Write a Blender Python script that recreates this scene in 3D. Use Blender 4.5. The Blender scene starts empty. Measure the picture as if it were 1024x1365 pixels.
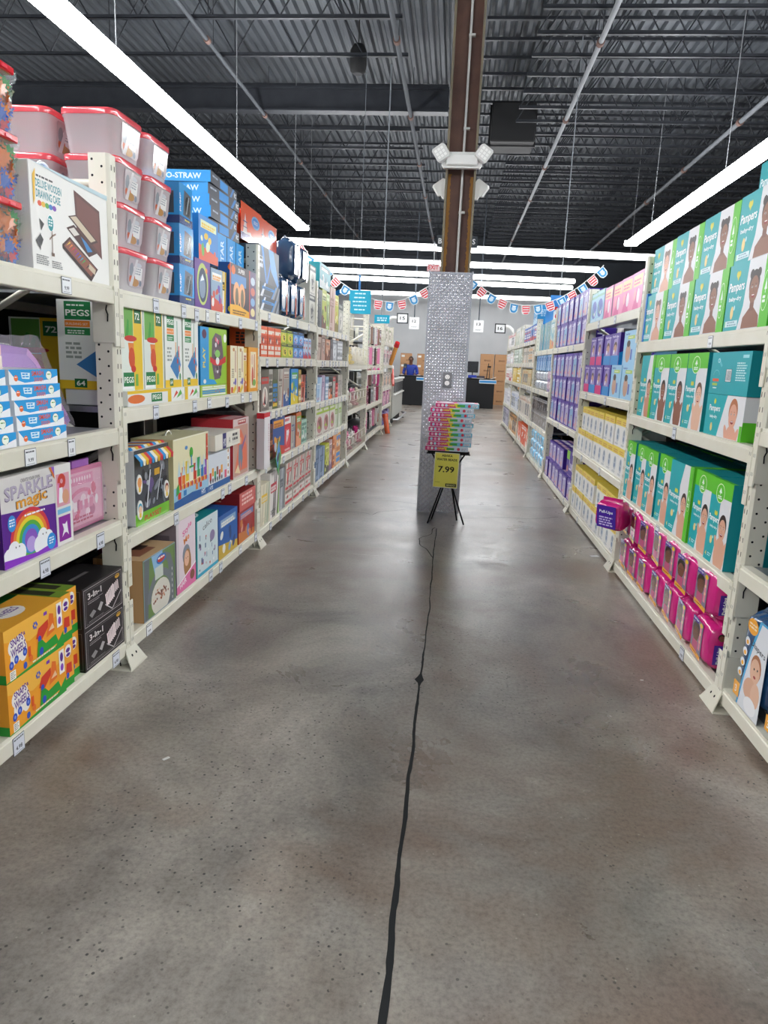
import bpy, bmesh, math, random
from mathutils import Vector, Matrix, noise
PI = math.pi
random.seed(7)
SC = bpy.context.scene
COL = SC.collection
H_EYE = 1.5

# ------------------------------------------------------------------ materials
def lin(c):
    if isinstance(c, str):
        c = c.lstrip('#'); c = ''.join(k*2 for k in c) if len(c) == 3 else c; c = [int(c[i:i+2], 16)/255 for i in (0, 2, 4)]
    return tuple((x/12.92 if x <= .04045 else ((x+.055)/1.055)**2.4) for x in c[:3]) + (1,)

def attr_mat(name, rough=.45, metal=0, coat=0, spec=.5):
    m = bpy.data.materials.new(name); m.use_nodes = True
    nt = m.node_tree; b = nt.nodes['Principled BSDF']
    a = nt.nodes.new('ShaderNodeAttribute'); a.attribute_name = 'Col'
    nt.links.new(a.outputs['Color'], b.inputs['Base Color'])
    b.inputs['Roughness'].default_value = rough
    b.inputs['Metallic'].default_value = metal
    b.inputs['Coat Weight'].default_value = coat
    b.inputs['Coat Roughness'].default_value = .12
    b.inputs['Specular IOR Level'].default_value = spec
    return m

def plain_mat(name, col, rough=.5, metal=0, nz=None, bump=0, scale=20, coat=0):
    m = bpy.data.materials.new(name); m.use_nodes = True
    nt = m.node_tree; b = nt.nodes['Principled BSDF']
    b.inputs['Base Color'].default_value = lin(col)
    b.inputs['Roughness'].default_value = rough; b.inputs['Metallic'].default_value = metal
    b.inputs['Coat Weight'].default_value = coat
    if nz or bump:
        tc = nt.nodes.new('ShaderNodeTexCoord'); n = nt.nodes.new('ShaderNodeTexNoise')
        n.inputs['Scale'].default_value = scale; n.inputs['Detail'].default_value = 6
        nt.links.new(tc.outputs['Object'], n.inputs['Vector'])
        if nz:
            r = nt.nodes.new('ShaderNodeValToRGB')
            r.color_ramp.elements[0].position = .35; r.color_ramp.elements[1].position = .65
            r.color_ramp.elements[0].color = lin(col); r.color_ramp.elements[1].color = lin(nz)
            nt.links.new(n.outputs['Fac'], r.inputs['Fac']); nt.links.new(r.outputs['Color'], b.inputs['Base Color'])
        if bump:
            bp = nt.nodes.new('ShaderNodeBump'); bp.inputs['Strength'].default_value = bump
            bp.inputs['Distance'].default_value = .01
            nt.links.new(n.outputs['Fac'], bp.inputs['Height']); nt.links.new(bp.outputs['Normal'], b.inputs['Normal'])
    return m

def clear_mat(name, tint, alpha, rough=.15):
    """thin plastic: part see-through, part body colour, glossy surface"""
    m = bpy.data.materials.new(name); m.use_nodes = True
    nt = m.node_tree; nt.nodes.clear()
    o = nt.nodes.new('ShaderNodeOutputMaterial'); p = nt.nodes.new('ShaderNodeBsdfPrincipled')
    p.inputs['Base Color'].default_value = lin(tint); p.inputs['Roughness'].default_value = rough
    p.inputs['Alpha'].default_value = alpha
    nt.links.new(p.outputs[0], o.inputs[0])
    return m

def emit_mat(name, col, s):
    m = bpy.data.materials.new(name); m.use_nodes = True
    nt = m.node_tree; nt.nodes.clear()
    o = nt.nodes.new('ShaderNodeOutputMaterial'); e = nt.nodes.new('ShaderNodeEmission')
    e.inputs[0].default_value = lin(col); e.inputs[1].default_value = s
    nt.links.new(e.outputs[0], o.inputs[0]); return m

MAT = dict(
    print=attr_mat('printed_card', .42, spec=.3), gloss=attr_mat('glossy_film', .16, coat=.5),
    matte=attr_mat('matte_paint', .8), steel=attr_mat('coloured_metal', .3, 1),
    cream=plain_mat('cream_rack_paint', '#dcd8c6', .35, nz='#e2dfd0', scale=6),
    deck=plain_mat('galvanised_deck', '#8b8f92', .4, .6, nz='#a0a4a6', scale=15),
    dark=plain_mat('dark_panel', '#17181a', .7),
    hole=plain_mat('punched_hole', '#0c0c0c', .9),
    joist=plain_mat('black_roof_steel', '#2b2e34', .45, .2, nz='#34373d', scale=4),
    clear=clear_mat('clear_plastic', '#dfe6ea', .22, .08),
    frost=clear_mat('frosted_plastic', '#e9e6ea', .62, .25),
    wrap=clear_mat('cellophane', '#efe6f4', .2, .05),
    tube=emit_mat('lit_lamp_lens', '#fbfdff', 17), tube_far=emit_mat('lit_lamp_lens_rear', '#fbfdff', 8),
    white=plain_mat('white_enamel', '#e8e8e4', .35),
    chrome=plain_mat('bright_wire', '#9a9ca0', .22, 1),
)

# ------------------------------------------------------------------ text -> polygons
_TX = {}
def text_polys(s, bold=False):
    k = (s, bold)
    if k in _TX: return _TX[k]
    cu = bpy.data.curves.new('glyphs', 'FONT'); cu.body = s; cu.size = 1; cu.resolution_u = 2
    if bold: cu.offset = .022
    ob = bpy.data.objects.new('glyphs', cu); COL.objects.link(ob)
    bpy.context.view_layer.update()
    me = bpy.data.meshes.new_from_object(ob.evaluated_get(bpy.context.evaluated_depsgraph_get()))
    vs = [(v.co.x, v.co.y) for v in me.vertices]
    fs = []
    for p in me.polygons:
        q = [vs[i] for i in p.vertices]
        ar = sum(q[i][0]*q[(i+1) % len(q)][1]-q[(i+1) % len(q)][0]*q[i][1] for i in range(len(q)))
        if ar < 0: q.reverse()
        fs.append(q)
    bpy.data.objects.remove(ob); bpy.data.curves.remove(cu); bpy.data.meshes.remove(me)
    xs = [a for a, b in vs] or [0, 1]; ys = [b for a, b in vs] or [0, 1]
    r = (fs, min(xs), max(xs), min(ys), max(ys)); _TX[k] = r
    return r

# ------------------------------------------------------------------ flat printed art
class Art:
    def __init__(s): s.p = []; s.n = 0          # (pts, colour, layer)
    def poly(s, pts, c): s.p.append((pts, c, s.n)); s.n += 1; return s
    def polys(s, L, c):
        for q in L: s.p.append((q, c, s.n))
        s.n += 1
        return s
    def rect(s, x, y, w, h, c): return s.poly([(x, y), (x+w, y), (x+w, y+h), (x, y+h)], c)
    def ell(s, cx, cy, rx, ry, c, n=18, a0=0, rot=0):
        cr, sr = math.cos(rot), math.sin(rot); P = []
        for i in range(n):
            t = a0+2*PI*i/n; x, y = rx*math.cos(t), ry*math.sin(t)
            P.append((cx+x*cr-y*sr, cy+x*sr+y*cr))
        return s.poly(P, c)
    def ring(s, cx, cy, rx, ry, t, c, n=20, a0=0, a1=2*PI):
        L = []
        for i in range(n):
            A = a0+(a1-a0)*i/n; B = a0+(a1-a0)*(i+1)/n
            L.append([(cx+(rx-t)*math.cos(A), cy+(ry-t)*math.sin(A)), (cx+rx*math.cos(A), cy+ry*math.sin(A)),
                      (cx+rx*math.cos(B), cy+ry*math.sin(B)), (cx+(rx-t)*math.cos(B), cy+(ry-t)*math.sin(B))])
        return s.polys(L, c)
    def frame(s, x, y, w, h, t, c):
        return s.polys([[(x, y), (x+w, y), (x+w, y+t), (x, y+t)], [(x, y+h-t), (x+w, y+h-t), (x+w, y+h), (x, y+h)],
                        [(x, y), (x+t, y), (x+t, y+h), (x, y+h)], [(x+w-t, y), (x+w, y), (x+w, y+h), (x+w-t, y+h)]], c)
    def text(s, t, x, y, h, c, w=None, bold=False, rot=0, al='l', shear=0):
        """h = height of the letters; w squeezes the line to that width"""
        fs, x0, x1, y0, y1 = text_polys(t, bold)
        sy = h/max(1e-6, y1-y0); sx = sy if not w else w/max(1e-6, x1-x0)
        W = (x1-x0)*sx; ox = {'l': 0, 'c': -W/2, 'r': -W}[al]
        cr, sr = math.cos(rot), math.sin(rot); L = []
        for q in fs:
            o = []
            for a, b in q:
                X = (a-x0)*sx+ox; Y = (b-y0)*sy; X += Y*shear
                o.append((x+X*cr-Y*sr, y+X*sr+Y*cr))
            L.append(o)
        return s.polys(L, c)
    def lines(s, x, y, w, n, lh, c, rnd=None, gap=.45):
        """rows of unreadable small print as broken bars"""
        r = rnd or random; L = []
        for i in range(n):
            X = x; yy = y-i*lh
            while X < x+w*r.uniform(.75, 1):
                l = lh*r.uniform(.7, 2.2)
                L.append([(X, yy), (min(X+l, x+w), yy), (min(X+l, x+w), yy+lh*(1-gap)), (X, yy+lh*(1-gap))]); X += l+lh*.35
        return s.polys(L, c)

def clip_poly(P, w, h):
    for ax, lim, sg in ((0, 0, 1), (0, w, -1), (1, 0, 1), (1, h, -1)):
        ins = lambda p: (p[ax]-lim)*sg >= -1e-7
        if all(ins(p) for p in P): continue
        o = []
        for i, p in enumerate(P):
            q = P[i-1]
            if ins(p) != ins(q):
                t = (lim-q[ax])/(p[ax]-q[ax]); o.append((q[0]+(p[0]-q[0])*t, q[1]+(p[1]-q[1])*t))
            if ins(p): o.append(p)
        P = o
        if len(P) < 3: return []
    return P
# ------------------------------------------------------------------ mesh builder
class MB:
    def __init__(s): s.v = []; s.f = []; s.c = []; s.m = []; s.sm = []; s.mats = []
    def mi(s, m):
        if m not in s.mats: s.mats.append(m)
        return s.mats.index(m)
    def face(s, pts, c='#ffffff', m='print', smooth=False):
        i = len(s.v); s.v += [tuple(p) for p in pts]; s.f.append(list(range(i, i+len(pts))))
        s.c.append(c); s.m.append(s.mi(m)); s.sm.append(smooth); return s
    def grid(s, rows, c='#ffffff', m='print', close=False, smooth=True):
        """rows: list of equal length loops of points"""
        n = len(rows[0]); i = len(s.v)
        for r in rows: s.v += [tuple(p) for p in r]
        for a in range(len(rows)-1):
            for b in range(n if close else n-1):
                b2 = (b+1) % n
                s.f.append([i+a*n+b, i+a*n+b2, i+(a+1)*n+b2, i+(a+1)*n+b])
                s.c.append(c(a, b) if callable(c) else c); s.m.append(s.mi(m)); s.sm.append(smooth)
        return s
    def box(s, x0, x1, y0, y1, z0, z1, c='#ffffff', m='print', ch=0):
        if ch <= 0:
            P = [(x, y, z) for z in (z0, z1) for y in (y0, y1) for x in (x0, x1)]
            for q in ((0, 2, 3, 1), (4, 5, 7, 6), (0, 1, 5, 4), (2, 6, 7, 3), (0, 4, 6, 2), (1, 3, 7, 5)):
                s.face([P[k] for k in q], c, m)
            return s
        X = ((x0, x0+ch), (x1, x1-ch)); Y = ((y0, y0+ch), (y1, y1-ch)); Z = ((z0, z0+ch), (z1, z1-ch))
        def V(i, j, k, a): return (X[i][a != 0], Y[j][a != 1], Z[k][a != 2])
        cen = Vector(((x0+x1)/2, (y0+y1)/2, (z0+z1)/2))
        def add(q):
            q = [Vector(p) for p in q]; n = (q[1]-q[0]).cross(q[2]-q[0]); ct = sum(q, Vector())/len(q)
            if n.dot(ct-cen) < 0: q.reverse()
            s.face(q, c, m)
        for i in (0, 1): add([V(i, 0, 0, 0), V(i, 1, 0, 0), V(i, 1, 1, 0), V(i, 0, 1, 0)])
        for j in (0, 1): add([V(0, j, 0, 1), V(1, j, 0, 1), V(1, j, 1, 1), V(0, j, 1, 1)])
        for k in (0, 1): add([V(0, 0, k, 2), V(1, 0, k, 2), V(1, 1, k, 2), V(0, 1, k, 2)])
        for i in (0, 1):
            for j in (0, 1):
                add([V(i, j, 0, 0), V(i, j, 1, 0), V(i, j, 1, 1), V(i, j, 0, 1)])
                add([V(i, 0, j, 0), V(i, 1, j, 0), V(i, 1, j, 2), V(i, 0, j, 2)])
                add([V(0, i, j, 1), V(1, i, j, 1), V(1, i, j, 2), V(0, i, j, 2)])
                for k in (0, 1): add([V(i, j, k, 0), V(i, j, k, 1), V(i, j, k, 2)])
        return s
    def tube(s, pts, r, c='#ffffff', m='print', n=8, cap=True):
        pts = [Vector(p) for p in pts]; rows = []
        up = Vector((0, 0, 1))
        for i, p in enumerate(pts):
            d = (pts[min(i+1, len(pts)-1)]-pts[max(i-1, 0)]).normalized()
            a = d.cross(up if abs(d.z) < .9 else Vector((0, 1, 0))).normalized(); b = a.cross(d).normalized()
            rr = r[i] if isinstance(r, (list, tuple)) else r
            rows.append([p+a*math.cos(2*PI*k/n)*rr+b*math.sin(2*PI*k/n)*rr for k in range(n)])
        s.grid([q[::-1] for q in rows], c, m, True)
        if cap: s.face(rows[0], c, m); s.face(rows[-1][::-1], c, m)
        return s
    def lathe(s, prof, cx=0, cy=0, c='#ffffff', m='print', n=16):
        rows = [[(cx+r*math.cos(2*PI*k/n), cy+r*math.sin(2*PI*k/n), z) for k in range(n)] for r, z in prof]
        s.grid(rows, c, m, True); 
        if prof[0][0] > 1e-4: s.face(rows[0][::-1], c, m)
        if prof[-1][0] > 1e-4: s.face(rows[-1], c, m)
        return s
    def prism(s, poly, z0, z1, frame, c='#ffffff', m='print'):
        """extrude a 2D outline (u,v) along the frame's normal"""
        o, u, v, n = [Vector(a) for a in frame]
        A = [o+u*a+v*b+n*z0 for a, b in poly]; B = [o+u*a+v*b+n*z1 for a, b in poly]
        s.face(A[::-1], c, m); s.face(B, c, m)
        for i in range(len(A)):
            j = (i+1) % len(A); s.face([A[i], A[j], B[j], B[i]], c, m)
        return s
    def loft(s, secs, c='#ffffff', m='print', n=5, cap0=True, cap1=True, cx=0, cy=0):
        """rounded rectangles: (z, w, d, r)"""
        rows = []
        for z, w, d, r in secs:
            L = []
            for qx, qy, a0 in ((1, 1, 0), (-1, 1, PI/2), (-1, -1, PI), (1, -1, 1.5*PI)):
                for k in range(n):
                    t = a0+PI/2*k/(n-1)
                    L.append((cx+qx*(w/2-r)+r*math.cos(t), cy+qy*(d/2-r)+r*math.sin(t), z))
            rows.append(L)
        s.grid(rows, c, m, True)
        if cap0: s.face(rows[0][::-1], c, m)
        if cap1: s.face(rows[-1], c, m)
        return s
    def stamp(s, art, frame, m='print', eps=5e-5, base=2e-4, du=0, dv=0, clip=None):
        o, u, v, n = [Vector(a) for a in frame]
        for pts, c, l in art.p:
            h = n*(base+eps*l)
            if clip:
                pts = clip_poly(pts, *clip)
                if len(pts) < 3: continue
            s.face([o+u*(a+du)+v*(b+dv)+h for a, b in pts], c, m)
        return s
    def mesh(s, name):
        me = bpy.data.meshes.new(name); me.from_pydata(s.v, [], s.f)
        ca = me.color_attributes.new('Col', 'FLOAT_COLOR', 'CORNER'); buf = []; cache = {}
        for f, c in zip(s.f, s.c):
            if c not in cache: cache[c] = lin(c)
            buf += list(cache[c])*len(f)
        ca.data.foreach_set('color', buf)
        for k in s.mats: me.materials.append(MAT[k] if isinstance(k, str) else k)
        me.polygons.foreach_set('material_index', s.m); me.polygons.foreach_set('use_smooth', s.sm)
        me.update(); return me
    def obj(s, name, parent=None):
        o = bpy.data.objects.new(name, s.mesh(name)); COL.objects.link(o)
        if parent: o.parent = parent
        return o

def frames(w, h, d):
    return dict(front=((-w/2, 0, 0), (1, 0, 0), (0, 0, 1), (0, -1, 0)),
                left=((-w/2, d, 0), (0, -1, 0), (0, 0, 1), (-1, 0, 0)),
                right=((w/2, 0, 0), (0, 1, 0), (0, 0, 1), (1, 0, 0)),
                top=((-w/2, 0, h), (1, 0, 0), (0, 1, 0), (0, 0, 1)))

LABELS = {}
def tag(o, label, cat, group=None, kind=None):
    if label: o['label'] = label
    if cat: o['category'] = cat
    if group: o['group'] = group
    if kind: o['kind'] = kind
    if label:
        n = len(label.split())
        if n < 4 or n > 16: print('LABEL LENGTH', n, label)
        LABELS.setdefault(label, []).append((o.name, group))
    return o
def empty(name, loc=(0, 0, 0), rz=0):
    o = bpy.data.objects.new(name, None); o.empty_display_size = .1; COL.objects.link(o)
    o.location = loc; o.rotation_euler = (0, 0, rz); return o
def struct(o): o['kind'] = 'structure'; return o
def copy_tree(o, parent=None):
    c = o.copy(); COL.objects.link(c)
    if parent: c.parent = parent
    for ch in list(o.children): copy_tree(ch, c)
    return c
# ------------------------------------------------------------------ camera
def make_camera():
    f, p, yw, r = 947.15, .2072, .0902, .0426
    fw = Vector((-math.sin(yw)*math.cos(p), math.cos(yw)*math.cos(p), -math.sin(p)))
    rt = Vector((math.cos(yw), math.sin(yw), 0)); up = rt.cross(fw)
    r2 = rt*math.cos(r)+up*math.sin(r); u2 = -rt*math.sin(r)+up*math.cos(r)
    cam = bpy.data.cameras.new('camera'); o = bpy.data.objects.new('camera', cam); COL.objects.link(o)
    cam.sensor_fit = 'VERTICAL'; cam.sensor_height = 36; cam.lens = f/1365*36; cam.clip_start = .02
    M = Matrix((r2, u2, -fw)).transposed().to_4x4(); M.translation = (0, 0, H_EYE)
    o.matrix_world = M; SC.camera = o
make_camera()

# ------------------------------------------------------------------ floor, walls, ceiling
def floor_mat():
    m = bpy.data.materials.new('worn_polished_concrete'); m.use_nodes = True
    nt = m.node_tree; b = nt.nodes['Principled BSDF']; N = nt.nodes.new; Lk = nt.links.new
    tc = N('ShaderNodeTexCoord')
    def nz(scale, det, rough=.55, dist=0, sc=(1, 1, 1), loc=(0, 0, 0)):
        mp = N('ShaderNodeMapping'); mp.inputs['Scale'].default_value = sc; mp.inputs['Location'].default_value = loc
        Lk(tc.outputs['Object'], mp.inputs[0])
        n = N('ShaderNodeTexNoise'); n.inputs['Scale'].default_value = scale; n.inputs['Detail'].default_value = det
        n.inputs['Roughness'].default_value = rough; n.inputs['Distortion'].default_value = dist
        Lk(mp.outputs[0], n.inputs['Vector']); return n.outputs['Fac']
    def ramp(src, *st):
        r = N('ShaderNodeValToRGB'); e = r.color_ramp.elements
        while len(e) < len(st): e.new(.5)
        for k, (p, c) in enumerate(st): e[k].position = p; e[k].color = lin(c)
        Lk(src, r.inputs[0]); return r.outputs['Color']
    def mix(fac, a, bb, mode='MIX'):
        x = N('ShaderNodeMix'); x.data_type = 'RGBA'; x.blend_type = mode
        if isinstance(fac, (int, float)): x.inputs['Factor'].default_value = fac
        else: Lk(fac, x.inputs['Factor'])
        for k, s in (('A', a), ('B', bb)):
            i = [q for q in x.inputs if q.name == k and q.type == 'RGBA'][0]
            if isinstance(s, str): i.default_value = lin(s)
            else: Lk(s, i)
        return [q for q in x.outputs if q.type == 'RGBA'][0]
    base = ramp(nz(1.15, 9, .66, .6), (.33, '#6f6963'), (.44, '#958e86'), (.54, '#aca59b'), (.66, '#c9c2b7'))
    brown = ramp(nz(.7, 5, .6, .4, loc=(3.1, 7.7, 0)), (.46, '#000000'), (.60, '#ffffff'))
    c = mix(brown, base, '#8f7c6e')
    warm = ramp(nz(1.6, 6, .6, loc=(9, 2, 0)), (.50, '#000000'), (.74, '#cccccc'))
    c = mix(warm, c, '#b3aca0')
    mauve = ramp(nz(.9, 4, .6, .2, loc=(1.2, -4.3, 0)), (.58, '#000000'), (.72, '#888888'))
    c = mix(mauve, c, '#78686e')
    fine = ramp(nz(60, 4, .7), (.3, '#808080'), (.5, '#d8d8d8'), (.7, '#ffffff'))
    c = mix(.55, c, fine, 'MULTIPLY')
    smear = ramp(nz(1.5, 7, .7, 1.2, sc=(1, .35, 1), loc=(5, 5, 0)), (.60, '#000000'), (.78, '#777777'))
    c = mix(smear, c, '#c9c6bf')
    # pits: dark specks gathered in patches
    vo = N('ShaderNodeTexVoronoi'); vo.inputs['Scale'].default_value = 42; Lk(tc.outputs['Object'], vo.inputs['Vector'])
    dot = ramp(vo.outputs['Distance'], (.15, '#ffffff'), (.22, '#000000'))
    patch = ramp(nz(1.1, 5, .65, loc=(2, 1, 0)), (.44, '#000000'), (.56, '#ffffff'))
    rnd = ramp(nz(30, 2), (.46, '#000000'), (.52, '#ffffff'))
    pit = mix(1.0, mix(1.0, dot, patch, 'MULTIPLY'), rnd, 'MULTIPLY')
    c = mix(pit, c, '#2e2d2a')
    vo2 = N('ShaderNodeTexVoronoi'); vo2.inputs['Scale'].default_value = 37; Lk(tc.outputs['Object'], vo2.inputs['Vector'])
    d2 = mix(1.0, ramp(vo2.outputs['Distance'], (.08, '#ffffff'), (.14, '#000000')), ramp(nz(11, 2, loc=(4, 4, 4)), (.55, '#000000'), (.62, '#aaaaaa')), 'MULTIPLY')
    c = mix(d2, c, '#c9c5b8')
    Lk(c, b.inputs['Base Color'])
    rr = N('ShaderNodeMapRange'); rr.inputs['To Min'].default_value = .17; rr.inputs['To Max'].default_value = .46
    Lk(nz(2.2, 6, .6, .5), rr.inputs['Value']); Lk(rr.outputs[0], b.inputs['Roughness'])
    bp = N('ShaderNodeBump'); bp.inputs['Strength'].default_value = .22; bp.inputs['Distance'].default_value = .006
    Lk(nz(28, 6, .7), bp.inputs['Height']); Lk(bp.outputs[0], b.inputs['Normal'])
    b.inputs['Specular IOR Level'].default_value = .75
    return m
MAT['floor'] = floor_mat()
MAT['wall'] = plain_mat('grey_block_wall', '#cdd0d2', .75, nz='#d6d8da', scale=1.2)
MAT['wall_dark'] = plain_mat('dark_blue_grey_paint', '#33383f', .7, nz='#3a4047', scale=1.5)
MAT['roofdeck'] = plain_mat('dark_corrugated_deck', '#45494f', .55, .3, nz='#555a60', scale=.6)

b = MB(); b.box(-14, 14, -5, 31.2, -.2, 0, m='floor'); struct(b.obj('floor'))
b = MB(); b.box(-14, 14, 31, 31.3, 0, 4.36, m='wall'); b.box(-14, 14, 30.97, 31.3, 4.36, 7.2, m='wall_dark')
for x in range(-13, 14, 3): b.box(x, x+.05, 30.94, 30.97, 4.36, 7, m='joist')
b.box(-14, 14, 30.9, 30.97, 6.3, 6.36, m='joist'); struct(b.obj('wall_back'))
b = MB(); b.box(-14.2, -14, -5, 31.2, 0, 7.2, m='wall_dark'); struct(b.obj('wall_left'))
b = MB(); b.box(14, 14.2, -5, 31.2, 0, 7.2, m='wall_dark'); struct(b.obj('wall_right'))
b = MB(); x = -14; A = []
while x < 14:
    A += [(x, 6.62), (x+.06, 6.62), (x+.09, 6.68), (x+.14, 6.68)]; x += .17
b.grid([[(p, -5, q) for p, q in A], [(p, 31.1, q) for p, q in A]], m='roofdeck', smooth=False)
b.box(-14.2, 14.2, -5, 31.2, 6.7, 6.75, m='roofdeck'); struct(b.obj('ceiling'))

# floor joint and hairline cracks (real thin strips of filler)
def strip(pts, w, jit, name, m='#1b1d1e', z=.0012, seed=1, blobs=()):
    R = random.Random(seed); b = MB(); P = []
    for (x0, y0), (x1, y1) in zip(pts, pts[1:]):
        n = max(2, int(math.hypot(x1-x0, y1-y0)/.035))
        for k in range(n): t = k/n; P.append((x0+(x1-x0)*t, y0+(y1-y0)*t))
    P.append(pts[-1]); Lf = []; Rt = []
    for i, (x, y) in enumerate(P):
        q = P[min(i+1, len(P)-1)]; o = P[max(i-1, 0)]; d = Vector((q[0]-o[0], q[1]-o[1])).normalized(); nn = Vector((-d.y, d.x))
        ww = w*(.75+.5*noise.noise(Vector((x*3, y*3, seed))))*(1 if w < .02 else max(.42, min(1, 1.45-.28*y)))
        for bx, by, br in blobs:
            dd = math.hypot(x-bx, y-by)
            if dd < br: ww += (br-dd)*.8
        s = Vector((noise.noise(Vector((x*4, y*4, seed+9)))*jit, noise.noise(Vector((x*4, y*4, seed+5)))*jit))
        Lf.append((x+s.x-nn.x*ww*R.uniform(.4, .6), y+s.y-nn.y*ww*R.uniform(.4, .6), z))
        Rt.append((x+s.x+nn.x*ww*R.uniform(.4, .6), y+s.y+nn.y*ww*R.uniform(.4, .6), z))
    b.grid([Lf, Rt], m, 'matte', smooth=False); return b.obj(name)
tag(strip([(-.075, .9), (-.078, 2.0), (-.08, 3.0), (-.072, 4.0), (-.085, 5.3), (-.09, 6.5)], .024, .010, 'floor_joint_filler', seed=3,
    blobs=((-.078, 3.22, .055), (-.078, 2.42, .012), (-.078, 1.55, .015))), 'black filler in the long floor joint running up the middle of the aisle', 'floor joint')
CR = [([(-1.65, 7.75), (-1.1, 7.68), (-.7, 7.72), (-.33, 7.62)], 'thin dark crack crossing the floor from the left shelves to the column'),
      ([(-1.4, 6.82), (-1.0, 7.0), (-.75, 6.95), (-.45, 7.3)], 'hairline floor crack slanting up to the column from the left'),
      ([(.14, 7.7), (.5, 7.72), (.86, 7.83), (1.25, 7.9)], 'thin dark crack crossing the floor from the column to the right shelves'),
      ([(.15, 7.05), (.5, 7.15), (.8, 7.18), (1.2, 7.4)], 'hairline floor crack right of the easel stand'),
      ([(-.09, 6.5), (-.2, 6.05), (-.12, 5.7), (-.09, 5.45)], 'short crooked crack looping beside the floor joint')]
for i, (p, l) in enumerate(CR): tag(strip(p, .011, .07, 'floor_crack', '#2c2b2a', .0009, i+20), l, 'floor crack')

# ------------------------------------------------------------------ roof steel
def joist_mesh(x0, x1, y, z0, z1, pitch, name, cut=0):
    b = MB()
    xa = x0+(cut if x0 > 0 else 0); xb = x1-(cut if x1 <= 0 else 0)
    for s in (-.028, .012): b.box(xa, xb, y+s, y+s+.016, z0, z0+.045, m='joist')
    b.box(xa, xb, y-.028, y+.028, z0, z0+.008, m='joist')
    b.box(x0, x1, y-.03, y+.03, z1-.045, z1, m='joist')
    x = xa; k = 0
    while x+pitch < xb:
        b.tube([(x, y, z0+.02), (x+pitch/2, y, z1-.02)], .011, m='joist', n=5, cap=False)
        b.tube([(x+pitch/2, y, z1-.02), (x+pitch, y, z0+.02)], .011, m='joist', n=5, cap=False)
        if k % 2: b.tube([(x, y, z0+.02), (x, y, z1-.02)], .008, m='joist', n=4, cap=False)
        x += pitch; k += 1
    return b.obj(name)
proto = joist_mesh(-13.95, -.45, 0, 5.8, 6.6, .95, 'roof_joist', .5)
Y = [8.9, 10.13, 11.28, 14.6, 15.8, 17.0, 18.2, 19.4, 20.6, 21.8, 23.0, 24.2, 25.4, 26.6, 27.8, 29.0, 30.2]
for i, y in enumerate(Y):
    o = proto if i == 0 else proto.copy()
    if i: COL.objects.link(o)
    o.location = (0, y, 0)
    tag(o, 'black open-web steel roof joist spanning left of the brown column', 'roof joist', 'roof joists left of the column')
proto = joist_mesh(.15, 13.95, 0, 5.8, 6.6, .95, 'roof_joist', .65)
y = 8.5; i = 0
while y < 30.6:
    o = proto if i == 0 else proto.copy()
    if i: COL.objects.link(o)
    o.location = (0, y, 0); i += 1; y += .69
    tag(o, 'black open-web steel roof joist spanning right of the brown column', 'roof joist', 'closely set roof joists right of the column')
b = MB(); b.box(-13.9, -.4, 13.48, 13.54, 5.78, 6.13, m='joist'); b.box(-13.9, -.4, 13.4, 13.62, 5.76, 5.79, m='joist'); b.box(-13.9, -.4, 13.4, 13.62, 6.12, 6.15, m='joist')
tag(b.obj('roof_beam'), 'deep solid dark steel beam crossing the roof on the left', 'roof beam')
b = MB(); b.box(.38, 1.2, 14.5, 15.3, 5.62, 6.3, m='dark', ch=.02); b.box(.35, 1.23, 14.75, 14.8, 5.6, 6.32, m='dark')
tag(b.obj('heating_unit'), 'dark boxy air unit hung under the roof just right of the column', 'air unit')
b = MB()
for s in (-.05, .05): b.box(-.25+s-.015, -.25+s+.015, 3, 30.9, 5.8, 5.87, m='joist'); b.box(-.25+s-.015, -.25+s+.015, 3, 30.9, 6.52, 6.6, m='joist')
y = 8.2
while y < 30:
    b.tube([(-.25, y, 5.84), (-.25, y+.6, 6.56), (-.25, y+1.2, 5.84)], .022, m='joist', n=6); b.tube([(-.25, y, 5.84), (-.25, y, 6.56)], .018, m='joist', n=6); y += 1.2
tag(b.obj('roof_girder'), 'black steel lattice girder running over the column down the aisle', 'roof girder')
def pipe(x, z, y0, y1, r, c, name, label, coup=3):
    t = empty(name, (x, y0, z)); tag(t, label, 'pipe')
    b = MB(); b.tube([(0, 0, 0), (0, y1-y0, 0)], r, c, 'matte', 10); b.obj('pipe', t)
    y = 1.5
    while y < y1-y0:
        k = MB(); k.tube([(0, y, 0), (0, y+.09, 0)], r*1.45, '#6a5048' if c != '#23262b' else '#2e3035', 'matte', 10); k.obj('coupling', t)
        k = MB(); k.tube([(0, y+.3, r), (0, y+.3, 6.6-z)], .006, '#303338', 'matte', 5); k.obj('hanger_rod', t); y += coup
pipe(-3.66, 5.72, 6, 30.8, .03, '#3c4046', 'sprinkler_pipe', 'thin dark sprinkler pipe above the left shelves')
pipe(-1.05, 5.72, 6, 30.8, .035, '#4a4e54', 'sprinkler_pipe', 'dark sprinkler pipe just left of the column under the roof')
pipe(1.62, 5.7, 6, 30.8, .035, '#8c8f93', 'sprinkler_pipe', 'light grey sprinkler pipe running above the right half of the aisle')
pipe(4.5, 5.7, 6, 30.8, .04, '#63676c', 'sprinkler_pipe', 'grey sprinkler pipe above the diaper shelves, far right')
t = empty('ceiling_speaker', (-1.69, 11.4, 5.62)); tag(t, 'black cylindrical speaker hanging under the roof left of the column', 'speaker')
b = MB(); b.lathe([(.07, 0), (.11, .03), (.125, .12), (.12, .3), (.08, .38), (.02, .4)], c='#111214', m='matte', n=20); b.obj('housing', t)
b = MB(); b.tube([(0, 0, .39), (0, 0, .98)], .008, '#222222', 'matte', 6); b.obj('hanger_rod', t)
b = MB(); b.lathe([(.068, -.006), (.068, 0)], c='#2c2d30', m='matte', n=20); b.obj('grille', t)

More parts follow.
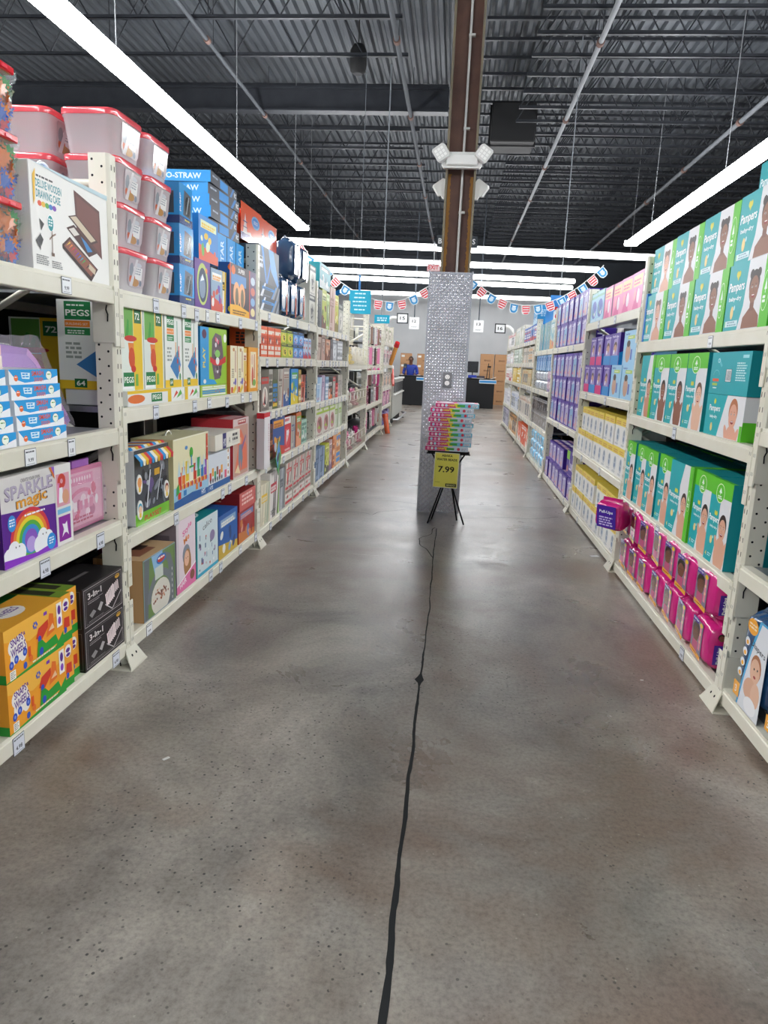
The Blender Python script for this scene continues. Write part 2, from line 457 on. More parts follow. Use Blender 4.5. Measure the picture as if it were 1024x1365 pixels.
# ------------------------------------------------------------------ lamps
def strip_light(x0, y0, x1, y1, z, label, w=.26, group=None):
    lens = 'tube' if w > .22 else 'tube_far'
    L = math.hypot(x1-x0, y1-y0); t = empty('strip_light', (x0, y0, z), math.atan2(y1-y0, x1-x0)-PI/2)
    tag(t, label, 'ceiling light', group)
    b = MB(); b.box(-.045, .045, 0, L, .0905, .13, m='white'); b.box(-w/2, w/2, -.006, .004, 0, .1, m='white'); b.box(-w/2, w/2, L-.004, L+.006, 0, .1, m='white'); b.obj('housing', t)
    pr = [(-w*.38, 0), (w*.38, 0), (w*.5, .03), (w*.5, .055), (.05, .09), (-.05, .09), (-w*.5, .055), (-w*.5, .03)]
    b = MB(); b.prism(pr, .005, L-.005, ((0, 0, 0), (1, 0, 0), (0, 0, 1), (0, 1, 0)), m=lens); b.obj('lens', t)
    y = .6
    while y < L:
        b = MB(); b.tube([(0, y, .13), (0, y, 6.6-z)], .005, '#8a8d90', 'matte', 5); b.obj('suspension_rod', t); y += 3.6
    return t
strip_light(-3.2, -4.6, -3.2, 14.73, 4, 'long lit strip light running down the aisle above the toy shelves')
strip_light(3.35, -4.6, 3.35, 15.5, 4, 'long lit strip light running down the aisle above the diaper shelves')
strip_light(-4.0, 16.4, 4.3, 17.35, 4, 'nearest of the four lit strip lights crossing above the back of the aisle', .2)
strip_light(-4.0, 19.05, 3.5, 19.6, 4, 'second nearest of the four lit strip lights crossing at the back', .2)
strip_light(-4.0, 21.3, 3.3, 22.2, 4, 'third of the four lit strip lights crossing at the back', .2)
strip_light(-4.0, 23.1, 3.5, 23.9, 4, 'farthest of the four lit strip lights, closest to the grey wall', .2)
strip_light(-9.8, -4.6, -9.8, 14.7, 4, 'lit strip light over the neighbouring aisle on the left, out of sight')
strip_light(9.9, -4.6, 9.9, 15.5, 4, 'lit strip light over the neighbouring aisle on the right, out of sight')
strip_light(-4.5, 27.6, 4.5, 28.0, 4, 'lit strip light right above the checkout counters', .2)

# ------------------------------------------------------------------ column
t = empty('steel_column', (-.065, 7.44, 0)); tag(t, 'rusty brown H-shaped steel column with a white conduit in the aisle', 'column')
MAT['rust'] = plain_mat('rusty_brown_paint', '#604640', .65, nz='#735448', scale=5)
MAT['flange'] = plain_mat('olive_grey_flange', '#6b675a', .6, nz='#7a6f58', scale=7)
b = MB(); b.box(-.125, .125, -.006, .006, 0, 6.55, m='rust')
R = random.Random(4)
for sx in (-1, 1):          # ochre rust streaks beside the flanges
    z = 2.4; pts = []
    while z < 3.3 if sx > 0 else z < 3.32:
        pts.append((sx*.122, sx*(.122-R.uniform(.02, .032)-.016*abs(noise.noise(Vector((z*2.5, sx, 0))))), z)); z += .012
    for (a, c1, z1), (a2, c2, z2) in zip(pts, pts[1:]):
        q = [(a, -.0068, z1), (c1, -.0068, z1), (c2, -.0068, z2), (a2, -.0068, z2)]
        b.face(q if sx < 0 else q[::-1], '#a87a3c', 'matte')
b.obj('web', t)
for sx in (-1, 1):
    b = MB(); b.box(sx*.135-.01, sx*.135+.01, -.13, .13, 0, 6.55, m='flange'); b.obj('flange', t)
b = MB(); b.tube([(.015, -.03, 2.3), (.015, -.03, 6.5)], .012, '#d9d9d6', 'print', 10); b.obj('conduit', t)
for z in (2.95, 3.7, 4.5, 5.3):
    b = MB(); b.box(0, .06, -.045, -.006, z, z+.02, '#d0d0cc'); b.obj('conduit_clamp', t)
# diamond plate cladding
MAT['plate'] = plain_mat('bare_tread_plate', '#c4c4c8', .27, 1, nz='#d4d4d8', scale=9)
t = empty('tread_plate_cladding', (-.1, 7.44, 0)); tag(t, 'bright diamond tread plate box wrapped round the foot of the column', 'column cladding')
b = MB(); W = .21; Hc = 2.385
b.box(-W, W, -.19, -.185, 0, Hc, m='plate'); b.box(-W, W, .225, .23, 0, Hc, m='plate')
b.box(-W, -W+.005, -.185, .225, 0, Hc, m='plate'); b.box(W-.005, W, -.185, .225, 0, Hc, m='plate')
def loz(b, fr, u, v, ang, L=.0178, w=.0068, h=.0042):
    o, U, V, n = [Vector(a) for a in fr]; c, s = math.cos(ang), math.sin(ang)
    P = lambda a, q, k: o+U*(u+a*c-q*s)+V*(v+a*s+q*c)+n*k
    A, B, C, D = P(-L, 0, 0), P(0, -w, 0), P(L, 0, 0), P(0, w, 0); E, F = P(-L*.35, 0, h), P(L*.35, 0, h)
    for q in ((A, B, E), (B, F, E), (B, C, F), (C, D, F), (D, E, F), (D, A, E)): b.face(q, m='plate')
for fr, w in ((((-W, -.19, 0), (1, 0, 0), (0, 0, 1), (0, -1, 0)), 2*W), (((W, -.185, 0), (0, 1, 0), (0, 0, 1), (1, 0, 0)), .41), (((-W, .225, 0), (0, -1, 0), (0, 0, 1), (-1, 0, 0)), .41)):
    p = .0285; i = 0; v = .02
    while v < Hc-.02:
        j = 0; u = .02
        while u < w-.015: loz(b, fr, u, v, PI/4 if (i+j) % 2 else -PI/4); u += p; j += 1
        v += p; i += 1
b.obj('tread_plate', t)
for sx in (-1, 1):
    k = MB(); k.box(sx*W-.006, sx*W+.006, -.196, -.184, 0, Hc+.01, m='plate'); k.obj('corner_trim', t)
o = empty('power_outlet', (-.078, 7.2465, 1.28)); tag(o, 'grey double socket with two white outlets on the tread plate', 'power outlet')
b = MB(); b.box(-.045, .045, -.008, 0, 0, .15, '#77787a', 'print', .002); b.obj('cover_plate', o)
for z in (.045, .105):
    k = MB(); k.prism([(.024*math.cos(i*PI/8), .022*math.sin(i*PI/8)) for i in range(16)], 0, .004, ((0, -.008, z), (1, 0, 0), (0, 0, 1), (0, -1, 0)), '#efeeea')
    a = Art().rect(-.010, -.004, .003, .012, '#333333').rect(.008, -.004, .003, .012, '#333333').ell(0, -.012, .003, .003, '#333333', 8)
    k.stamp(a, ((0, -.0122, z), (1, 0, 0), (0, 0, 1), (0, -1, 0))); k.obj('socket', o)
o = empty('emergency_light', (-.06, 7.29, 3.32)); tag(o, 'white twin-head emergency light strapped round the front of the column', 'emergency light')
b = MB(); pr = [(-.17, 0), (-.19, .03), (-.19, .13), (-.16, .14), (.16, .14), (.19, .13), (.19, .03), (.17, 0)]
b.prism(pr, 0, .05, ((0, 0, 0), (1, 0, 0), (0, 0, 1), (0, -1, 0)), '#dcdcd8'); b.box(-.15, .15, -.075, -.05, .02, .12, '#e6e6e2', ch=.01); b.obj('housing', o)
def lamp_head(sx, parent, front=-1):
    k = MB(); c, s = math.cos(.6*sx), math.sin(.6*sx)
    fr = Vector((sx*.2, front*.09, .12)); U = Vector((c, 0, -s)); V = Vector((s, 0, c)); n = Vector((sx*.35, front, 0)).normalized()
    q = [(-.05, -.065), (.05, -.065), (.065, -.05), (.065, .05), (.05, .065), (-.05, .065), (-.065, .05), (-.065, -.05)]
    if front > 0: q = q
    k.prism(q, -.04, .01, (fr, U, V, n), '#d8d8d4')
    a = Art()
    for i in range(3):
        for j in range(3): a.rect(-.045+i*.032, -.045+j*.032, .025, .025, '#f4f4f0')
    k.stamp(a, (fr+n*.01, U, V, n)); k.obj('lamp_head', parent)
lamp_head(-1, o); lamp_head(1, o)
o = empty('emergency_light', (-.06, 7.58, 3.12)); tag(o, 'white emergency light on the back of the column, only its heads showing', 'emergency light')
b = MB(); b.prism(pr, 0, .05, ((0, 0, 0), (-1, 0, 0), (0, 0, 1), (0, 1, 0)), '#dcdcd8'); b.obj('housing', o)
lamp_head(-1, o, 1); lamp_head(1, o, 1)

# ------------------------------------------------------------------ easel with the stack of boxed sets
o = empty('wire_display_easel', (-.02, 6.74, 0)); tag(o, 'black folding wire stand holding a pile of boxes before the column', 'display stand')
def leg(pts, r=.008): b = MB(); b.tube(pts, r, '#1d1e20', 'steel', 8); b.obj('leg', o)
leg([(-.02, -.02, .46), (-.16, -.07, .012)]); leg([(.02, -.02, .46), (.185, -.06, .012)])
leg([(0, .02, .46), (-.13, .1, .012)]); leg([(.03, .02, .46), (.12, .12, .012)])
for s in (-1, 1):
    b = MB(); b.tube([(s*.02, 0, .46), (s*.16, 0, .685)], .008, '#1d1e20', 'steel', 8); b.obj('tray_arm', o)
b = MB(); b.tube([(-.16, -.07, .012), (-.13, .1, .012)], .007, '#1d1e20', 'steel', 8); b.obj('cross_wire', o)
b = MB()
for y in (-.1, -.05, 0, .05, .1): b.tube([(-.2, y, .69), (.2, y, .69)], .004, '#1d1e20', 'steel', 6)
b.tube([(-.2, -.11, .69), (.2, -.11, .69), (.2, .11, .69), (-.2, .11, .69), (-.2, -.11, .69)], .006, '#1d1e20', 'steel', 6)
b.obj('wire_tray', o)
o = MB(); o.box(-.115, .115, -.004, 0, 0, .33, '#e9e9dd')
a = Art().rect(0, 0, .23, .33, '#f0e868').frame(0, 0, .23, .33, .006, '#f2f1d6').text('ABAKA', .115, .292, .02, '#1d1c10', .10, True, al='c').text('WATER BEADS', .115, .255, .022, '#1d1c10', .19, True, al='c')
a.text('7.99', .115, .145, .058, '#17160f', .15, True, al='c').rect(.118, .012, .1, .03, '#2b2a1c').text('BINGO', .168, .018, .018, '#f2ee9a', .08, True, al='c').lines(.02, .05, .05, 1, .006, '#77752c')
o.stamp(a, ((-.115, -.004, 0), (1, 0, 0), (0, 0, 1), (0, -1, 0)))
o = o.obj('price_sign'); o.location = (-.035, 6.60, .375); o.rotation_euler = (0, .02, 0); tag(o, 'yellow price card reading 7.99 hanging under the stacked boxes', 'price sign')
def bead_box(var):
    w, d, h = .40, .26, .044; b = MB(); b.box(-w/2, w/2, 0, d, 0, h, '#e4e6ea', ch=.002)
    r = random.Random(var); a = Art().rect(.002, .003, w-.004, h-.006, '#7fc3dd' if var % 2 else '#c9d6e4')
    a.rect(.002, .003, .19, h-.006, '#d2307a').poly([(.19, .003), (.23, .003), (.21, h-.003), (.17, h-.003)], '#e7d33a')
    for i in range(3): a.ell(.03+i*.035, .022, .013, .013, ('#f2a9c9', '#f5f0f3', '#b8dff0')[(i+var) % 3], 10)
    a.text('ORBI', .115, .014, .018, '#f6e64a', .06, True); a.rect(.2, .012, .07, .02, '#4aa84a').ell(.31, .022, .014, .014, '#d6475c', 10).rect(.335, .01, .05, .024, '#f4f6f8').lines(.338, .026, .045, 3, .008, '#5a6f9a', r)
    b.stamp(a, frames(w, h, d)['front']); t2 = Art().rect(.01, .01, w-.02, d-.02, '#d2307a').ell(.1, .13, .07, .09, '#efe6ee').rect(.2, .05, .16, .15, '#7fc3dd')
    b.stamp(t2, frames(w, h, d)['top']); s = Art().rect(.01, .006, d-.02, h-.012, '#d2307a').ell(.06, .022, .013, .013, '#fff')
    return b, s, frames(w, h, d)
NB = 10; R = random.Random(12)
ordn = ['bottom', 'second', 'third', 'fourth', 'fifth', 'sixth', 'seventh', 'eighth', 'ninth', 'top']
off = [-.025, .0, .0, .005, -.005, .01, -.01, .02, .005, .05]
for i in range(NB):
    b, s, fr = bead_box(i); b.stamp(s, fr['right']); b.stamp(s, fr['left'])
    o = b.obj('water_bead_box'); o.location = (-.015+off[i], 6.62+R.uniform(-.01, .01), .7165+.0445*i); o.rotation_euler = (0, 0, R.uniform(-.05, .05))
    tag(o, 'flat pink and pale blue water bead box, %s of the ten stacked, counting upwards' % ordn[i], 'boxed set', 'water bead boxes on the stand')
# ------------------------------------------------------------------ racks
FACE = {-1: 1.50, 1: 1.30}          # distance of the beam faces from x = 0
DEPTH = .90
def post_mb(sx, top=2.313):
    """front post at yc = 0, aisle face at a = .006 (a grows away from the aisle)"""
    F = FACE[sx]; X = lambda a: sx*(F+a); b = MB()
    x0, x1 = sorted((X(.006), X(.095)))
    pr = [(X(.006), -.026), (X(.006), .026), (X(.018), .038), (X(.095), .038), (X(.095), -.038), (X(.018), -.038)]
    if sx < 0: pr = pr[::-1]
    b.prism(pr, .012, top, ((0, 0, 0), (1, 0, 0), (0, 1, 0), (0, 0, 1)), m='cream')
    # punched slots and holes
    n = (-sx, 0, 0); U = (0, -sx, 0); fa = ((X(.0055), 0, 0), U, (0, 0, 1), n); z = .1
    sl = Art(); rd = Art()
    while z < top-.05:
        for u in (-.014, .014): sl.poly([(u-.003, z-.011), (u+.003, z-.011), (u+.003, z+.011), (u-.003, z+.011)], '#141414')
        for k, (a, dz) in enumerate(((.036, 0), (.078, .028))):
            rd.ell(a, z+dz, .0055, .0055, '#141414', 8)
        z += .0635
    b.stamp(sl, fa, 'hole', eps=0); 
    fs = ((X(0), -.0385, 0), (sx, 0, 0), (0, 0, 1), (0, -1, 0))
    if sx < 0:      # keep the outline order facing the camera
        for k in range(len(rd.p)): rd.p[k] = (rd.p[k][0][::-1], rd.p[k][1], rd.p[k][2])
    b.stamp(rd, fs, 'hole', eps=0)
    return b
def foot_mb(sx):
    F = FACE[sx]; X = lambda a: sx*(F+a); b = MB()
    x0, x1 = sorted((X(-.045), X(.14))); b.box(x0, x1, -.09, .09, 0, .008, m='cream')
    A = [(X(-.045), -.085, .008), (X(-.045), .085, .008), (X(.004), .045, .105), (X(.004), -.045, .105)]
    B = [(p[0]-sx*-.006, p[1], p[2]) for p in A]
    b.face(A if sx < 0 else A[::-1], m='cream'); b.face(B[::-1] if sx < 0 else B, m='cream')
    for i in range(4):
        j = (i+1) % 4; b.face([A[i], B[i], B[j], A[j]], m='cream')
    nn = (Vector(A[1])-Vector(A[0])).cross(Vector(A[3])-Vector(A[0])).normalized()
    if nn.x*sx > 0: nn = -nn
    up = (Vector(A[3])+Vector(A[2])-Vector(A[0])-Vector(A[1])).normalized()
    a = Art().ell(-.022, .055, .007, .007, '#111', 8).ell(.022, .055, .007, .007, '#111', 8)
    o = (Vector(A[0])+Vector(A[1]))/2
    b.stamp(a, (o, (0, 1, 0), up, nn), 'hole'); return b
def brace_mb(sx):
    F = FACE[sx]; X = lambda a: sx*(F+a); b = MB(); z = .15; k = 0
    while z < 1.6:
        a0, a1 = (.09, .85) if k % 2 == 0 else (.85, .09)
        b.tube([(X(a0), 0, z), (X(a1), 0, z+.45)], .016, m='cream', n=4); z += .45; k += 1
    b.tube([(X(.09), 0, 2.2), (X(.85), 0, 2.2)], .016, m='cream', n=4); return b
_UP = {}
def upright(sx, y, parent, top=2.313):
    k = (sx, top)
    if k not in _UP:
        p = post_mb(sx, top); r = MB(); F = FACE[sx]; x0, x1 = sorted((sx*(F+.84), sx*(F+.91))); r.box(x0, x1, -.035, .035, 0, top, m='cream')
        _UP[k] = (p.mesh('upright'), foot_mb(sx).mesh('foot_plate'), brace_mb(sx).mesh('brace'), r.mesh('rear_upright'))
    for nm, me in zip(('upright', 'foot_plate', 'brace', 'rear_upright'), _UP[k]):
        o = bpy.data.objects.new(nm, me); COL.objects.link(o); o.parent = parent; o.location = (0, y, 0)
_TG = {}
def price_tag(sx, parent, y, z, kind=0):
    if kind not in _TG:
        b = MB(); w, h = ((.068, .07), (.07, .062), (.055, .07))[kind]; b.box(-w/2, w/2, -.0015, 0, -h, 0, '#5d636c')
        a = Art().rect(.002, .002, w-.004, h-.004, '#d9dde6' if kind == 0 else '#eceef0').lines(.006, h-.014, w-.012, 1, .007, '#50545c', random.Random(kind), .2)
        a.text(('4.98', '9.99', '1.8')[kind], w/2, h*.22, h*.24, '#3c4048', None, True, al='c')
        a.lines(.01, .006, w-.02, 1, .004, '#777c86', random.Random(9))
        b.stamp(a, ((-w/2, -.0015, -h), (1, 0, 0), (0, 0, 1), (0, -1, 0))); _TG[kind] = b.mesh('price_tag')
    o = bpy.data.objects.new('price_tag', _TG[kind]); COL.objects.link(o); o.parent = parent
    o.location = (sx*(FACE[sx]-.001), y, z); o.rotation_euler = (0, 0, -sx*PI/2)
def rack(sx, y0, y1, levels, label, tags=None, near_post=False, con=True, wire=()):
    t = empty('storage_rack', (0, 0, 0)); tag(t, label, 'storage rack')
    F = FACE[sx]; X = lambda a: sx*(F+a); R = random.Random(int(y0*100)+sx)
    xs = lambda a, b: tuple(sorted((X(a), X(b))))
    if near_post: upright(sx, y0, t)
    upright(sx, y1, t)
    for i, z in enumerate(levels):
        b = MB(); x0, x1 = xs(0.0, .05)
        b.box(x0, x1, y0+.003, y1-.003, z-.075, z-.014, m='cream', ch=.003); x0, x1 = xs(.006, .05); b.box(x0, x1, y0+.04, y1-.04, z-.016, z, m='cream')
        L = .24 if z > .4 else min(.24, z-.02)
        x0, x1 = xs(-.003, .004)
        for ya, yb in ((y0+.003, y0+.042), (y1-.042, y1-.003)):
            lo = z-.015-(L if z > .4 else z-.05); b.box(x0, x1, ya, yb, lo, z, m='cream', ch=.0015)
            up = .0 if z > .4 else .18
            if up: b.box(x0, x1, ya, yb, z-.002, z+up, m='cream', ch=.0015)
            for q in (.03, .12, .2):
                zz = z-q if z > .4 else z+up-q
                for dy in (.013, .027):
                    a = Art().rect(-.0015, -.008, .003, .016, '#3a3a36'); b.stamp(a, ((X(-.003), ya+dy, zz), (0, -sx, 0), (0, 0, 1), (-sx, 0, 0)), 'hole')
        # wrap-round side of the connector on the camera side of the far post
        x0, x1 = xs(.004, .1); b.box(x0, x1, y1-.044, y1-.0395, (z-L if z > .4 else .05), z-.02 if z > .4 else z+.15, m='cream')
        bm_ = b.obj('beam', t)
        k = MB(); k.tube([(X(.03), y1-.05, z-.08), (X(.036), y1-.047, z-.1), (X(.028), y1-.047, z-.12), (X(.03), y1-.047, z-.15)], .003, '#222', 'steel', 5); k.obj('safety_clip', bm_)
        b = MB(); x0, x1 = xs(.05, DEPTH-.035); b.box(x0, x1, y0+.042, y1-.046, z-.03, z-.004, m='deck'); b.obj('deck_panel', t)
        b = MB(); x0, x1 = xs(DEPTH-.034, DEPTH+.01); b.box(x0, x1, y0+.04, y1-.04, z-.075, z-.002, m='cream'); b.obj('rear_beam', t)
        if tags and i < len(tags) and isinstance(tags[i], (list, tuple)): L_ = tags[i]
        else:
            n = tags[i] if tags else 5; L_ = [y0+.15+(y1-y0-.3)*(q+R.uniform(.2, .8))/n for q in range(n)]
        for y in L_: price_tag(sx, bm_, y, z-.006-R.uniform(0, .01), R.choice((0, 0, 0, 1, 2)))
    b = MB(); x0, x1 = xs(DEPTH+.02, DEPTH+.03); b.box(x0, x1, y0+.02, y1-.02, .02, 2.2 if sx < 0 else 2.1, m='dark'); b.obj('added_dark_backing', t)  # dark sheet added behind the shelves to stop light leaking through the gaps
    return t
PL = [.87, 3.13, 5.44, 7.75, 10.10, 12.3, 15.02, 17.15]
PR = [.93, 3.20, 5.47, 7.68, 10.12, 12.42, 14.67, 16.87, 19.15]
LV_L = [[.137, .735, 1.16, 1.775], [.142, .647, 1.248, 1.77], [.135, .65, 1.075, 1.505, 1.857], [.13, .635, 1.035, 1.497, 1.847], [.15, .80, 1.45], [.2, .75, 1.35], [.58, .97, 1.45, 1.93, .16]]
LV_R = [[.11, .693, 1.295, 1.8], [.085, .598, 1.208, 1.72], [.09, .697, 1.297, 1.97], [.09, .865, 1.785], [.09, .635, 1.192, 1.785], [.12, .62, 1.2, 1.6, 1.99], [.12, .62, 1.2, 1.6, 1.99], [.12, .62, 1.2, 1.6, 1.99]]
rack(-1, PL[0], PL[1], LV_L[0], 'cream rack in the left foreground with clear bins and a wooden case box on top', [[2.26, 3.0], [2.46, 2.94], [2.45, 2.74], [2.4, 2.75]][::1] if 0 else [[2.22, 2.98], [2.45, 2.88], [2.4, 2.68], [2.7]], True)
rack(-1, PL[1], PL[2], LV_L[1], 'second cream rack on the left, filled with building sets and food tubs', [[3.35, 4.3, 4.5, 4.95, 5.36], [3.74, 4.55, 4.7, 5.1], [3.5, 4.05, 4.3, 4.65, 5.0, 5.2], [3.53, 3.9, 4.1, 4.28, 4.47, 4.95, 5.35]])
rack(-1, PL[2], PL[3], LV_L[2], 'third cream rack on the left with grey and blue boxes on top', [6, 7, 8, 7, 4])
rack(-1, PL[3], PL[4], LV_L[3], 'fourth cream rack on the left, the last before the wire fronts', [7, 8, 8, 8, 6])
rack(-1, PL[4], PL[5], LV_L[4], 'cream rack on the left with wire grid fronts', [0, 0, 0])
rack(-1, PL[5], PL[6], LV_L[5], 'cream rack on the left with pink toys hanging behind the wire fronts', [4, 0, 4])
rack(-1, PL[6], PL[7], LV_L[6], 'farthest cream rack on the left, beside the checkout conveyor', [6, 6, 6, 4, 0])
rack(1, PR[0], PR[1], LV_R[0], 'cream rack in the right foreground with navy diaper packs', [0, 2, 2, 2], True)
rack(1, PR[1], PR[2], LV_R[1], 'second cream rack on the right, full of teal diaper boxes', [[3.72], [4.42], [4.33], [3.92]])
rack(1, PR[2], PR[3], LV_R[2], 'third cream rack on the right with yellow and white boxes', [1, 2, 2, [6.3, 7.0]])
rack(1, PR[3], PR[4], LV_R[3], 'fourth cream rack on the right, full of purple diaper boxes', [2, 3, 3])
rack(1, PR[4], PR[5], LV_R[4], 'fifth cream rack on the right with pale blue packs at the bottom', [3, 4, 3, 3])
rack(1, PR[5], PR[6], LV_R[5], 'sixth cream rack on the right, half way to the checkouts', [6, 6, 6, 4, 4])
rack(1, PR[6], PR[7], LV_R[6], 'seventh cream rack on the right, last but one', [5, 5, 5, 4, 4])
rack(1, PR[7], PR[8], LV_R[7], 'eighth and farthest cream rack on the right', [5, 5, 5, 4, 3])
def Z(side, bay, lv):           # top of the deck of a shelf
    return (LV_L if side < 0 else LV_R)[bay][lv]+.0005
# ------------------------------------------------------------------ product kit
class Kind:
    def __init__(s, root): s.root = root; s.used = False
    def put(s, sx, y, z, a=.012, yaw=0, label='', cat='box', group=None, tilt=0, roll=0):
        o = s.root if not s.used else copy_tree(s.root)
        s.used = True
        o.location = (sx*(FACE[sx]+a), y, z); o.rotation_euler = (roll, tilt, (PI/2 if sx < 0 else -PI/2)+yaw) if not (tilt or roll) else (roll, tilt, (PI/2 if sx < 0 else -PI/2)+yaw)
        tag(o, label, cat, group); return o
def carton(name, w, h, d, base, front=None, side=None, top=None, ch=.0025, mat='print', flap=True, z0=0):
    b = MB(); b.box(-w/2, w/2, 0, d, 0, h, base, mat, ch); fr = frames(w, h, d)
    if front: b.stamp(front, fr['front'], mat, clip=(w, h))
    if side:
        b.stamp(side, fr['left'], mat, clip=(d, h)); b.stamp(side, fr['right'], mat, clip=(d, h))
    if top: b.stamp(top, fr['top'], mat, clip=(w, d))
    elif flap:
        b.stamp(Art().rect(.004, d/2-.0008, w-.008, .0016, '#2a2a2a'), fr['top'], mat)
    return Kind(b.obj(name))
ORD = ['first', 'second', 'third', 'fourth', 'fifth', 'sixth', 'seventh', 'eighth', 'ninth', 'tenth', 'eleventh', 'twelfth']

def face_art(a, cx, cy, s, skin, hair, kind='kid', sh=None):
    """simple printed portrait; s = head height"""
    sh = sh or skin
    if kind == 'baby':
        a.ell(cx, cy-s*1.15, s*.62, s*.8, skin, 20); a.ell(cx-s*.5, cy-s*.75, s*.16, s*.42, skin, 12, rot=.5); a.ell(cx+s*.5, cy-s*.8, s*.16, s*.42, skin, 12, rot=-.5)
    else:
        a.poly([(cx-s*.75, cy-s*1.35), (cx-s*.68, cy-s*.95), (cx-s*.2, cy-s*.66), (cx+s*.2, cy-s*.66), (cx+s*.68, cy-s*.95), (cx+s*.75, cy-s*1.35)], skin)
        a.rect(cx-s*.17, cy-s*.75, s*.34, s*.35, sh)
        for q in (-1, 1): a.ell(cx+q*s*.3, cy+s*.5, s*.17, s*.17, hair, 12)
    a.ell(cx, cy+s*.14, s*.43, s*.5, hair, 20)
    a.ell(cx, cy-s*.03, s*.38, s*.46, skin, 22)
    for q in (-1, 1):
        a.ell(cx+q*s*.15, cy+s*.05, s*.055, s*.038, '#f4efe8', 10); a.ell(cx+q*s*.15, cy+s*.05, s*.032, s*.038, '#24160f', 8)
        a.rect(cx+q*s*.15-s*.07, cy+s*.13, s*.14, s*.018, hair)
    a.poly([(cx-s*.05, cy-s*.12), (cx+s*.05, cy-s*.12), (cx, cy+s*.01)], sh)
    a.ell(cx, cy-s*.25, s*.14, s*.07, '#8e2f2c', 12); a.rect(cx-s*.1, cy-s*.235, s*.2, s*.03, '#f6f2ee')
    return a
TEAL, GREEN, WHT = '#1fa7ae', '#5dc22d', '#dfe0e2'
def logo_circle(a, cx, cy, rx, ry, ring_c='#e9f6d8'):
    a.ell(cx, cy, rx, ry, GREEN, 20); a.ring(cx, cy, rx, ry, min(rx, ry)*.09, ring_c)
    a.poly([(cx-rx*.35, cy+ry*.05), (cx+rx*.35, cy+ry*.05), (cx, cy+ry*.6)], '#eaf6ea'); a.rect(cx-rx*.07, cy-ry*.12, rx*.14, ry*.2, '#eaf6ea')
    a.lines(cx-rx*.5, cy-ry*.38, rx, 2, ry*.2, '#eaf6ea', random.Random(3), .3); return a
def diaper_wide(w, h, dark=True):
    """landscape box: teal left, portrait, green strip on the right end"""
    a = Art(); a.rect(0, 0, w, h, WHT)
    a.poly([(0, 0), (w*.34, 0), (w*.43, h*.35), (w*.46, h), (0, h)], TEAL)
    a.rect(w*.82, 0, w*.18, h, GREEN)
    face_art(a, w*.63, h*.57, h*.42, '#8b5a44' if dark else '#d9a58c', '#2a1d18' if dark else '#6b4a35', 'kid', '#7a4c38' if dark else '#cc9379')
    a.rect(w*.40, 0, w*.42, h*.012, '#c9c9cc')
    a.text('Pampers', w*.035, h*.55, h*.18, '#fbfdfd', w*.37, True, shear=.08); a.text('baby-dry', w*.07, h*.43, h*.085, '#f2fbfb', w*.30, True)
    a.ell(w*.215, h*.84, w*.028, h*.05, '#d9d44a', 12, rot=.5).ell(w*.255, h*.84, w*.028, h*.05, '#d9d44a', 12, rot=-.5).poly([(w*.2, h*.82), (w*.27, h*.82), (w*.235, h*.74)], '#d9d44a')
    a.ell(w*.18, h*.27, w*.038, h*.1, '#e9d28a', 14).ell(w*.23, h*.34, w*.018, h*.04, '#bfe9ee', 10)
    a.rect(w*.03, h*.06, w*.32, h*.09, '#cfe9ec').lines(w*.1, h*.115, w*.22, 2, h*.04, '#7fa9b5', random.Random(1)); a.rect(w*.03, h*.06, w*.02, h*.09, GREEN)
    logo_circle(a, w*.89, h*.5, w*.075, h*.28); return a
def diaper_side(d, h, c=GREEN):
    a = Art().rect(0, 0, d, h, c); a.lines(d*.3, h*.6, d*.4, 3, h*.05, '#e8f6e0', random.Random(2)); return a
def diaper_tall(w, h, skin='#dba78c', hair='#2b211d', flipgreen=True, strip=False):
    a = Art(); a.rect(0, 0, w, h, WHT)
    a.poly([(0, 0), (w*.38, 0), (w*.52, h*.35), (w*.5, h*.7), (w*.62, h), (0, h)], TEAL)
    if flipgreen: a.rect(0, h*.8, w, h*.2, GREEN)
    face_art(a, w*.73, h*.45, h*.27, skin, hair, 'baby', '#cf957b')
    a.rect(w*.40, 0, w*.6, h*.004, WHT)
    a.text('Pampers', w*.04, h*.47, h*.095, '#fbfdfd', w*.5, True, shear=.05); a.text('baby-dry', w*.14, h*.405, h*.04, '#f2fbfb', w*.36, True)
    a.ell(w*.33, h*.6, w*.04, h*.03, '#d9d44a', 12, rot=.5).ell(w*.4, h*.6, w*.04, h*.03, '#d9d44a', 12, rot=-.5)
    a.ell(w*.28, h*.27, w*.06, h*.05, '#e9d28a', 14).ell(w*.36, h*.31, w*.03, h*.02, '#bfe9ee', 10)
    a.text('4', w*.08, h*.05, h*.06, '#f6e36a', None, True).lines(w*.2, h*.09, w*.18, 2, h*.025, '#cdeef0', random.Random(2))
    if flipgreen: logo_circle(a, w*.45, h*.845, w*.2, h*.115)
    if strip: a.rect(w*.86, 0, w*.14, h, GREEN); logo_circle(a, w*.93, h*.55, w*.07, h*.14)
    return a
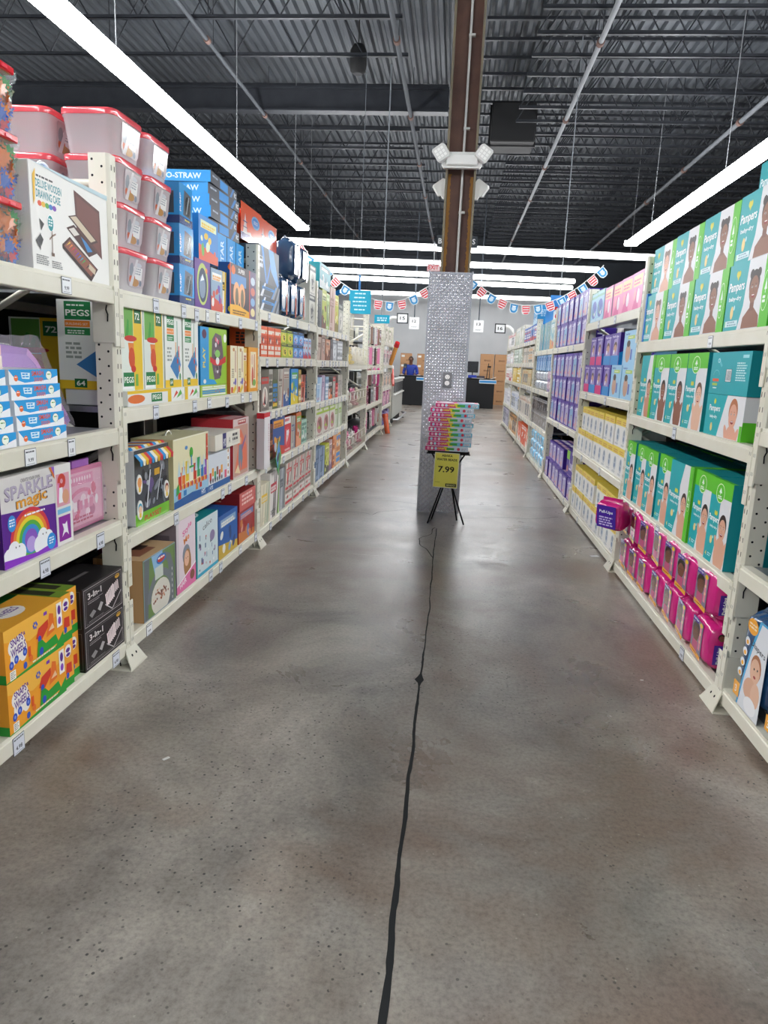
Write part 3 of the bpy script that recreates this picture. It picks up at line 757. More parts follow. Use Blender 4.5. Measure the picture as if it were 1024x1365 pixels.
def diaper_back(w, h):
    a = Art().rect(0, 0, w, h, '#22a2ab'); a.rect(w*.42, h*.3, w*.15, h*.3, '#1d2326').rect(w*.43, h*.31, w*.13, h*.28, '#e8edee')
    r = random.Random(5); L = []; x = w*.44
    while x < w*.55: q = r.uniform(.001, .003); L.append([(x, h*.33), (x+q, h*.33), (x+q, h*.57), (x, h*.57)]); x += q+r.uniform(.001, .003)
    a.polys(L, '#20282b').rect(w*.08, h*.3, w*.17, h*.07, '#e2603c').rect(w*.08, h*.2, w*.14, h*.06, '#a7c64a').lines(w*.11, h*.13, w*.1, 1, h*.05, '#e8f5f5', r)
    a.ring(w*.17, h*.45, w*.08, h*.13, .002, '#8fd6da', a1=PI).lines(w*.68, h*.72, w*.24, 8, h*.055, '#bfe6e8', r).rect(w*.8, h*.85, w*.14, h*.07, '#9fdadd')
    a.poly([(w*.17, h*.82), (w*.21, h*.88), (w*.31, h*.68), (w*.28, h*.64)], '#5fbcc4').ring(w*.2, h*.8, w*.03, h*.05, .003, '#e8f5f5'); return a

# ------------------------------------------------------------------ RIGHT: rack 1 (teal diaper boxes)
SX = 1; G = 'large diaper boxes on the top right shelf'
kd = carton('diaper_box', .51, .31, .27, TEAL, diaper_wide(.51, .31), diaper_side(.27, .31, '#3fae22'))
kl = carton('diaper_box', .51, .31, .27, TEAL, diaper_wide(.51, .31, False), diaper_side(.27, .31, '#3fae22'))
z = Z(1, 1, 3)
for i, y in enumerate([3.555, 4.08, 4.605, 5.13]):
    (kl if i == 3 else kd).put(1, y, z, .015, label='%s green-ended diaper box from near end, lower row on the top right shelf' % ORD[i], cat='diaper box', group=G)
for i, y in enumerate([3.54, 4.07, 4.60, 5.125]):
    (kl if i == 3 else kd).put(1, y, z+.3115, .02+.005*i, label='%s green-ended diaper box from near end, upper row on the top right shelf' % ['first', 'second', 'third', 'fourth'][i], cat='diaper box', group=G)
for i, y in enumerate([3.6, 4.15, 4.7]):
    for k in range(3 if i == 1 else 2): kd.put(1, y, z+.3115*k, .31, label='diaper box %s behind the front boxes above the right rack' % ('standing highest' if k == 2 else 'in the hidden row'), cat='diaper box', group=G)
k = carton('folded_carton', .035, .33, .25, '#1f6fc0', Art().rect(.004, .01, .027, .31, '#2a7fd0')); k.put(1, 5.37, z, .01, label='thin blue carton at the far end of the top diaper shelf', cat='box')
# shelf B
z = Z(1, 1, 2); G = 'tall diaper boxes on the second right shelf'
kt = [carton('diaper_box', .33, .415, .27, TEAL, diaper_tall(.33, .415, '#8b5a44', '#2a1d18'), diaper_side(.27, .415, '#178f98')),
      carton('diaper_box', .33, .415, .27, TEAL, diaper_tall(.33, .415, strip=False, hair='#6b4a35', skin='#e3b79c'), diaper_side(.27, .415, '#178f98')),
      carton('diaper_box', .33, .415, .27, TEAL, diaper_tall(.33, .415, '#c98d72', '#3a2a20', False, True), diaper_side(.27, .415, GREEN))]
for (y, q, s) in ((5.14, 2, 'farthest diaper box, green striped, on the second right shelf'), (4.80, 0, 'green-cornered diaper box, second from the far end of the second right shelf'),
               (4.46, 0, 'diaper box in the middle of the second right shelf, green corner'), (4.12, 1, 'tall diaper box beside the two flat ones on the second right shelf')):
    kt[q].put(1, y, z, .015, label=s, cat='diaper box', group=G)
fw = Art(); w_, h_ = .50, .205
fw.rect(0, 0, w_, h_, '#dfe0e2').poly([(0, 0), (w_*.38, 0), (w_*.55, h_), (0, h_)], TEAL); face_art(fw, w_*.74, h_*.55, h_*.62, '#e0a78e', '#b5714a', 'baby'); fw.rect(w_*.5, 0, w_*.5, .002, WHT)
fw.text('Pampers', w_*.1, h_*.55, h_*.19, '#fbfdfd', w_*.3, True).text('baby-dry', w_*.14, h_*.4, h_*.1, '#f2fbfb', w_*.2, True).ell(w_*.21, h_*.2, .016, .022, '#e9d28a', 12).ell(w_*.24, h_*.83, .014, .014, '#d9d44a', 10).rect(w_*.94, 0, w_*.06, h_*.35, GREEN)
carton('diaper_box', .50, .205, .27, TEAL, fw, Art().rect(0, 0, .27, .205, '#dfe0e2').rect(0, 0, .27, .09, GREEN)).put(1, 3.66, z, .02, label='flat diaper box with laughing baby under the one showing its barcode', cat='diaper box')
carton('diaper_box', .50, .205, .27, '#22a2ab', diaper_back(.50, .205), diaper_side(.27, .205, '#178f98')).put(1, 3.655, z+.207, .018, label='flat teal diaper box turned barcode outward, upper of two near the post', cat='diaper box')
# shelf C
z = Z(1, 1, 1); G = 'row of upright diaper boxes on the third right shelf'
ka = carton('diaper_box', .268, .415, .33, TEAL, diaper_tall(.268, .415), diaper_side(.33, .415, '#16929b'), Art().rect(0, 0, .268, .33, '#1b8d93').rect(0, 0, .268, .02, GREEN))
kb = carton('diaper_box', .40, .415, .33, TEAL, diaper_tall(.40, .415, flipgreen=False, strip=True), diaper_side(.33, .415, GREEN), Art().rect(0, 0, .40, .33, '#1b8d93').rect(.33, 0, .07, .33, GREEN))
y = 3.38; n = 0
for q in (0, 0, 1, 0, 0, 0, 0):
    kk, ww = ((ka, .268), (kb, .40))[q]; yy = y+ww/2; y += ww+.012
    kk.put(1, yy, z, .012+.01*(n % 2), label='%s teal diaper box from the near post, standing on the third right shelf' % ORD[n], cat='diaper box', group=G)
    kk.put(1, yy, z, .36, label='teal diaper box in the hidden second row of the third right shelf', cat='diaper box', group='second row of diaper boxes on the third right shelf'); n += 1

# ------------------------------------------------------------------ soft packs
def soft_pack(name, w, h, d, col, art, sidecol=None, crimp=True, seed=0, backcol=None, label_art=None):
    b = MB(); n = 18; R = random.Random(seed); off = Vector((seed*3.1, seed, 0))
    def pt(u, v, s):          # u,v in -1..1 over the front, s in -1..1 front->back
        q = 4.0
        k = (abs(u)**q+abs(v)**q+abs(s)**q)**(-1/q)
        x, zz, y = u*k, v*k, s*k
        c = 1-.55*max(0, (abs(v)-.78)/.22)**1.5 if crimp else 1
        p = Vector((x*w/2, y*d/2*c, zz*h/2))
        nn = noise.noise(p*12+off)*.016+(abs(noise.noise(p*26+off))-.25)*.016+(abs(noise.noise(p*60+off))-.2)*.006
        if s < -.98 and abs(u) < .75 and abs(v) < .7: nn *= .12
        return (p.x*(1+nn*2), d/2+p.y+nn*(1 if s > -.98 else .0), h/2+p.z+nn*.8 if abs(v) < .97 else h/2+p.z)
    G_ = [-1+2*i/n for i in range(n+1)]
    sc = sidecol or col
    b.grid([[pt(u, v, -1) for u in G_] for v in G_], col, 'gloss'); b.grid([[pt(u, v, 1) for u in G_[::-1]] for v in G_], col, 'gloss')
    b.grid([[pt(-1, v, s) for s in G_[::-1]] for v in G_], sc, 'gloss'); b.grid([[pt(1, v, s) for s in G_] for v in G_], sc, 'gloss')
    b.grid([[pt(u, 1, s) for u in G_] for s in G_], sc, 'gloss'); b.grid([[pt(u, -1, s) for u in G_[::-1]] for s in G_], sc, 'gloss')
    f = ((-w/2, -.001, 0), (1, 0, 0), (0, 0, 1), (0, -1, 0)); b.stamp(art, f, 'gloss', base=.0012)
    if label_art: b.stamp(label_art, ((w/2, .0, 0), (0, 1, 0), (0, 0, 1), (1, 0, 0)), 'gloss', base=.0012); b.stamp(label_art, ((-w/2, d, 0), (0, -1, 0), (0, 0, 1), (-1, 0, 0)), 'gloss', base=.0012)
    if crimp:
        zt = h; b.box(-w*.36, w*.36, d/2-.003, d/2+.003, zt-.012, zt+.012, sc, 'gloss')
    return b.obj(name)
MAG = '#d0257f'
def pull_art(w, h):
    a = Art(); m = .09
    a.rect(w*.08, h*.12, w*.6, h*.72, '#8a7a92').ell(w*.32, h*.62, w*.2, h*.16, '#2b1a17', 16).ell(w*.32, h*.53, w*.17, h*.15, '#7a4a3a', 18)
    a.ell(w*.26, h*.55, .004, .003, '#1d120e', 6).ell(w*.38, h*.55, .004, .003, '#1d120e', 6).rect(w*.18, h*.2, w*.3, h*.2, '#c4567e')
    a.rect(w*.52, h*.28, w*.1, h*.5, '#e58aa0').ell(w*.57, h*.78, w*.08, h*.045, '#f2c52e', 12).ell(w*.57, h*.45, w*.05, h*.03, '#f3b7a0', 10).ell(w*.57, h*.6, w*.04, h*.03, '#f3c7a0', 10)
    a.poly([(w*.08, h*.15), (w*.68, h*.09), (w*.68, h*.18), (w*.08, h*.24)], '#f0a838').lines(w*.14, h*.165, w*.45, 1, h*.04, '#a8421f', random.Random(4))
    a.rect(w*.1, h*.76, w*.32, h*.1, '#5b3fa0').text('Pull-Ups', w*.12, h*.785, h*.05, '#f5f2fb', w*.28, True)
    return a
side = Art().rect(.03, .045, .05, .1, '#4a2a9a').text('Pull-Ups', .062, .05, .016, '#ffffff', .085, True, rot=PI/2).ell(.06, .185, .018, .018, '#2b1a17', 14).ell(.06, .18, .014, .015, '#7a4a3a', 14)
packs = [soft_pack('training_pants_pack', .262, .255, .16, MAG, pull_art(.262, .255), '#cb1f78', True, s, label_art=side) for s in range(3)]
kp = [Kind(p) for p in packs]; z = Z(1, 1, 0); R = random.Random(3); G = 'magenta training pants packs on the bottom right shelf'
for row in range(2):
    for i in range(7):
        y = 3.5+i*.272+R.uniform(-.008, .008)
        kp[(i+row) % 3].put(1, y, z+.003+row*.252, -.012*row+R.uniform(-.005, .01)-.01, yaw=R.uniform(-.08, .08), label='%s magenta training pants pack from the near post, %s row' % (ORD[i], 'upper' if row else 'lower'), cat='diaper pack', group=G)
art = Art().rect(.03, .03, .155, .16, '#4a2a9a').text('Pull-Ups', .05, .13, .026, '#efeaf8', .11, True).lines(.05, .1, .11, 4, .018, '#c9b8ea', random.Random(8))
kk = Kind(soft_pack('training_pants_pack', .215, .22, .15, MAG, art, '#c51c72', True, 9))
kk.put(1, 5.0, .375, -.2, yaw=.75, label='magenta pack with purple panel sticking out beyond the far post', cat='diaper pack')
kk.root.rotation_euler = (.12, 0, -PI/2+.75); kk.root.location = (1.12, 5.0, .40)

def navy_art(w, h):
    a = Art(); a.poly([(w*.2, 0), (w*.93, 0), (w*.93, h*.9), (w*.6, h*.9), (w*.42, h*.6), (w*.3, h*.3)], '#49a8d8').poly([(w*.25, 0), (w*.93, 0), (w*.93, h*.88), (w*.66, h*.88), (w*.48, h*.6), (w*.35, h*.3)], '#dfe3e8')
    a.ell(w*.66, h*.46, w*.17, h*.13, '#a86a45', 18).ell(w*.65, h*.43, w*.155, h*.12, '#e3b496', 20).ell(w*.62, h*.45, .006, .005, '#30201a', 8).ell(w*.72, h*.46, .006, .005, '#30201a', 8).ell(w*.66, h*.38, w*.04, h*.014, '#a0403a', 10)
    a.ell(w*.55, h*.24, w*.19, h*.1, '#d9a788', 18, rot=.4).ell(w*.75, h*.22, w*.14, h*.12, '#e3b496', 18).ell(w*.64, h*.09, w*.2, h*.08, '#f1f2f4', 16)
    a.ell(w*.4, h*.8, w*.17, h*.075, '#f0a52c', 18).lines(w*.28, h*.81, w*.24, 2, h*.03, '#fbe2ae', random.Random(1))
    for i in range(4): a.ell(w*(.3-.035*i), h*(.64-.11*i), w*.075, h*.04, '#eceff2', 14).ell(w*(.3-.035*i), h*(.63-.11*i), w*.04, h*.022, '#f0a52c', 10)
    a.text('Diapers', w*.42, h*.62, h*.07, '#1d2430', w*.46, False, rot=-.12); a.rect(w*.06, h*.06, w*.2, h*.14, '#f0a52c').text('3', w*.12, h*.09, h*.07, '#fff6df', None, True)
    return a
kn = Kind(soft_pack('diaper_pack', .30, .46, .2, '#26507a', navy_art(.30, .46), '#1f466e', True, 2)); z = Z(1, 0, 0)
G = 'navy diaper packs on the bottom shelf at the right edge'
for i, y in enumerate((2.93, 2.60, 2.27, 1.94)): kn.put(1, y, z+.002, .01, label='%s navy diaper pack from the far post, bottom shelf at the right edge' % ORD[i], cat='diaper pack', group=G)
for i, y in enumerate((2.78, 2.45, 2.12)): kn.put(1, y, Z(1, 0, 1)+.002, .03, label='%s navy diaper pack from the far post, middle shelf at the right edge' % ORD[i], cat='diaper pack', group='navy diaper packs on the middle shelf at the right edge')
# ------------------------------------------------------------------ shelf rows
SHN = ['bottom', 'second', 'third', 'fourth', 'fifth']
BAYN = ['first', 'second', 'third', 'fourth', 'fifth', 'sixth', 'seventh', 'eighth']
def where(sx, bay, lv):
    n = len((LV_L if sx < 0 else LV_R)[bay])
    return '%s shelf, %s %s rack' % ('top' if lv == n-1 else SHN[lv], BAYN[bay], 'left' if sx < 0 else 'right')
def shelf_row(sx, bay, lv, items, y0, a=.012, dz=0, gap=.006, tier='', jit=.01, group=None, cat='box', yaw=.02):
    """items: list of (Kind, width, description[, cat]) from the near end outwards; None = gap"""
    R = random.Random(int(y0*977)+lv*13+bay); y = y0; z = Z(sx, bay, lv)+dz; seen = {}
    for it in items:
        if it[0] is None: y += it[1]; continue
        k, w, desc = it[:3]; c = it[3] if len(it) > 3 else cat; n = seen.get(desc, 0); seen[desc] = n+1
        tot = sum(1 for q in items if q[0] is not None and q[2] == desc)
        pos = ('%s %s from near end' % (desc, ORD[min(n, 11)])) if tot > 1 else desc
        lab = '%s, %s%s' % (pos, tier+' tier, ' if tier else '', where(sx, bay, lv))
        k.put(sx, y+w/2, z, a+R.uniform(0, jit), yaw=R.uniform(-yaw, yaw), label=lab, cat=c, group=group or ('%s on the %s' % (c+'es' if c.endswith('x') else c+'s', where(sx, bay, lv).replace(', ', ' of the '))))
        y += w+gap
    return y
def rnd_col(r, pal): return r.choice(pal)
def gen_art(w, h, seed, pal, style=0):
    """busy printed box front: title block, picture blobs, small print"""
    r = random.Random(seed); a = Art(); a.rect(0, 0, w, h, pal[0]); S = min(w, h)
    if style == 0:
        a.poly([(0, h*.35), (w, h*.2), (w, 0), (0, 0)], pal[1 % len(pal)])
        for i in range(7): a.ell(r.uniform(.15, .85)*w, r.uniform(.15, .6)*h, r.uniform(.06, .16)*S, r.uniform(.06, .16)*S, r.choice(pal[1:]), 10, rot=r.uniform(0, 3))
        a.rect(w*.1, h*.72, w*.8, h*.18, pal[2 % len(pal)]).lines(w*.15, h*.79, w*.7, 2, h*.06, pal[3 % len(pal)], r, .2)
    elif style == 1:
        a.rect(0, h*.8, w, h*.2, pal[1 % len(pal)]).lines(w*.08, h*.88, w*.8, 1, h*.09, pal[0], r, .1)
        a.ell(w*.5, h*.42, w*.36, h*.3, pal[2 % len(pal)], 18)
        for i in range(5): a.poly([(w*r.uniform(.2, .8), h*r.uniform(.15, .7)) for _ in range(3)], r.choice(pal[1:]))
        a.lines(w*.1, h*.07, w*.8, 2, h*.03, pal[3 % len(pal)], r)
    elif style == 2:        # window box
        a.rect(w*.14, h*.16, w*.72, h*.56, '#5b6168')
        for i in range(6): a.ell(w*r.uniform(.22, .78), h*r.uniform(.24, .64), S*.07, S*.1, r.choice(pal[1:]+['#c9ced4']), 10, rot=r.uniform(0, 3))
        a.poly([(w*.2, h*.2), (w*.28, h*.2), (w*.7, h*.7), (w*.6, h*.7)], '#8f979e')
        a.lines(w*.14, h*.84, w*.7, 2, h*.07, pal[1 % len(pal)], r, .15)
    elif style == 3:        # diagonal shards
        for i in range(6): x = r.uniform(-.2, .9)*w; a.poly([(max(0, x), 0), (min(w, max(0, x)+w*.12), 0), (min(w, max(0, x+w*.25)+w*.06), h), (min(w, max(0, x+w*.25)), h)], r.choice(pal[1:]))
        a.rect(w*.1, h*.55, w*.6, h*.2, pal[1 % len(pal)]).lines(w*.14, h*.64, w*.5, 2, h*.06, pal[0], r, .2); a.lines(w*.1, h*.15, w*.5, 3, h*.035, pal[2 % len(pal)], r)
    else:
        n = 5
        for i in range(n): a.rect(w*.06, h*(.08+i*.17), w*.88, h*.12, r.choice(pal[1:]))
        for i in range(5): a.ell(w*r.uniform(.2, .8), h*r.uniform(.2, .8), S*.09, S*.09, r.choice(pal), 10)
    return a
_GK = {}
def gen(w, h, d, seed, pal, style=0, name='toy_box', mat='print'):
    k = (w, h, d, seed, tuple(pal), style, name, mat)
    if k not in _GK:
        s = Art().rect(0, 0, d, h, pal[0]).rect(d*.1, h*.1, d*.8, h*.8, pal[0]).lines(d*.2, h*.7, d*.6, 4, h*.1, pal[1 % len(pal)], random.Random(seed+1), .3)
        _GK[k] = carton(name, w, h, d, pal[0], gen_art(w, h, seed, pal, style), s, mat=mat)
    return _GK[k]
_SP = {}
def soft(w, h, d, seed, col, name='soft_pack', pal=('#ffffff',), crimp=False):
    k = (w, h, d, seed, col, pal)
    if k not in _SP:
        r = random.Random(seed); a = Art()
        for i in range(9): a.ell(w*r.uniform(.2, .8), h*r.uniform(.2, .8), w*r.uniform(.04, .12), h*r.uniform(.03, .1), r.choice(pal), 10, rot=r.uniform(0, 3))
        a.lines(w*.2, h*.6, w*.6, 2, h*.09, r.choice(pal), r, .2)
        _SP[k] = Kind(soft_pack(name, w, h, d, col, a, col, crimp, seed))
    return _SP[k]

# ------------------------------------------------------------------ RIGHT racks 2..7
PUR = '#5b3fa3'
def luvs(w, h, pic='#b9b3d6'):
    r = random.Random(int(w*1000)); a = Art().rect(0, 0, w, h, PUR).poly([(w*.1, h*.05), (w*.9, h*.05), (w*.82, h*.75), (w*.5, h*.95), (w*.2, h*.7)], pic)
    face_art(a, w*.55, h*.42, h*.2, '#e2b59e', '#6e5140', 'baby'); a.rect(w*.2, 0, w*.7, h*.003, PUR)
    a.text('Luvs', w*.12, h*.74, h*.15, '#f1eefa', w*.66, True, rot=.06).ell(w*.25, h*.2, w*.09, h*.06, '#e06a8a', 10); return a
def luvs_side(d, h): return Art().rect(0, 0, d, h, '#3d2488').text('Luvs', d*.62, h*.15, d*.36, '#ece8f7', h*.7, True, rot=PI/2)
kL = [carton('purple_diaper_box', .30, .275, .3, PUR, luvs(.30, .275), luvs_side(.3, .275), Art().rect(0, 0, .30, .3, '#4b2f95').rect(.1, .02, .05, .26, '#c9c2e4')),
      carton('purple_diaper_box', .30, .275, .3, PUR, luvs(.30, .275, '#8fb8d8'), luvs_side(.3, .275), Art().rect(0, 0, .30, .3, '#4b2f95').rect(.1, .02, .05, .26, '#c9c2e4'))]
kL2 = carton('purple_diaper_box', .30, .235, .3, PUR, luvs(.30, .235), luvs_side(.3, .235), Art().rect(0, 0, .30, .3, '#4b2f95').rect(.02, .04, .26, .05, '#d9b8c0').rect(.02, .14, .26, .05, '#e9e4f0').rect(.02, .23, .26, .04, '#d9b8c0'))
lb = lambda w, h: Art().rect(0, 0, w, h, '#9fcdea').ell(w*.4, h*.35, w*.2, h*.28, '#c8a18c', 14).ell(w*.4, h*.62, w*.14, h*.1, '#4a3a33', 12).rect(w*.3, h*.75, w*.55, h*.1, '#b9d36a').lines(w*.35, h*.79, w*.4, 1, h*.04, '#f5f8ea', random.Random(1)).rect(w*.62, h*.15, w*.12, h*.3, '#5a6fc0').text('baby', w*.1, h*.86, h*.08, '#3b5fae', w*.35, True)
kB = carton('pale_blue_box', .40, .262, .3, '#a9d5ee', lb(.40, .262), Art().rect(0, 0, .3, .262, '#7fb2d8').rect(.05, .15, .2, .11, '#a9c85a').text('pants', .1, .03, .09, '#6a3fb0', .16, True, rot=.6))
pk = lambda w, h: Art().rect(0, 0, w, h, '#f08cb8').rect(w*.08, h*.62, w*.84, h*.3, '#f6c79a').lines(w*.15, h*.76, w*.6, 2, h*.09, '#d6457f', random.Random(2)).poly([(w*.15, 0), (w*.75, 0), (w*.5, h*.6)], '#dd5597').ell(w*.62, h*.35, w*.13, h*.2, '#f4e1e8', 12).ell(w*.3, h*.4, w*.1, h*.16, '#f2a3b0', 12)
kP = carton('pink_box', .345, .27, .28, '#ee86b3', pk(.345, .27), Art().rect(0, 0, .28, .27, '#c9bfd0'))
pu = lambda w, h, c2: Art().rect(0, 0, w, h, PUR).poly([(w*.2, 0), (w*.85, 0), (w*.75, h*.85), (w*.3, h*.8)], '#a99ac9').ell(w*.5, h*.6, w*.18, h*.13, '#5d4440', 12).ell(w*.5, h*.52, w*.16, h*.12, '#c99a80', 14).rect(w*.05, 0, w*.9, h*.3, c2).rect(w*.3, h*.35, w*.16, h*.12, '#e9e6f4').text('Pull-Ups', w*.1, h*.84, h*.09, '#f0ecf8', w*.7, True)
kQ = [carton('training_pants_box', .315, .262, .3, PUR, pu(.315, .262, c), Art().rect(0, 0, .3, .262, '#45298c').poly([(0, 0), (.3, 0), (.3, .1), (.15, .16), (0, .1)], '#1e8fd6').text('Pull', .05, .17, .07, '#efeaf8', .18, True)) for c in ('#d8327c', '#2f8fd2')]
shelf_row(1, 2, 2, [(kB, .40, 'pale blue box'), (kB, .40, 'pale blue box'), (kQ[1], .315, 'purple box with blue wedge'), (kQ[0], .315, 'purple box with pink wedge'), (kQ[1], .315, 'purple box with blue wedge'), (kQ[0], .315, 'purple box with pink wedge')], 5.53, tier='lower')
shelf_row(1, 2, 2, [(kB, .40, 'pale blue box with green side'), (None, .12), (kQ[1], .315, 'purple box with blue wedge'), (kQ[1], .315, 'purple box with blue wedge'), (None, .05), (kQ[0], .315, 'purple box with pink wedge'), (kQ[0], .315, 'purple box with pink wedge')], 5.6, dz=.2625, tier='upper', a=.02)
shelf_row(1, 2, 2, [(kQ[1], .315, 'purple box'), (kQ[0], .315, 'purple box'), (kQ[1], .315, 'purple box'), (kQ[0], .315, 'purple box'), (kQ[1], .315, 'purple box')], 5.7, a=.36, dz=.0, tier='rear')
shelf_row(1, 2, 3, [(kP, .345, 'pink box'), (kP, .345, 'pink box'), (kP, .345, 'pink box'), (kP, .345, 'pink box'), (gen(.33, .28, .28, 5, ['#a9d5ee', '#7fb8a8', '#5a6fc0', '#e9f2f7'], 1, 'pale_blue_box'), .33, 'light blue box'), (gen(.33, .28, .28, 5, ['#a9d5ee', '#7fb8a8', '#5a6fc0', '#e9f2f7'], 1, 'pale_blue_box'), .33, 'light blue box')], 5.52)
def yel(w, h): return Art().rect(0, 0, w, h, '#e9e8e4').rect(0, h*.74, w, h*.26, '#e8cf5a').lines(w*.12, h*.86, w*.7, 2, h*.07, '#c98e4a', random.Random(4)).ell(w*.5, h*.4, w*.24, h*.26, '#c3c9cf', 14).ell(w*.5, h*.52, w*.12, h*.1, '#8a98a5', 12).ell(w*.48, h*.32, w*.1, h*.09, '#6d86a3', 12).lines(w*.15, h*.1, w*.6, 2, h*.04, '#9aa3aa', random.Random(5))
kY = carton('yellow_topped_box', .205, .225, .28, '#e9e8e4', yel(.205, .225), Art().rect(0, .17, .28, .055, '#e8cf5a'), Art().rect(0, 0, .205, .28, '#d8c04e'))
Yi = (kY, .205, 'yellow-topped white box')
shelf_row(1, 2, 1, [Yi]*10, 5.525, gap=.007, tier='lower'); shelf_row(1, 2, 1, [Yi]*4+[(None, .03)]+[Yi]*5, 5.53, dz=.2255, gap=.008, tier='upper')
shelf_row(1, 2, 0, [Yi]*10, 5.525, gap=.007, tier='lower'); shelf_row(1, 2, 0, [(None, .05)]+[Yi]*4+[(None, .09)]+[Yi]*5, 5.53, dz=.2255, gap=.008, tier='upper')
L0, L1 = (kL[0], .30, 'purple diaper box'), (kL[1], .30, 'purple diaper box')
for lv, n, h0 in ((2, 2, 0), (1, 3, 0)):
    for q in range(n): shelf_row(1, 3, lv, [L0, L1, L0, L0, L1, L0, L1], 7.74+.02*q, dz=.2755*q, tier=['lower', 'middle', 'upper'][q if n == 3 else q*2], gap=.022)
ls = (kL2, .30, 'low purple diaper box')
shelf_row(1, 3, 0, [ls]*7, 7.74, tier='lower', gap=.02)
lim = carton('purple_diaper_box', .5, .27, .28, PUR, Art().rect(0, 0, .5, .27, '#4a2d96').rect(0, .17, .2, .1, '#8fcf3a').text('Luvs', .2, .06, .12, '#f1eefa', .26, True).ell(.08, .06, .05, .04, '#c98a70', 12), Art().rect(0, 0, .28, .27, '#3d2488').rect(.18, .17, .1, .1, '#8fcf3a').text('Luvs', .19, .04, .09, '#f1eefa', .2, True, rot=PI/2))
shelf_row(1, 3, 0, [(lim, .5, 'purple box with lime corner'), (None, .25), (kL2, .30, 'purple box'), (kL2, .30, 'purple box'), (kL2, .30, 'purple box'), (kL2, .30, 'purple box')], 7.95, a=.05, dz=.236, tier='upper')
# rack 4
def burst(seed, pal):
    a = Art().rect(0, 0, .42, .40, '#2aa7c4'); r = random.Random(seed)
    for i in range(16): 
        cx, cy, q = r.uniform(.05, .37), r.uniform(.05, .35), r.uniform(.03, .06); a.poly([(cx+(q if j % 2 else q*.4)*math.cos(j*PI/6), cy+(q if j % 2 else q*.4)*math.sin(j*PI/6)) for j in range(12)], r.choice(pal))
    return a
BU = carton('wipes_box', .42, .40, .3, '#2aa7c4', burst(1, ['#5fd08a', '#e9f6ee', '#1d6fc0', '#8fe07a', '#ffffff']), None, mat='gloss')
BO = gen(.42, .40, .3, 12, ['#c9d8d2', '#e2a86a', '#7fb8c9', '#ffffff', '#d6655a'], 0, 'wipes_box')
shelf_row(1, 4, 3, [(BO, .42, 'pale wipes box with orange print'), (BU, .42, 'turquoise starburst wipes box'), (BU, .42, 'turquoise starburst wipes box'), (BU, .42, 'turquoise starburst wipes box')], 10.2, gap=.02)
bl = gen(.3, .26, .28, 21, ['#3f86c4', '#2a5fa0', '#9fd0ee', '#e9f2fa'], 3, 'blue_box'); ws = soft(.42, .14, .25, 4, '#d3dbe6', 'wipes_pack', ('#9fb4cc', '#ffffff', '#b9c6d8'))
for q in range(2): shelf_row(1, 4, 2, [(gen(.34, .14, .25, 33, ['#c9a9b9', '#7f6a9a', '#e9dde6'], 0, 'wipes_box'), .34, 'mauve wipes box')]+[(ws, .42, 'silvery wipes pack')]*4, 10.18, dz=.142*q, gap=.01, tier=['lower', 'middle'][q], cat='pack')
shelf_row(1, 4, 2, [(bl, .3, 'blue shrink-wrapped box')]*6, 10.22, dz=.285, tier='upper', gap=.02)
bt = lambda s: gen(.26, .21, .24, s, ['#3a3a40', '#c9c9cf', '#6a6a72', '#e6e6ea'], 1, 'bottle_pack', 'gloss')
for q in range(2): shelf_row(1, 4, 1, [(bt(41+(i % 2)), .26, 'dark bottle pack') for i in range(8)], 10.17, dz=.211*q, tier=['lower', 'upper'][q], gap=.01)
for q in range(3): shelf_row(1, 4, 0, [(soft(.33, .15, .28, 6, '#7fc1e4', 'wipes_pack', ('#ffffff', '#4a9ad0', '#bfe4f4')), .33, 'sky blue pack')]*6, 10.17, dz=.151*q, tier=['lower', 'middle', 'upper'][q], gap=.01, cat='pack')
# racks 5, 6, 7
FAR = {(5, 4): ('red and blue box', ['#3a6fc4', '#d6605a', '#e9e6ea', '#9fc0e0'], .26, 6), (5, 3): ('grey and tan box', ['#c9c3b4', '#6f6a60', '#e2b070', '#ffffff'], .28, 6), (5, 2): ('amber jar pack', ['#d8c79a', '#c98e4a', '#ece6d8', '#8a6a48'], .28, 7),
       (5, 1): ('white jar pack', ['#e6e0d6', '#c9a48a', '#b9b4aa', '#ffffff'], .36, 7), (5, 0): ('orange and white pack', ['#e86a3c', '#f4ece6', '#d84a2c', '#f0b090'], .34, 5),
       (6, 4): ('ivory pack', ['#e4e2d6', '#c6cfc0', '#ffffff', '#a9b8b0'], .36, 6), (6, 3): ('pale green box', ['#d6dfd2', '#b4c6b8', '#ffffff', '#9aa89f'], .3, 6), (6, 2): ('yellow carton', ['#e8c93a', '#f6f2dc', '#d8a82a', '#ffffff'], .30, 6),
       (6, 1): ('white and blue pack', ['#e6e9ee', '#7f9ac9', '#ffffff', '#c9d2de'], .36, 6), (6, 0): ('tan carton', ['#c9965a', '#2e2a2a', '#e0c08a', '#ffffff'], .38, 5),
       (7, 4): ('white pack with red print', ['#ece8e6', '#c9505a', '#ffffff', '#b9b0b4'], .3, 6), (7, 3): ('small white pack', ['#efeeee', '#c9c6d0', '#ffffff', '#d8707a'], .24, 6), (7, 2): ('cream pack with red spots', ['#f0e9e6', '#cc5560', '#ffffff', '#b8b0b8'], .3, 6),
       (7, 1): ('white soft pack', ['#eceaec', '#b9b9c9', '#ffffff', '#9a9fb4'], .36, 6), (7, 0): ('grey violet carton', ['#a9a6bc', '#6a668a', '#d0cede', '#ffffff'], .38, 5)}
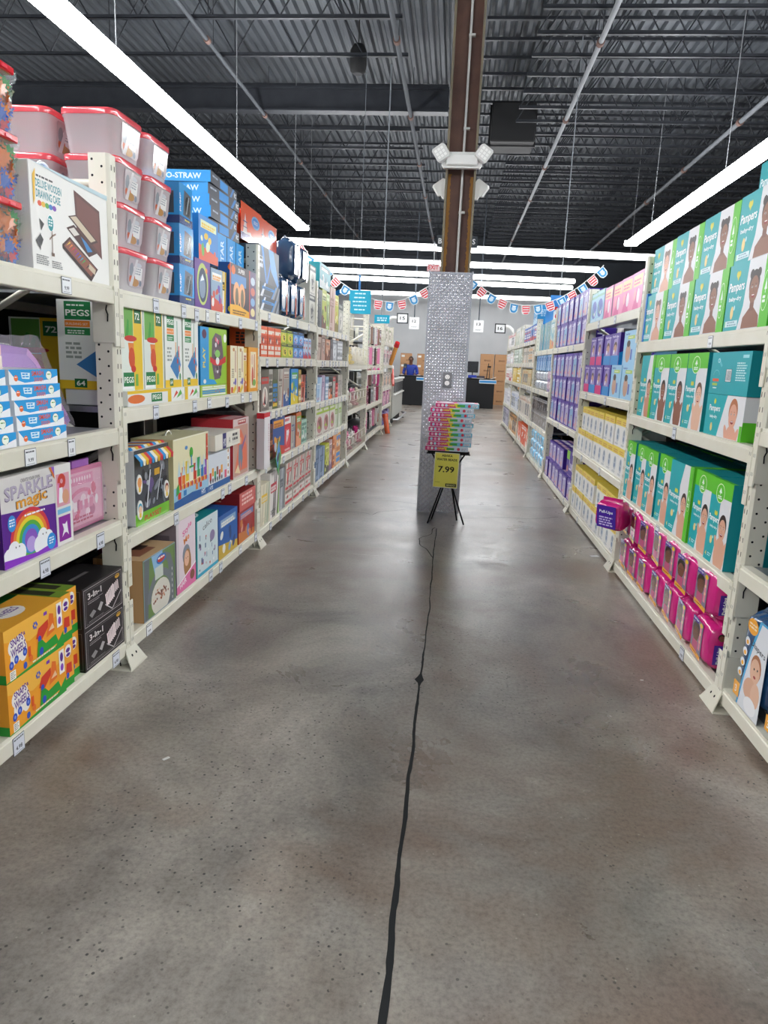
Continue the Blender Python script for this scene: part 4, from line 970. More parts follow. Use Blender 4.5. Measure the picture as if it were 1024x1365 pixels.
for (bay, lv), (desc, pal, h, n) in FAR.items():
    w = (PR[bay+1]-PR[bay]-.14)/n-.01; top = [.48, .56, .38, .36, .5][lv]
    kk = [gen(w, round(h if h < top else top-.02, 3), .28, 100+bay*10+lv+s, pal, (bay+lv+s) % 5, 'shelf_box') for s in range(2)]
    shelf_row(1, bay, lv, [(kk[(i*3) % 5 % 2], w, desc) for i in range(n)], PR[bay]+.07, gap=.01)
kk = gen(.32, .3, .28, 77, ['#3fa0d8', '#bfe0f4', '#ffffff', '#2a6fb8'], 0, 'blue_box')
shelf_row(1, 5, 4, [(kk, .32, 'tall sky blue box')]*2, 12.6, dz=.265, tier='upper')

# ------------------------------------------------------------------ LEFT rack 1: food tubs, building sets ...
def tub_root():
    t = empty('food_tub'); w, d, h = .30, .26, .185
    b = MB(); b.loft([(0, w*.80, d*.80, .03), (.004, w*.82, d*.82, .035), (h-.03, w*.95, d*.95, .04), (h-.028, w*.975, d*.975, .042), (h-.012, w*.98, d*.98, .042)], m='frost', cap1=False, cy=d/2); b.obj('tub', t)
    b = MB(); rows = [(h-.022, w, d, .045), (h-.004, w*1.01, d*1.01, .045), (h+.004, w, d, .045), (h+.006, w*.93, d*.93, .04), (h-.004, w*.9, d*.9, .04)]
    b.loft(rows, '#e0505a', 'gloss', cy=d/2)
    b.loft([(h-.012, w*.88, d*.88, .04), (h-.0035, w*.88, d*.88, .04)], '#e4666e', 'gloss', cy=d/2); b.obj('lid', t)
    b = MB(); W, Hh = .17, .125; a = Art().poly([(.015, 0), (W-.015, .0), (W, .02), (W, Hh), (0, Hh), (0, .02)], '#b9aeb0')
    a.rect(.05, .035, .09, .055, '#ecebe8').ell(.045, .035, .03, .025, '#c4603a', 12).ell(.075, .02, .04, .018, '#b88a50', 12).ell(.03, .075, .02, .03, '#8a8f96', 12).ell(.1, .1, .03, .01, '#c9ccd2', 10).ell(.13, .02, .013, .013, '#7d8794', 10)
    a.poly([(.05, .04), (.062, .04), (.068, .085), (.056, .085)], '#e0752e').lines(.065, .08, .06, 3, .011, '#9aa0a8', random.Random(4)).poly([(.02, .0), (.05, .0), (.09, Hh), (.07, Hh)], '#d7d3d4')
    b.stamp(a, ((-W/2+.02, .0185, .03), (1, 0, 0), (0, -.126, 1), (0, -1, -.126)), 'gloss'); b.obj('label', t)
    return Kind(t)
kT = tub_root(); z = Z(-1, 1, 3); G = 'red-lidded food tubs on the top left shelf'
for c, (y, n, nm) in enumerate(((3.37, 4, 'near'), (3.705, 4, 'far'))):
    for q in range(4): kT.put(-1, y, z+.19*q, .02+.004*q, yaw=.02*((q*7+c) % 3-1), label='red-lidded food tub, %s of four in the %s column beside the post' % (['bottom', 'second from bottom', 'third from bottom', 'top'][q], nm), cat='food tub', group=G)
for q in range(4): kT.put(-1, 3.36, z+.19*q, .33, label='red-lidded food tub, %s of four in the column behind the front ones' % ['bottom', 'second lowest', 'third lowest', 'top'][q], cat='food tub', group='food tubs in the hidden columns of the top left shelf')
for q in range(3): kT.put(-1, 3.40, z+.19*q, .61, label='red-lidded food tub, %s of three in the rearmost column' % ['bottom', 'middle', 'top'][q], cat='food tub', group='food tubs in the hidden columns of the top left shelf')
BLU = '#2f9be0'
ws_ = .44
gs = carton('slim_blue_box', .60, .068, .44, '#4a4d55', Art().rect(0, 0, .6, .068, '#4a4d55').rect(.2, .008, .18, .052, '#2f8fd8').poly([(.42, 0), (.46, 0), (.54, .068), (.5, .068)], '#3f7fc0').lines(.04, .04, .12, 1, .02, '#a9b4c4', random.Random(2)).text('RC', .53, .02, .03, '#e9edf2', .05, True),
            Art().rect(0, 0, .44, .068, BLU).text('CO-STRAW', .12, .017, .034, '#d9efff', .26, True))
for q in range(5): gs.put(-1, 4.94, z+.5165+.0685*q, .105, yaw=.03*((q*5) % 3-1), label='slim blue and black box, %s of five stacked high, counting upwards' % ORD[q], cat='box', group='slim blue boxes stacked on the top left shelf')
# ------------------------------------------------------------------ LEFT foreground rack
def bin_root():
    t = empty('clear_storage_bin'); w, d, h = .52, .40, .205; R = random.Random(5)
    b = MB(); b.loft([(0, w*.92, d*.9, .03), (h-.03, w*.97, d*.96, .035), (h-.028, w, d, .04), (h-.018, w, d, .04)], m='clear', cap1=False, cy=d/2); b.obj('tub', t)
    b = MB(); b.loft([(h-.018, w*1.01, d*1.01, .04), (h-.004, w*1.01, d*1.01, .04), (h, w*.96, d*.96, .04)], '#dfe3e6', 'clear', cy=d/2); b.obj('lid', t)
    b = MB()
    b.box(-w*.4, w*.4, -.012, .03, h-.02, h+.004, '#d8202e', 'gloss', .004)
    for i in range(5): b.box(-w*.34+i*w*.15, -w*.34+i*w*.15+.03, -.015, -.01, h-.015, h-.005, '#f0485a', 'gloss')
    b.obj('latch', t)
    b = MB()
    cols = ['#d23a4a', '#2f5fc0', '#e8863a', '#3aa04a', '#c9ccd0', '#5a3a9a', '#e8c23a']
    for i in range(420):
        cx, cy, cz = R.uniform(-w*.44, w*.44), (R.uniform(.022, .05) if i % 2 else R.uniform(.03, d-.035)), R.uniform(.014, h*.84); r = .028
        c = cols[int(cx*6+cz*14+R.random()*1.6+20) % 7]; ang = R.uniform(0, 3); tl = R.uniform(-1, 1)
        U = Vector((math.cos(ang), math.sin(ang)*.3, tl*.4)).normalized(); V = U.cross(Vector((.1, 1, .2))).normalized()
        P = [Vector((cx, cy, cz))+U*(r if k % 2 else r*.62)*math.cos(k*PI/8)+V*(r if k % 2 else r*.62)*math.sin(k*PI/8) for k in range(16)]
        b.face(P, c, 'gloss'); n = U.cross(V)*.002; b.face([p+n for p in P[::-1]], c, 'gloss')
    o = b.obj('snowflake_pieces', t); o['kind'] = 'stuff'
    return Kind(t)
kb_ = bin_root(); z = Z(-1, 0, 3)
for q in range(3): kb_.put(-1, 2.265, z+.21*q, .03, label='clear bin of coloured plastic pieces with red latch, %s of three at the left edge' % ['bottom', 'middle', 'top'][q], cat='storage bin', group='clear bins at the left edge')
def art_case():
    w, d, h = .575, .12, .365; t = empty('drawing_case_box'); b = MB(); b.box(-w/2, w/2, 0, d, 0, h, '#e9e8e4', 'print', .003); a = Art()
    a.rect(0, 0, w, h, '#ebeae6').text('DELUXE WOODEN', .04, .285, .028, '#2a8a94', .17, True).text('DRAWING CASE', .04, .25, .028, '#2a8a94', .16, True).lines(.045, .32, .12, 1, .012, '#444')
    for i, c in enumerate(('#e05a3a', '#e8b83a', '#5aa84a', '#3a7fc0', '#7a4ab0')): a.ell(.06+i*.024, .232, .014, .01, c, 8)
    a.ell(.125, .175, .022, .03, '#1f8f94', 18).ring(.125, .175, .022, .03, .003, '#fff').lines(.112, .185, .026, 3, .01, '#e8f4f4')
    a.poly([(.30, .33), (.50, .29), (.51, .10), (.31, .19)], '#5b2f2a').poly([(.315, .315), (.49, .28), (.497, .12), (.325, .2)], '#6f3b33')
    a.poly([(.25, .225), (.31, .24), (.48, .165), (.42, .145)], '#43221e').poly([(.265, .225), (.31, .235), (.46, .168), (.42, .155)], '#c9b9a0').poly([(.235, .18), (.29, .2), (.47, .12), (.4, .095)], '#43221e').poly([(.25, .178), (.29, .19), (.33, .17), (.29, .158)], '#d9d4cc').poly([(.34, .165), (.38, .15), (.43, .12), (.39, .112)], '#2f7fc0')
    a.poly([(.2, .115), (.255, .15), (.47, .055), (.41, .0)], '#3d1e1a').poly([(.21, .11), (.255, .14), (.455, .055), (.41, .02)], '#8a5040')
    for i, c in enumerate(('#e8c23a', '#e8863a', '#d2303a', '#a02a6a', '#5a3ab0', '#2f6fd0', '#3aa0c0', '#3aa04a', '#8a5a2a', '#222')): x = .225+i*.0155; yy = .112-i*.0075; a.poly([(x, yy), (x+.008, yy+.004), (x+.035, yy-.004+.02), (x+.028, yy+.02)], c)
    a.poly([(.39, .05), (.44, .03), (.45, .05), (.4, .07)], '#c9b9a0').poly([(.2, .115), (.2, .1), (.41, -.0), (.41, .018)], '#2f1512')
    a.poly([(.02, .32), (.04, .345), (.03, .24), (.02, .22)], '#e8b83a').poly([(.05, .18), (.08, .165), (.06, .14)], '#3a3a3a').poly([(.05, .13), (.07, .11), (.055, .085)], '#3a3a3a').poly([(.02, .1), (.055, .13), (.05, .07)], '#4a4a4c')
    a.polys([[(.128, .15), (.132, .15), (.130, .07), (.126, .07)], [(.11, .12), (.13, .135), (.13, .128), (.112, .114)], [(.13, .135), (.155, .145), (.155, .139), (.13, .128)]], '#8a7060').rect(.12, .06, .02, .012, '#6a5040')
    a.lines(.02, .05, .08, 5, .007, '#8a8a8a', random.Random(1)).lines(.12, .04, .07, 4, .007, '#8a8a8a', random.Random(2))
    a.poly([(.0, h), (w, h), (w, h-.018), (.25, h-.012)], '#b9d0d8')
    b.stamp(a, frames(w, h, d)['front']); b.stamp(Art().rect(.01, .01, w*.3, d-.02, '#8cc4b8').rect(w*.3, .01, w*.3, d-.02, '#7a8fd0').rect(w*.6, .01, w*.38, d-.02, '#d7a5b5'), frames(w, h, d)['top']); b.obj('carton', t)
    b = MB(); pts = [(-.09+.045*math.cos(PI-k*PI/10), d/2, h+.035*math.sin(k*PI/10)) for k in range(11)]; b.tube(pts, .006, '#f2f2ef', 'gloss', 8); b.obj('handle', t)
    return Kind(t)
art_case().put(-1, 2.81, z, .02, label='white boxed wooden drawing case with a plastic handle, beside the clear bins', cat='boxed set')
# shelf B
z = Z(-1, 0, 2)
def doh():
    w, h, d = .305, .052, .2; a = Art().rect(0, 0, w, h, '#2a9bdc').poly([(0, 0), (w, 0), (w, h*.55), (w*.8, h*.28), (w*.3, h*.1), (w*.12, h*.35), (0, h*.95)], '#eef0f2')
    a.ell(.04, .022, .012, .011, '#e8703a', 14).lines(.033, .024, .014, 1, .006, '#fff').poly([(.075, .02), (.12, .018), (.125, .04), (.07, .042)], '#dff1fa').lines(.078, .033, .04, 2, .009, '#2a9bdc')
    a.text('SMASH', .135, .028, .018, '#e0562a', .075, True, rot=.03).text('DOUGH', .15, .008, .015, '#e0562a', .055, True).ell(.245, .03, .02, .017, '#f2f6ea', 16).ring(.245, .03, .02, .017, .0015, '#3a5a3a').poly([(.24, .016), (.252, .016), (.25, .006)], '#f2f6ea').lines(.236, .032, .02, 1, .007, '#5a9a3a')
    return carton('modelling_dough_box', w, h, d, '#eef0f2', a, Art().rect(0, 0, d, h, '#e9ecef').poly([(0, h), (d*.5, h*.4), (0, h*.4)], '#2a9bdc'))
kd_ = doh()
for c, y in enumerate((2.495, 2.17)):
    for q in range(5): kd_.put(-1, y, z+.0525*q, .0+.006*q, yaw=.01*(q % 3-1), label='flat blue and white dough box, %s upwards in the %s column' % (ORD[q], ('right', 'left')[c]), cat='boxed toy', group='blue and white dough boxes')
carton('beige_flat_box', .30, .045, .2, '#e6cfc4', Art().rect(0, 0, .3, .045, '#ead8ce').ell(.12, .022, .008, .01, '#3a2a2a', 10).ell(.15, .022, .006, .008, '#8a6a6a', 10).ell(.175, .022, .006, .008, '#c99a9a', 10)).put(-1, 2.17, z+.263, .03, label='beige flat box lying on the left column of dough boxes', cat='box')
carton('beige_flat_box', .30, .035, .2, '#dcb8b0', Art().lines(.04, .02, .2, 1, .01, '#a06a6a')).put(-1, 2.17, z+.309, .03, label='topmost pinkish flat box over the left dough boxes', cat='box')
t = empty('lilac_activity_bag'); P = [(-.34, 0), (-.30, .34), (-.26, .36), (.10, .335), (.16, .29), (.38, .05), (.40, .02), (.37, 0)]
b = MB(); b.prism(P, -.04, 0, ((0, 0, 0), (1, 0, 0), (0, 0, 1), (0, -1, 0)), '#a97cc9', 'gloss')
a = Art().poly([(-.32, .02), (-.28, .32), (.09, .31), (.14, .27), (.34, .04)], '#b58ad6').poly([(-.3, .03), (-.33, .0), (.37, 0), (.36, .02)], '#e38bc0').poly([(.1, .335), (.16, .29), (.38, .05), (.37, .04), (.15, .27), (.09, .31)], '#d79be0')
a.ell(.19, .12, .045, .045, '#ecd98a', 18).ell(.19, .12, .016, .018, '#a97cc9', 12).ell(.03, .05, .05, .04, '#7cc0e6', 16).ell(.0, .17, .045, .05, '#e9d9e6', 16).ring(.0, .17, .045, .05, .006, '#c99ac0').ell(-.03, .1, .035, .03, '#e05a8a', 12).poly([(.26, .07), (.29, .09), (.31, .05), (.28, .04)], '#dfe6f4').ell(-.15, .24, .05, .04, '#d9c8a0', 14).poly([(-.25, .2), (-.2, .3), (-.1, .31), (-.15, .2)], '#8fa8d0')
b.stamp(a, ((0, -.001, 0), (1, 0, 0), (0, 0, 1), (0, -1, 0)), 'gloss'); b.obj('tray', t)
b = MB(); R = random.Random(8); rows = []
for i in range(9):
    rows.append([(P0[0]*(1.02)+R.uniform(-.004, .004), -.012-.03*math.sin(PI*i/8)*R.uniform(.5, 1)+.004, 0) for P0 in [(0, 0)]] )
G_ = 14; rows = []
for j in range(G_+1):
    v = j/G_; r_ = []
    for i in range(G_+1):
        u = i/G_; xl = -.35+.05*v; xr = .41-.25*v**1.1; x = xl+(xr-xl)*u
        r_.append((x, -.008-.028*math.sin(PI*u)*math.sin(PI*v)-abs(noise.noise(Vector((x*9, v*4, 2))))*.03, v*.385+.01*noise.noise(Vector((u*5, v*5, 0)))))
    rows.append(r_)
b.grid(rows, m='wrap'); b.obj('cellophane', t)
Kind(t).put(-1, 2.71, z, .24, label='lilac toy tray in crinkly cellophane leaning behind the dough boxes', cat='toy pack')
t.rotation_euler = (0, 0, PI/2)
pegA = lambda w, h: Art().rect(0, 0, w, h, '#dfe6dc').rect(w*.55, 0, w*.4, h, '#e8c22e').rect(w*.04, h*.6, w*.5, h*.38, '#6aa84a').rect(w*.6, h*.78, w*.32, h*.18, '#1f6a3a').text('72', w*.64, h*.82, h*.08, '#f0f4e8', w*.2, True).rect(w*.02, h*.02, w*.45, h*.1, '#eee').poly([(w*.2, h*.62), (w*.3, h*.82), (w*.36, h*.8), (w*.34, h*.6)], '#3f9a3a').poly([(w*.3, h*.62), (w*.45, h*.8), (w*.5, h*.76), (w*.4, h*.6)], '#55b04a').ell(w*.42, h*.6, w*.28, h*.035, '#c9352a', 14).poly([(w*.3, h*.55), (w*.55, h*.55), (w*.6, h*.24), (w*.42, h*.24)], '#e8863a').ell(w*.45, h*.38, w*.14, h*.12, '#d2532a', 14).ell(w*.52, h*.25, w*.11, h*.04, '#c9352a', 12).rect(w*.06, h*.05, w*.48, h*.16, '#1f7a44').text('PEGS', w*.09, h*.09, h*.07, '#f4f6ee', w*.42, True).rect(w*.6, h*.05, w*.12, h*.14, '#7ab04a')
pegB = lambda w, h: Art().rect(0, 0, w, h, '#e9ece6').rect(w*.12, h*.78, w*.42, h*.2, '#1f7a44').text('PEGS', w*.14, h*.82, h*.07, '#f4f6ee', w*.38, True).lines(w*.16, h*.93, w*.3, 1, h*.03, '#dfeadf').rect(w*.12, h*.7, w*.4, h*.07, '#ee8a2e').text('BUILDING SET', w*.14, h*.72, h*.025, '#f8f0dc', w*.35).rect(w*.12, h*.61, w*.4, h*.08, '#2f8a4a').lines(w*.16, h*.65, w*.3, 2, h*.025, '#dfeadf').lines(w*.12, h*.5, w*.25, 4, h*.05, '#9aa39a', random.Random(3)).poly([(0, 0), (w*.95, 0), (w*.95, h*.1), (0, h*.1)], '#e8c22e').poly([(w*.28, h*.28), (w*.62, h*.45), (w*.92, h*.3), (w*.7, h*.1)], '#3f7fb8').poly([(w*.62, h*.45), (w*.92, h*.3), (w*.75, h*.5)], '#5a9ad0').rect(w*.7, h*.4, w*.03, h*.48, '#2f8a6a').rect(w*.78, h*.4, w*.05, h*.15, '#d2452a').rect(w*.6, h*.4, w*.04, h*.2, '#e8a23a').ell(w*.72, h*.35, w*.04, h*.04, '#d2452a', 10).ell(w*.82, h*.25, w*.04, h*.05, '#e8863a', 10).ell(w*.86, h*.14, w*.05, h*.05, '#2f8a4a', 10).rect(w*.24, h*.02, w*.2, h*.1, '#1f6a3a').text('64', w*.27, h*.04, h*.06, '#f0f4e8', w*.14, True)
kpa = carton('peg_building_set', .235, .40, .3, '#e8c22e', pegA(.235, .40), pegB(.3, .40)); kpb = carton('peg_building_set', .235, .40, .3, '#e9ece6', pegB(.235, .40), pegA(.3, .40))
kpb.put(-1, 3.62, Z(-1, 1, 2), .46, label='peg building set box half hidden behind the post, deep on the shelf', cat='boxed toy')
# dim stock deeper on shelf B
gen(.5, .28, .3, 3, ['#4a3a3c', '#6a5a50', '#2a2a2c', '#7a6a5c'], 1).put(-1, 2.35, z, .42, label='dim brown box at the back of the shelf behind the lilac tray', cat='box')
gen(.3, .34, .3, 4, ['#3a4238', '#8a7a3a', '#2a2a2c', '#5a6a50'], 3).put(-1, 2.78, z, .5, label='dim green box standing at the back beside the diagonal brace', cat='box')
# shelf C
z = Z(-1, 0, 1); w, h = .455, .32; a = Art().rect(0, 0, w, h, '#dcd9d6').poly([(0, 0), (w*.74, 0), (w*.74, h*.55), (0, h*.62)], '#5e2a8e')
for i, (r_, c) in enumerate(((.125, '#d23a4a'), (.108, '#e8863a'), (.091, '#e8d23a'), (.074, '#5ab04a'), (.057, '#3a8fd0'), (.040, '#8a5ac0'))): a.ell(.165, .075, r_, r_*.95, c, 28)
a.ell(.165, .055, .03, .03, '#b9a0e0', 14)
for cx, cy in ((.06, .055), (.095, .04), (.03, .035), (.24, .065), (.275, .05), (.215, .04), (.26, .03)): a.ell(cx, cy, .035, .035, '#f1f3f6', 16)
a.poly([(.0, 0), (w*.74, 0), (w*.74, .03), (.2, .015), (0, .03)], '#8a3ac0').ell(.07, .065, .003, .004, '#222', 6).ell(.09, .065, .003, .004, '#222', 6).ell(.24, .075, .003, .004, '#222', 6).ell(.262, .075, .003, .004, '#222', 6).ell(.295, .035, .03, .032, '#2f8fd8', 16).lines(.278, .045, .035, 3, .01, '#e8f4fa').ell(.055, .155, .024, .03, '#3a8fd8', 16).lines(.04, .165, .03, 3, .01, '#e8f4fa')
a.text('CREATE YOUR OWN', .12, .292, .012, '#3a3440', .12).text('SPARKLE', .022, .235, .05, '#6a5a78', .30, True, rot=.03).text('SPARKLE', .025, .238, .048, '#b9b0c4', .292, True, rot=.03).text('magic', .085, .185, .055, '#2a1a3a', .2, True, rot=.04).text('magic', .088, .188, .05, '#e8a23a', .19, True, rot=.04).lines(.13, .165, .16, 1, .012, '#f4f0fa').rect(w*.74, 0, w*.26, h, '#e3e1de')
a.rect(w*.76, .155, w*.21, .13, '#dba0b0').ell(.385, .255, .03, .03, '#c9453a', 14).ell(.385, .255, .01, .01, '#dba0b0', 8).rect(.36, .17, .03, .06, '#eef0f4').ell(.41, .19, .025, .03, '#d9a080', 12).poly([(.355, .16), (.37, .25), (.36, .25), (.348, .17)], '#e07ab0').rect(w*.76, .125, w*.21, .02, '#7ab8e0').rect(w*.77, .015, w*.19, .1, '#8a2a9a').poly([(.37, .03), (.385, .06), (.375, .085), (.395, .08), (.41, .09), (.415, .05), (.42, .03), (.405, .045), (.39, .045)], '#f0ecf4').poly([(.30, h), (w*.74, h), (w*.74, .27)], '#d87a3a').poly([(.315, h), (w*.74, h), (w*.74, .285)], '#8a5ac0')
carton('craft_kit_box', w, h, .12, '#dcd9d6', a, Art().rect(0, 0, .12, h, '#4a1f78').text('SPARKLE', .06, .16, .045, '#c9c0d4', .13, True, rot=PI/2).text('magic', .11, .04, .045, '#e8a23a', .1, True, rot=PI/2)).put(-1, 2.47, z, .02, label='purple craft kit box with rainbow and clouds on the front', cat='boxed craft kit')
t = empty('pink_blister_toy'); b = MB(); w, h = .37, .27
b.box(-w/2, w/2, .05, .07, 0, h, '#c97a9c', 'gloss', .004); b.box(-.07, .07, .052, .068, h, h+.035, '#9a5ab0', 'gloss', .003)
a = Art().rect(.02, .02, w-.04, h-.04, '#e0a0b8'); R = random.Random(6)
a.rect(.08, h-.075, .2, .045, '#d87aa0')
for i in range(8): a.ell(.1+i*.022, h-.05, .007, .01, '#f4d0de', 8)
a.ring(.18, .06, .15, .12, .018, '#d2688e', a0=.3, a1=2.8)
for i in range(16): a.ell(R.uniform(.04, w-.04), R.uniform(.03, h-.09), R.uniform(.012, .03), R.uniform(.012, .03), R.choice(['#f2d6e0', '#d2456e', '#f4f0f2', '#b04a78', '#e88aac']), 12)
for i in range(5): a.rect(.06+i*.045, .085, .03, .04, R.choice(['#f4e6ec', '#d87a9c']))
a.lines(.07, .05, .22, 2, .016, '#b0305a', R)
b.stamp(a, ((-w/2, .05, 0), (1, 0, 0), (0, 0, 1), (0, -1, 0)), 'gloss'); b.obj('backing_card', t)
b = MB(); rows = []
for j in range(13):
    v = j/12; r_ = []
    for i in range(15):
        u = i/14; q = (1-abs(2*u-1)**6)*(1-abs(2*v-1)**6); r_.append((-w/2*.96+w*.96*u, .045-.045*q*(1+.35*noise.noise(Vector((u*6, v*6, 1)))), .01+(h-.03)*v))
    rows.append(r_)
b.grid(rows, m='wrap'); b.obj('blister', t)
Kind(t).put(-1, 2.895, z, .03, label='pink toy set in a clear blister with a purple hanging tab', cat='toy pack')
gen(.36, .24, .2, 8, ['#5a2a6a', '#8a4a9a', '#3a2a4a', '#b07ac0'], 2).put(-1, 2.90, z, .16, label='dim purple toy box behind the pink blister pack', cat='box')
# shelf D
z = Z(-1, 0, 0); w, h, d = .375, .197, .26
def snaps(w, h):
    a = Art().rect(0, 0, w, h, '#f0a02e').poly([(0, h), (w, h), (w, h*.75), (w*.4, h*.55), (0, h*.8)], '#f4b84a').poly([(0, 0), (w, 0), (w, h*.32), (w*.85, h*.1), (w*.2, h*.04), (0, h*.02)], '#2f9a3a').rect(w*.06, h*.02, w*.09, h*.17, '#f2efe6').lines(w*.07, h*.15, w*.07, 4, h*.035, '#8a8a8a', random.Random(1))
    for cx, cy, rx, ry in ((.13, .62, .075, .16), (.24, .62, .08, .18), (.19, .5, .09, .2), (.28, .45, .07, .2), (.13, .42, .05, .14)): a.ell(w*cx, h*cy, w*rx, h*ry, '#f2ede6', 18)
    a.text('SNAPS', w*.1, h*.62, h*.15, '#5b2a8c', w*.2, True, rot=.12).text('WHEELS', w*.1, h*.42, h*.17, '#5b2a8c', w*.24, True, rot=.12).text('&', w*.3, h*.73, h*.07, '#5b2a8c', None, True)
    for cx, cy in ((.17, .36), (.31, .40), (.09, .3)): a.ell(w*cx, h*cy, w*.035, h*.08, '#2f4fb8', 14).ell(w*cx, h*cy, w*.015, h*.035, '#8aa0e0', 10)
    for i in range(6): a.ell(w*(.5+.03*math.cos(i)), h*(.78+.05*math.sin(i)), w*.012, h*.03, '#3a5ac0', 8)
    a.poly([(w*.62, h*.95), (w*.68, h*.8), (w*.74, h*.95), (w*.68, h*1.0)], '#f0c23a').rect(w*.65, h*.86, w*.06, h*.07, '#7a3ab0')
    a.poly([(w*.5, h*.5), (w*.55, h*.68), (w*.72, h*.75), (w*.72, h*.6), (w*.6, h*.42)], '#d2402e').ell(w*.56, h*.46, w*.03, h*.07, '#2f4fb8', 14).poly([(w*.68, h*.4), (w*.75, h*.85), (w*.82, h*.8), (w*.83, h*.45)], '#e8742e').poly([(w*.72, h*.5), (w*.8, h*.62), (w*.83, h*.5)], '#f0c8a0')
    a.poly([(w*.5, h*.12), (w*.53, h*.42), (w*.6, h*.42), (w*.66, h*.3), (w*.85, h*.35), (w*.9, h*.14)], '#2f9a3a').ell(w*.58, h*.2, w*.035, h*.08, '#2f4fb8', 14).ell(w*.3, h*.14, w*.03, h*.07, '#3a5ac0', 12).ell(w*.4, h*.2, w*.03, h*.07, '#e8742e', 12).rect(w*.88, h*.45, w*.1, h*.5, '#f2ede6').ell(w*.93, h*.8, w*.03, h*.1, '#5b2a8c', 12).ell(w*.93, h*.58, w*.03, h*.08, '#8a4ac0', 12).rect(w*.36, h*.25, w*.04, h*.2, '#e05a2a').lines(w*.42, h*.09, w*.4, 1, h*.05, '#e6f2dc', random.Random(2))
    return a
def snaps_end(w, h): return Art().rect(0, 0, w, h, '#f0a83a').rect(0, 0, w, h*.18, '#2f9a3a').ell(w*.5, h*.78, w*.32, h*.14, '#f2ede6', 14).ell(w*.5, h*.8, w*.2, h*.05, '#5b2a8c', 10).ell(w*.5, h*.7, w*.2, h*.04, '#5b2a8c', 10).poly([(w*.2, h*.3), (w*.3, h*.52), (w*.8, h*.5), (w*.8, h*.28)], '#d2402e').ell(w*.38, h*.25, w*.14, h*.07, '#2f4fb8', 10)
ks = carton('snap_brick_set', w, h, d, '#f0a02e', snaps(w, h), snaps_end(d, h), Art().rect(0, 0, w, d, '#e8a83a').rect(0, d*.7, w, d*.3, '#2f8a3a').ell(w*.5, d*.4, w*.2, d*.2, '#f2ede6', 16).text('WHEELS', w*.35, d*.35, d*.14, '#5b2a8c', w*.3, True))
for q in range(2): ks.put(-1, 2.365, z+.198*q, .0, label='orange snap-brick box with toy car picture, %s of two at the left edge' % ['lower', 'upper'][q], cat='boxed toy', group='snap and wheel sets')
ke = carton('snap_brick_set', .078, h, .40, '#f0a02e', snaps_end(.078, h), snaps(.40, h), Art().rect(0, 0, .078, .4, '#7a9a3a').rect(.01, .05, .05, .2, '#3a3a2a'))
for c in range(2):
    for q in range(2): ke.put(-1, 2.595+.08*c, z+.198*q, .01+.02*c, label='narrow end of a snap brick box, %s of the %s column' % (['lower', 'upper'][q], ['left', 'right'][c]), cat='boxed toy', group='snap and wheel sets')
def three(w, h):
    a = Art().rect(0, 0, w, h, '#2e292b').frame(w*.03, h*.05, w*.94, h*.9, .0025, '#b9b4b4').frame(w*.07, h*.1, w*.86, h*.8, .0015, '#8a8686').text('3-In-1', w*.12, h*.68, h*.15, '#d9d5d3', w*.33, True, rot=.02).rect(w*.12, h*.62, w*.36, h*.008, '#b9b4b4').lines(w*.12, h*.57, w*.3, 1, h*.04, '#9a9696', random.Random(3))
    a.ell(w*.86, h*.84, w*.06, h*.055, '#c99a3a', 14).lines(w*.82, h*.85, w*.08, 1, h*.04, '#5a4418')
    a.poly([(w*.14, h*.3), (w*.24, h*.38), (w*.3, h*.3), (w*.2, h*.2)], '#8a8787').poly([(w*.34, h*.32), (w*.42, h*.46), (w*.48, h*.4), (w*.4, h*.24)], '#a9a5a5').rect(w*.12, h*.14, w*.36, h*.006, '#b9b4b4')
    for i in range(6): a.poly([(w*(.56+.035*i), h*(.24+.025*i)), (w*(.6+.035*i), h*(.22+.025*i)), (w*(.57+.035*i), h*(.5+.03*i)), (w*(.54+.035*i), h*(.52+.03*i))], '#e4d4d4').ell(w*(.553+.035*i), h*(.53+.03*i), w*.018, h*.035, '#e4d4d4', 10)
    for i in range(5): a.poly([(w*(.72+.035*i), h*(.44+.02*i)), (w*(.75+.035*i), h*(.42+.02*i)), (w*(.73+.035*i), h*(.66+.02*i)), (w*(.70+.035*i), h*(.68+.02*i))], '#d8c8c8')
    a.polys([[(w*.52, h*.3), (w*.7, h*.08), (w*.71, h*.1), (w*.53, h*.32)], [(w*.7, h*.08), (w*.95, h*.42), (w*.94, h*.44), (w*.69, h*.1)]], '#b9b4b4'); return a
k3 = carton('board_game_box', .365, .187, .27, '#2a2627', three(.365, .187), Art().rect(0, 0, .27, .187, '#1c191a').frame(.01, .01, .25, .167, .002, '#5a5656'), Art().rect(.02, .02, .32, .22, '#242122').rect(.1, .1, .15, .02, '#6a6666'))
for q in range(2): k3.put(-1, 2.90, z+.1875*q, .005, label='black board game box with silver lettering beside the post, %s of two' % ['lower', 'upper'][q], cat='board game', group='black board games')
for q in range(2): k3.put(-1, 2.86, z+.1875*q, .30, label='black board game box in the row behind, %s of two' % ['lower', 'upper'][q], cat='board game', group='black board games')
def jar():
    t = empty('dough_jar'); b = MB(); b.lathe([(.036, 0), (.04, .004), (.04, .05)], cy=.04, m='clear', n=16); b.obj('jar', t)
    return t
JC = ['#3a3a3c', '#e8e2dc', '#8a5ab8', '#e8583a', '#f0a83a']
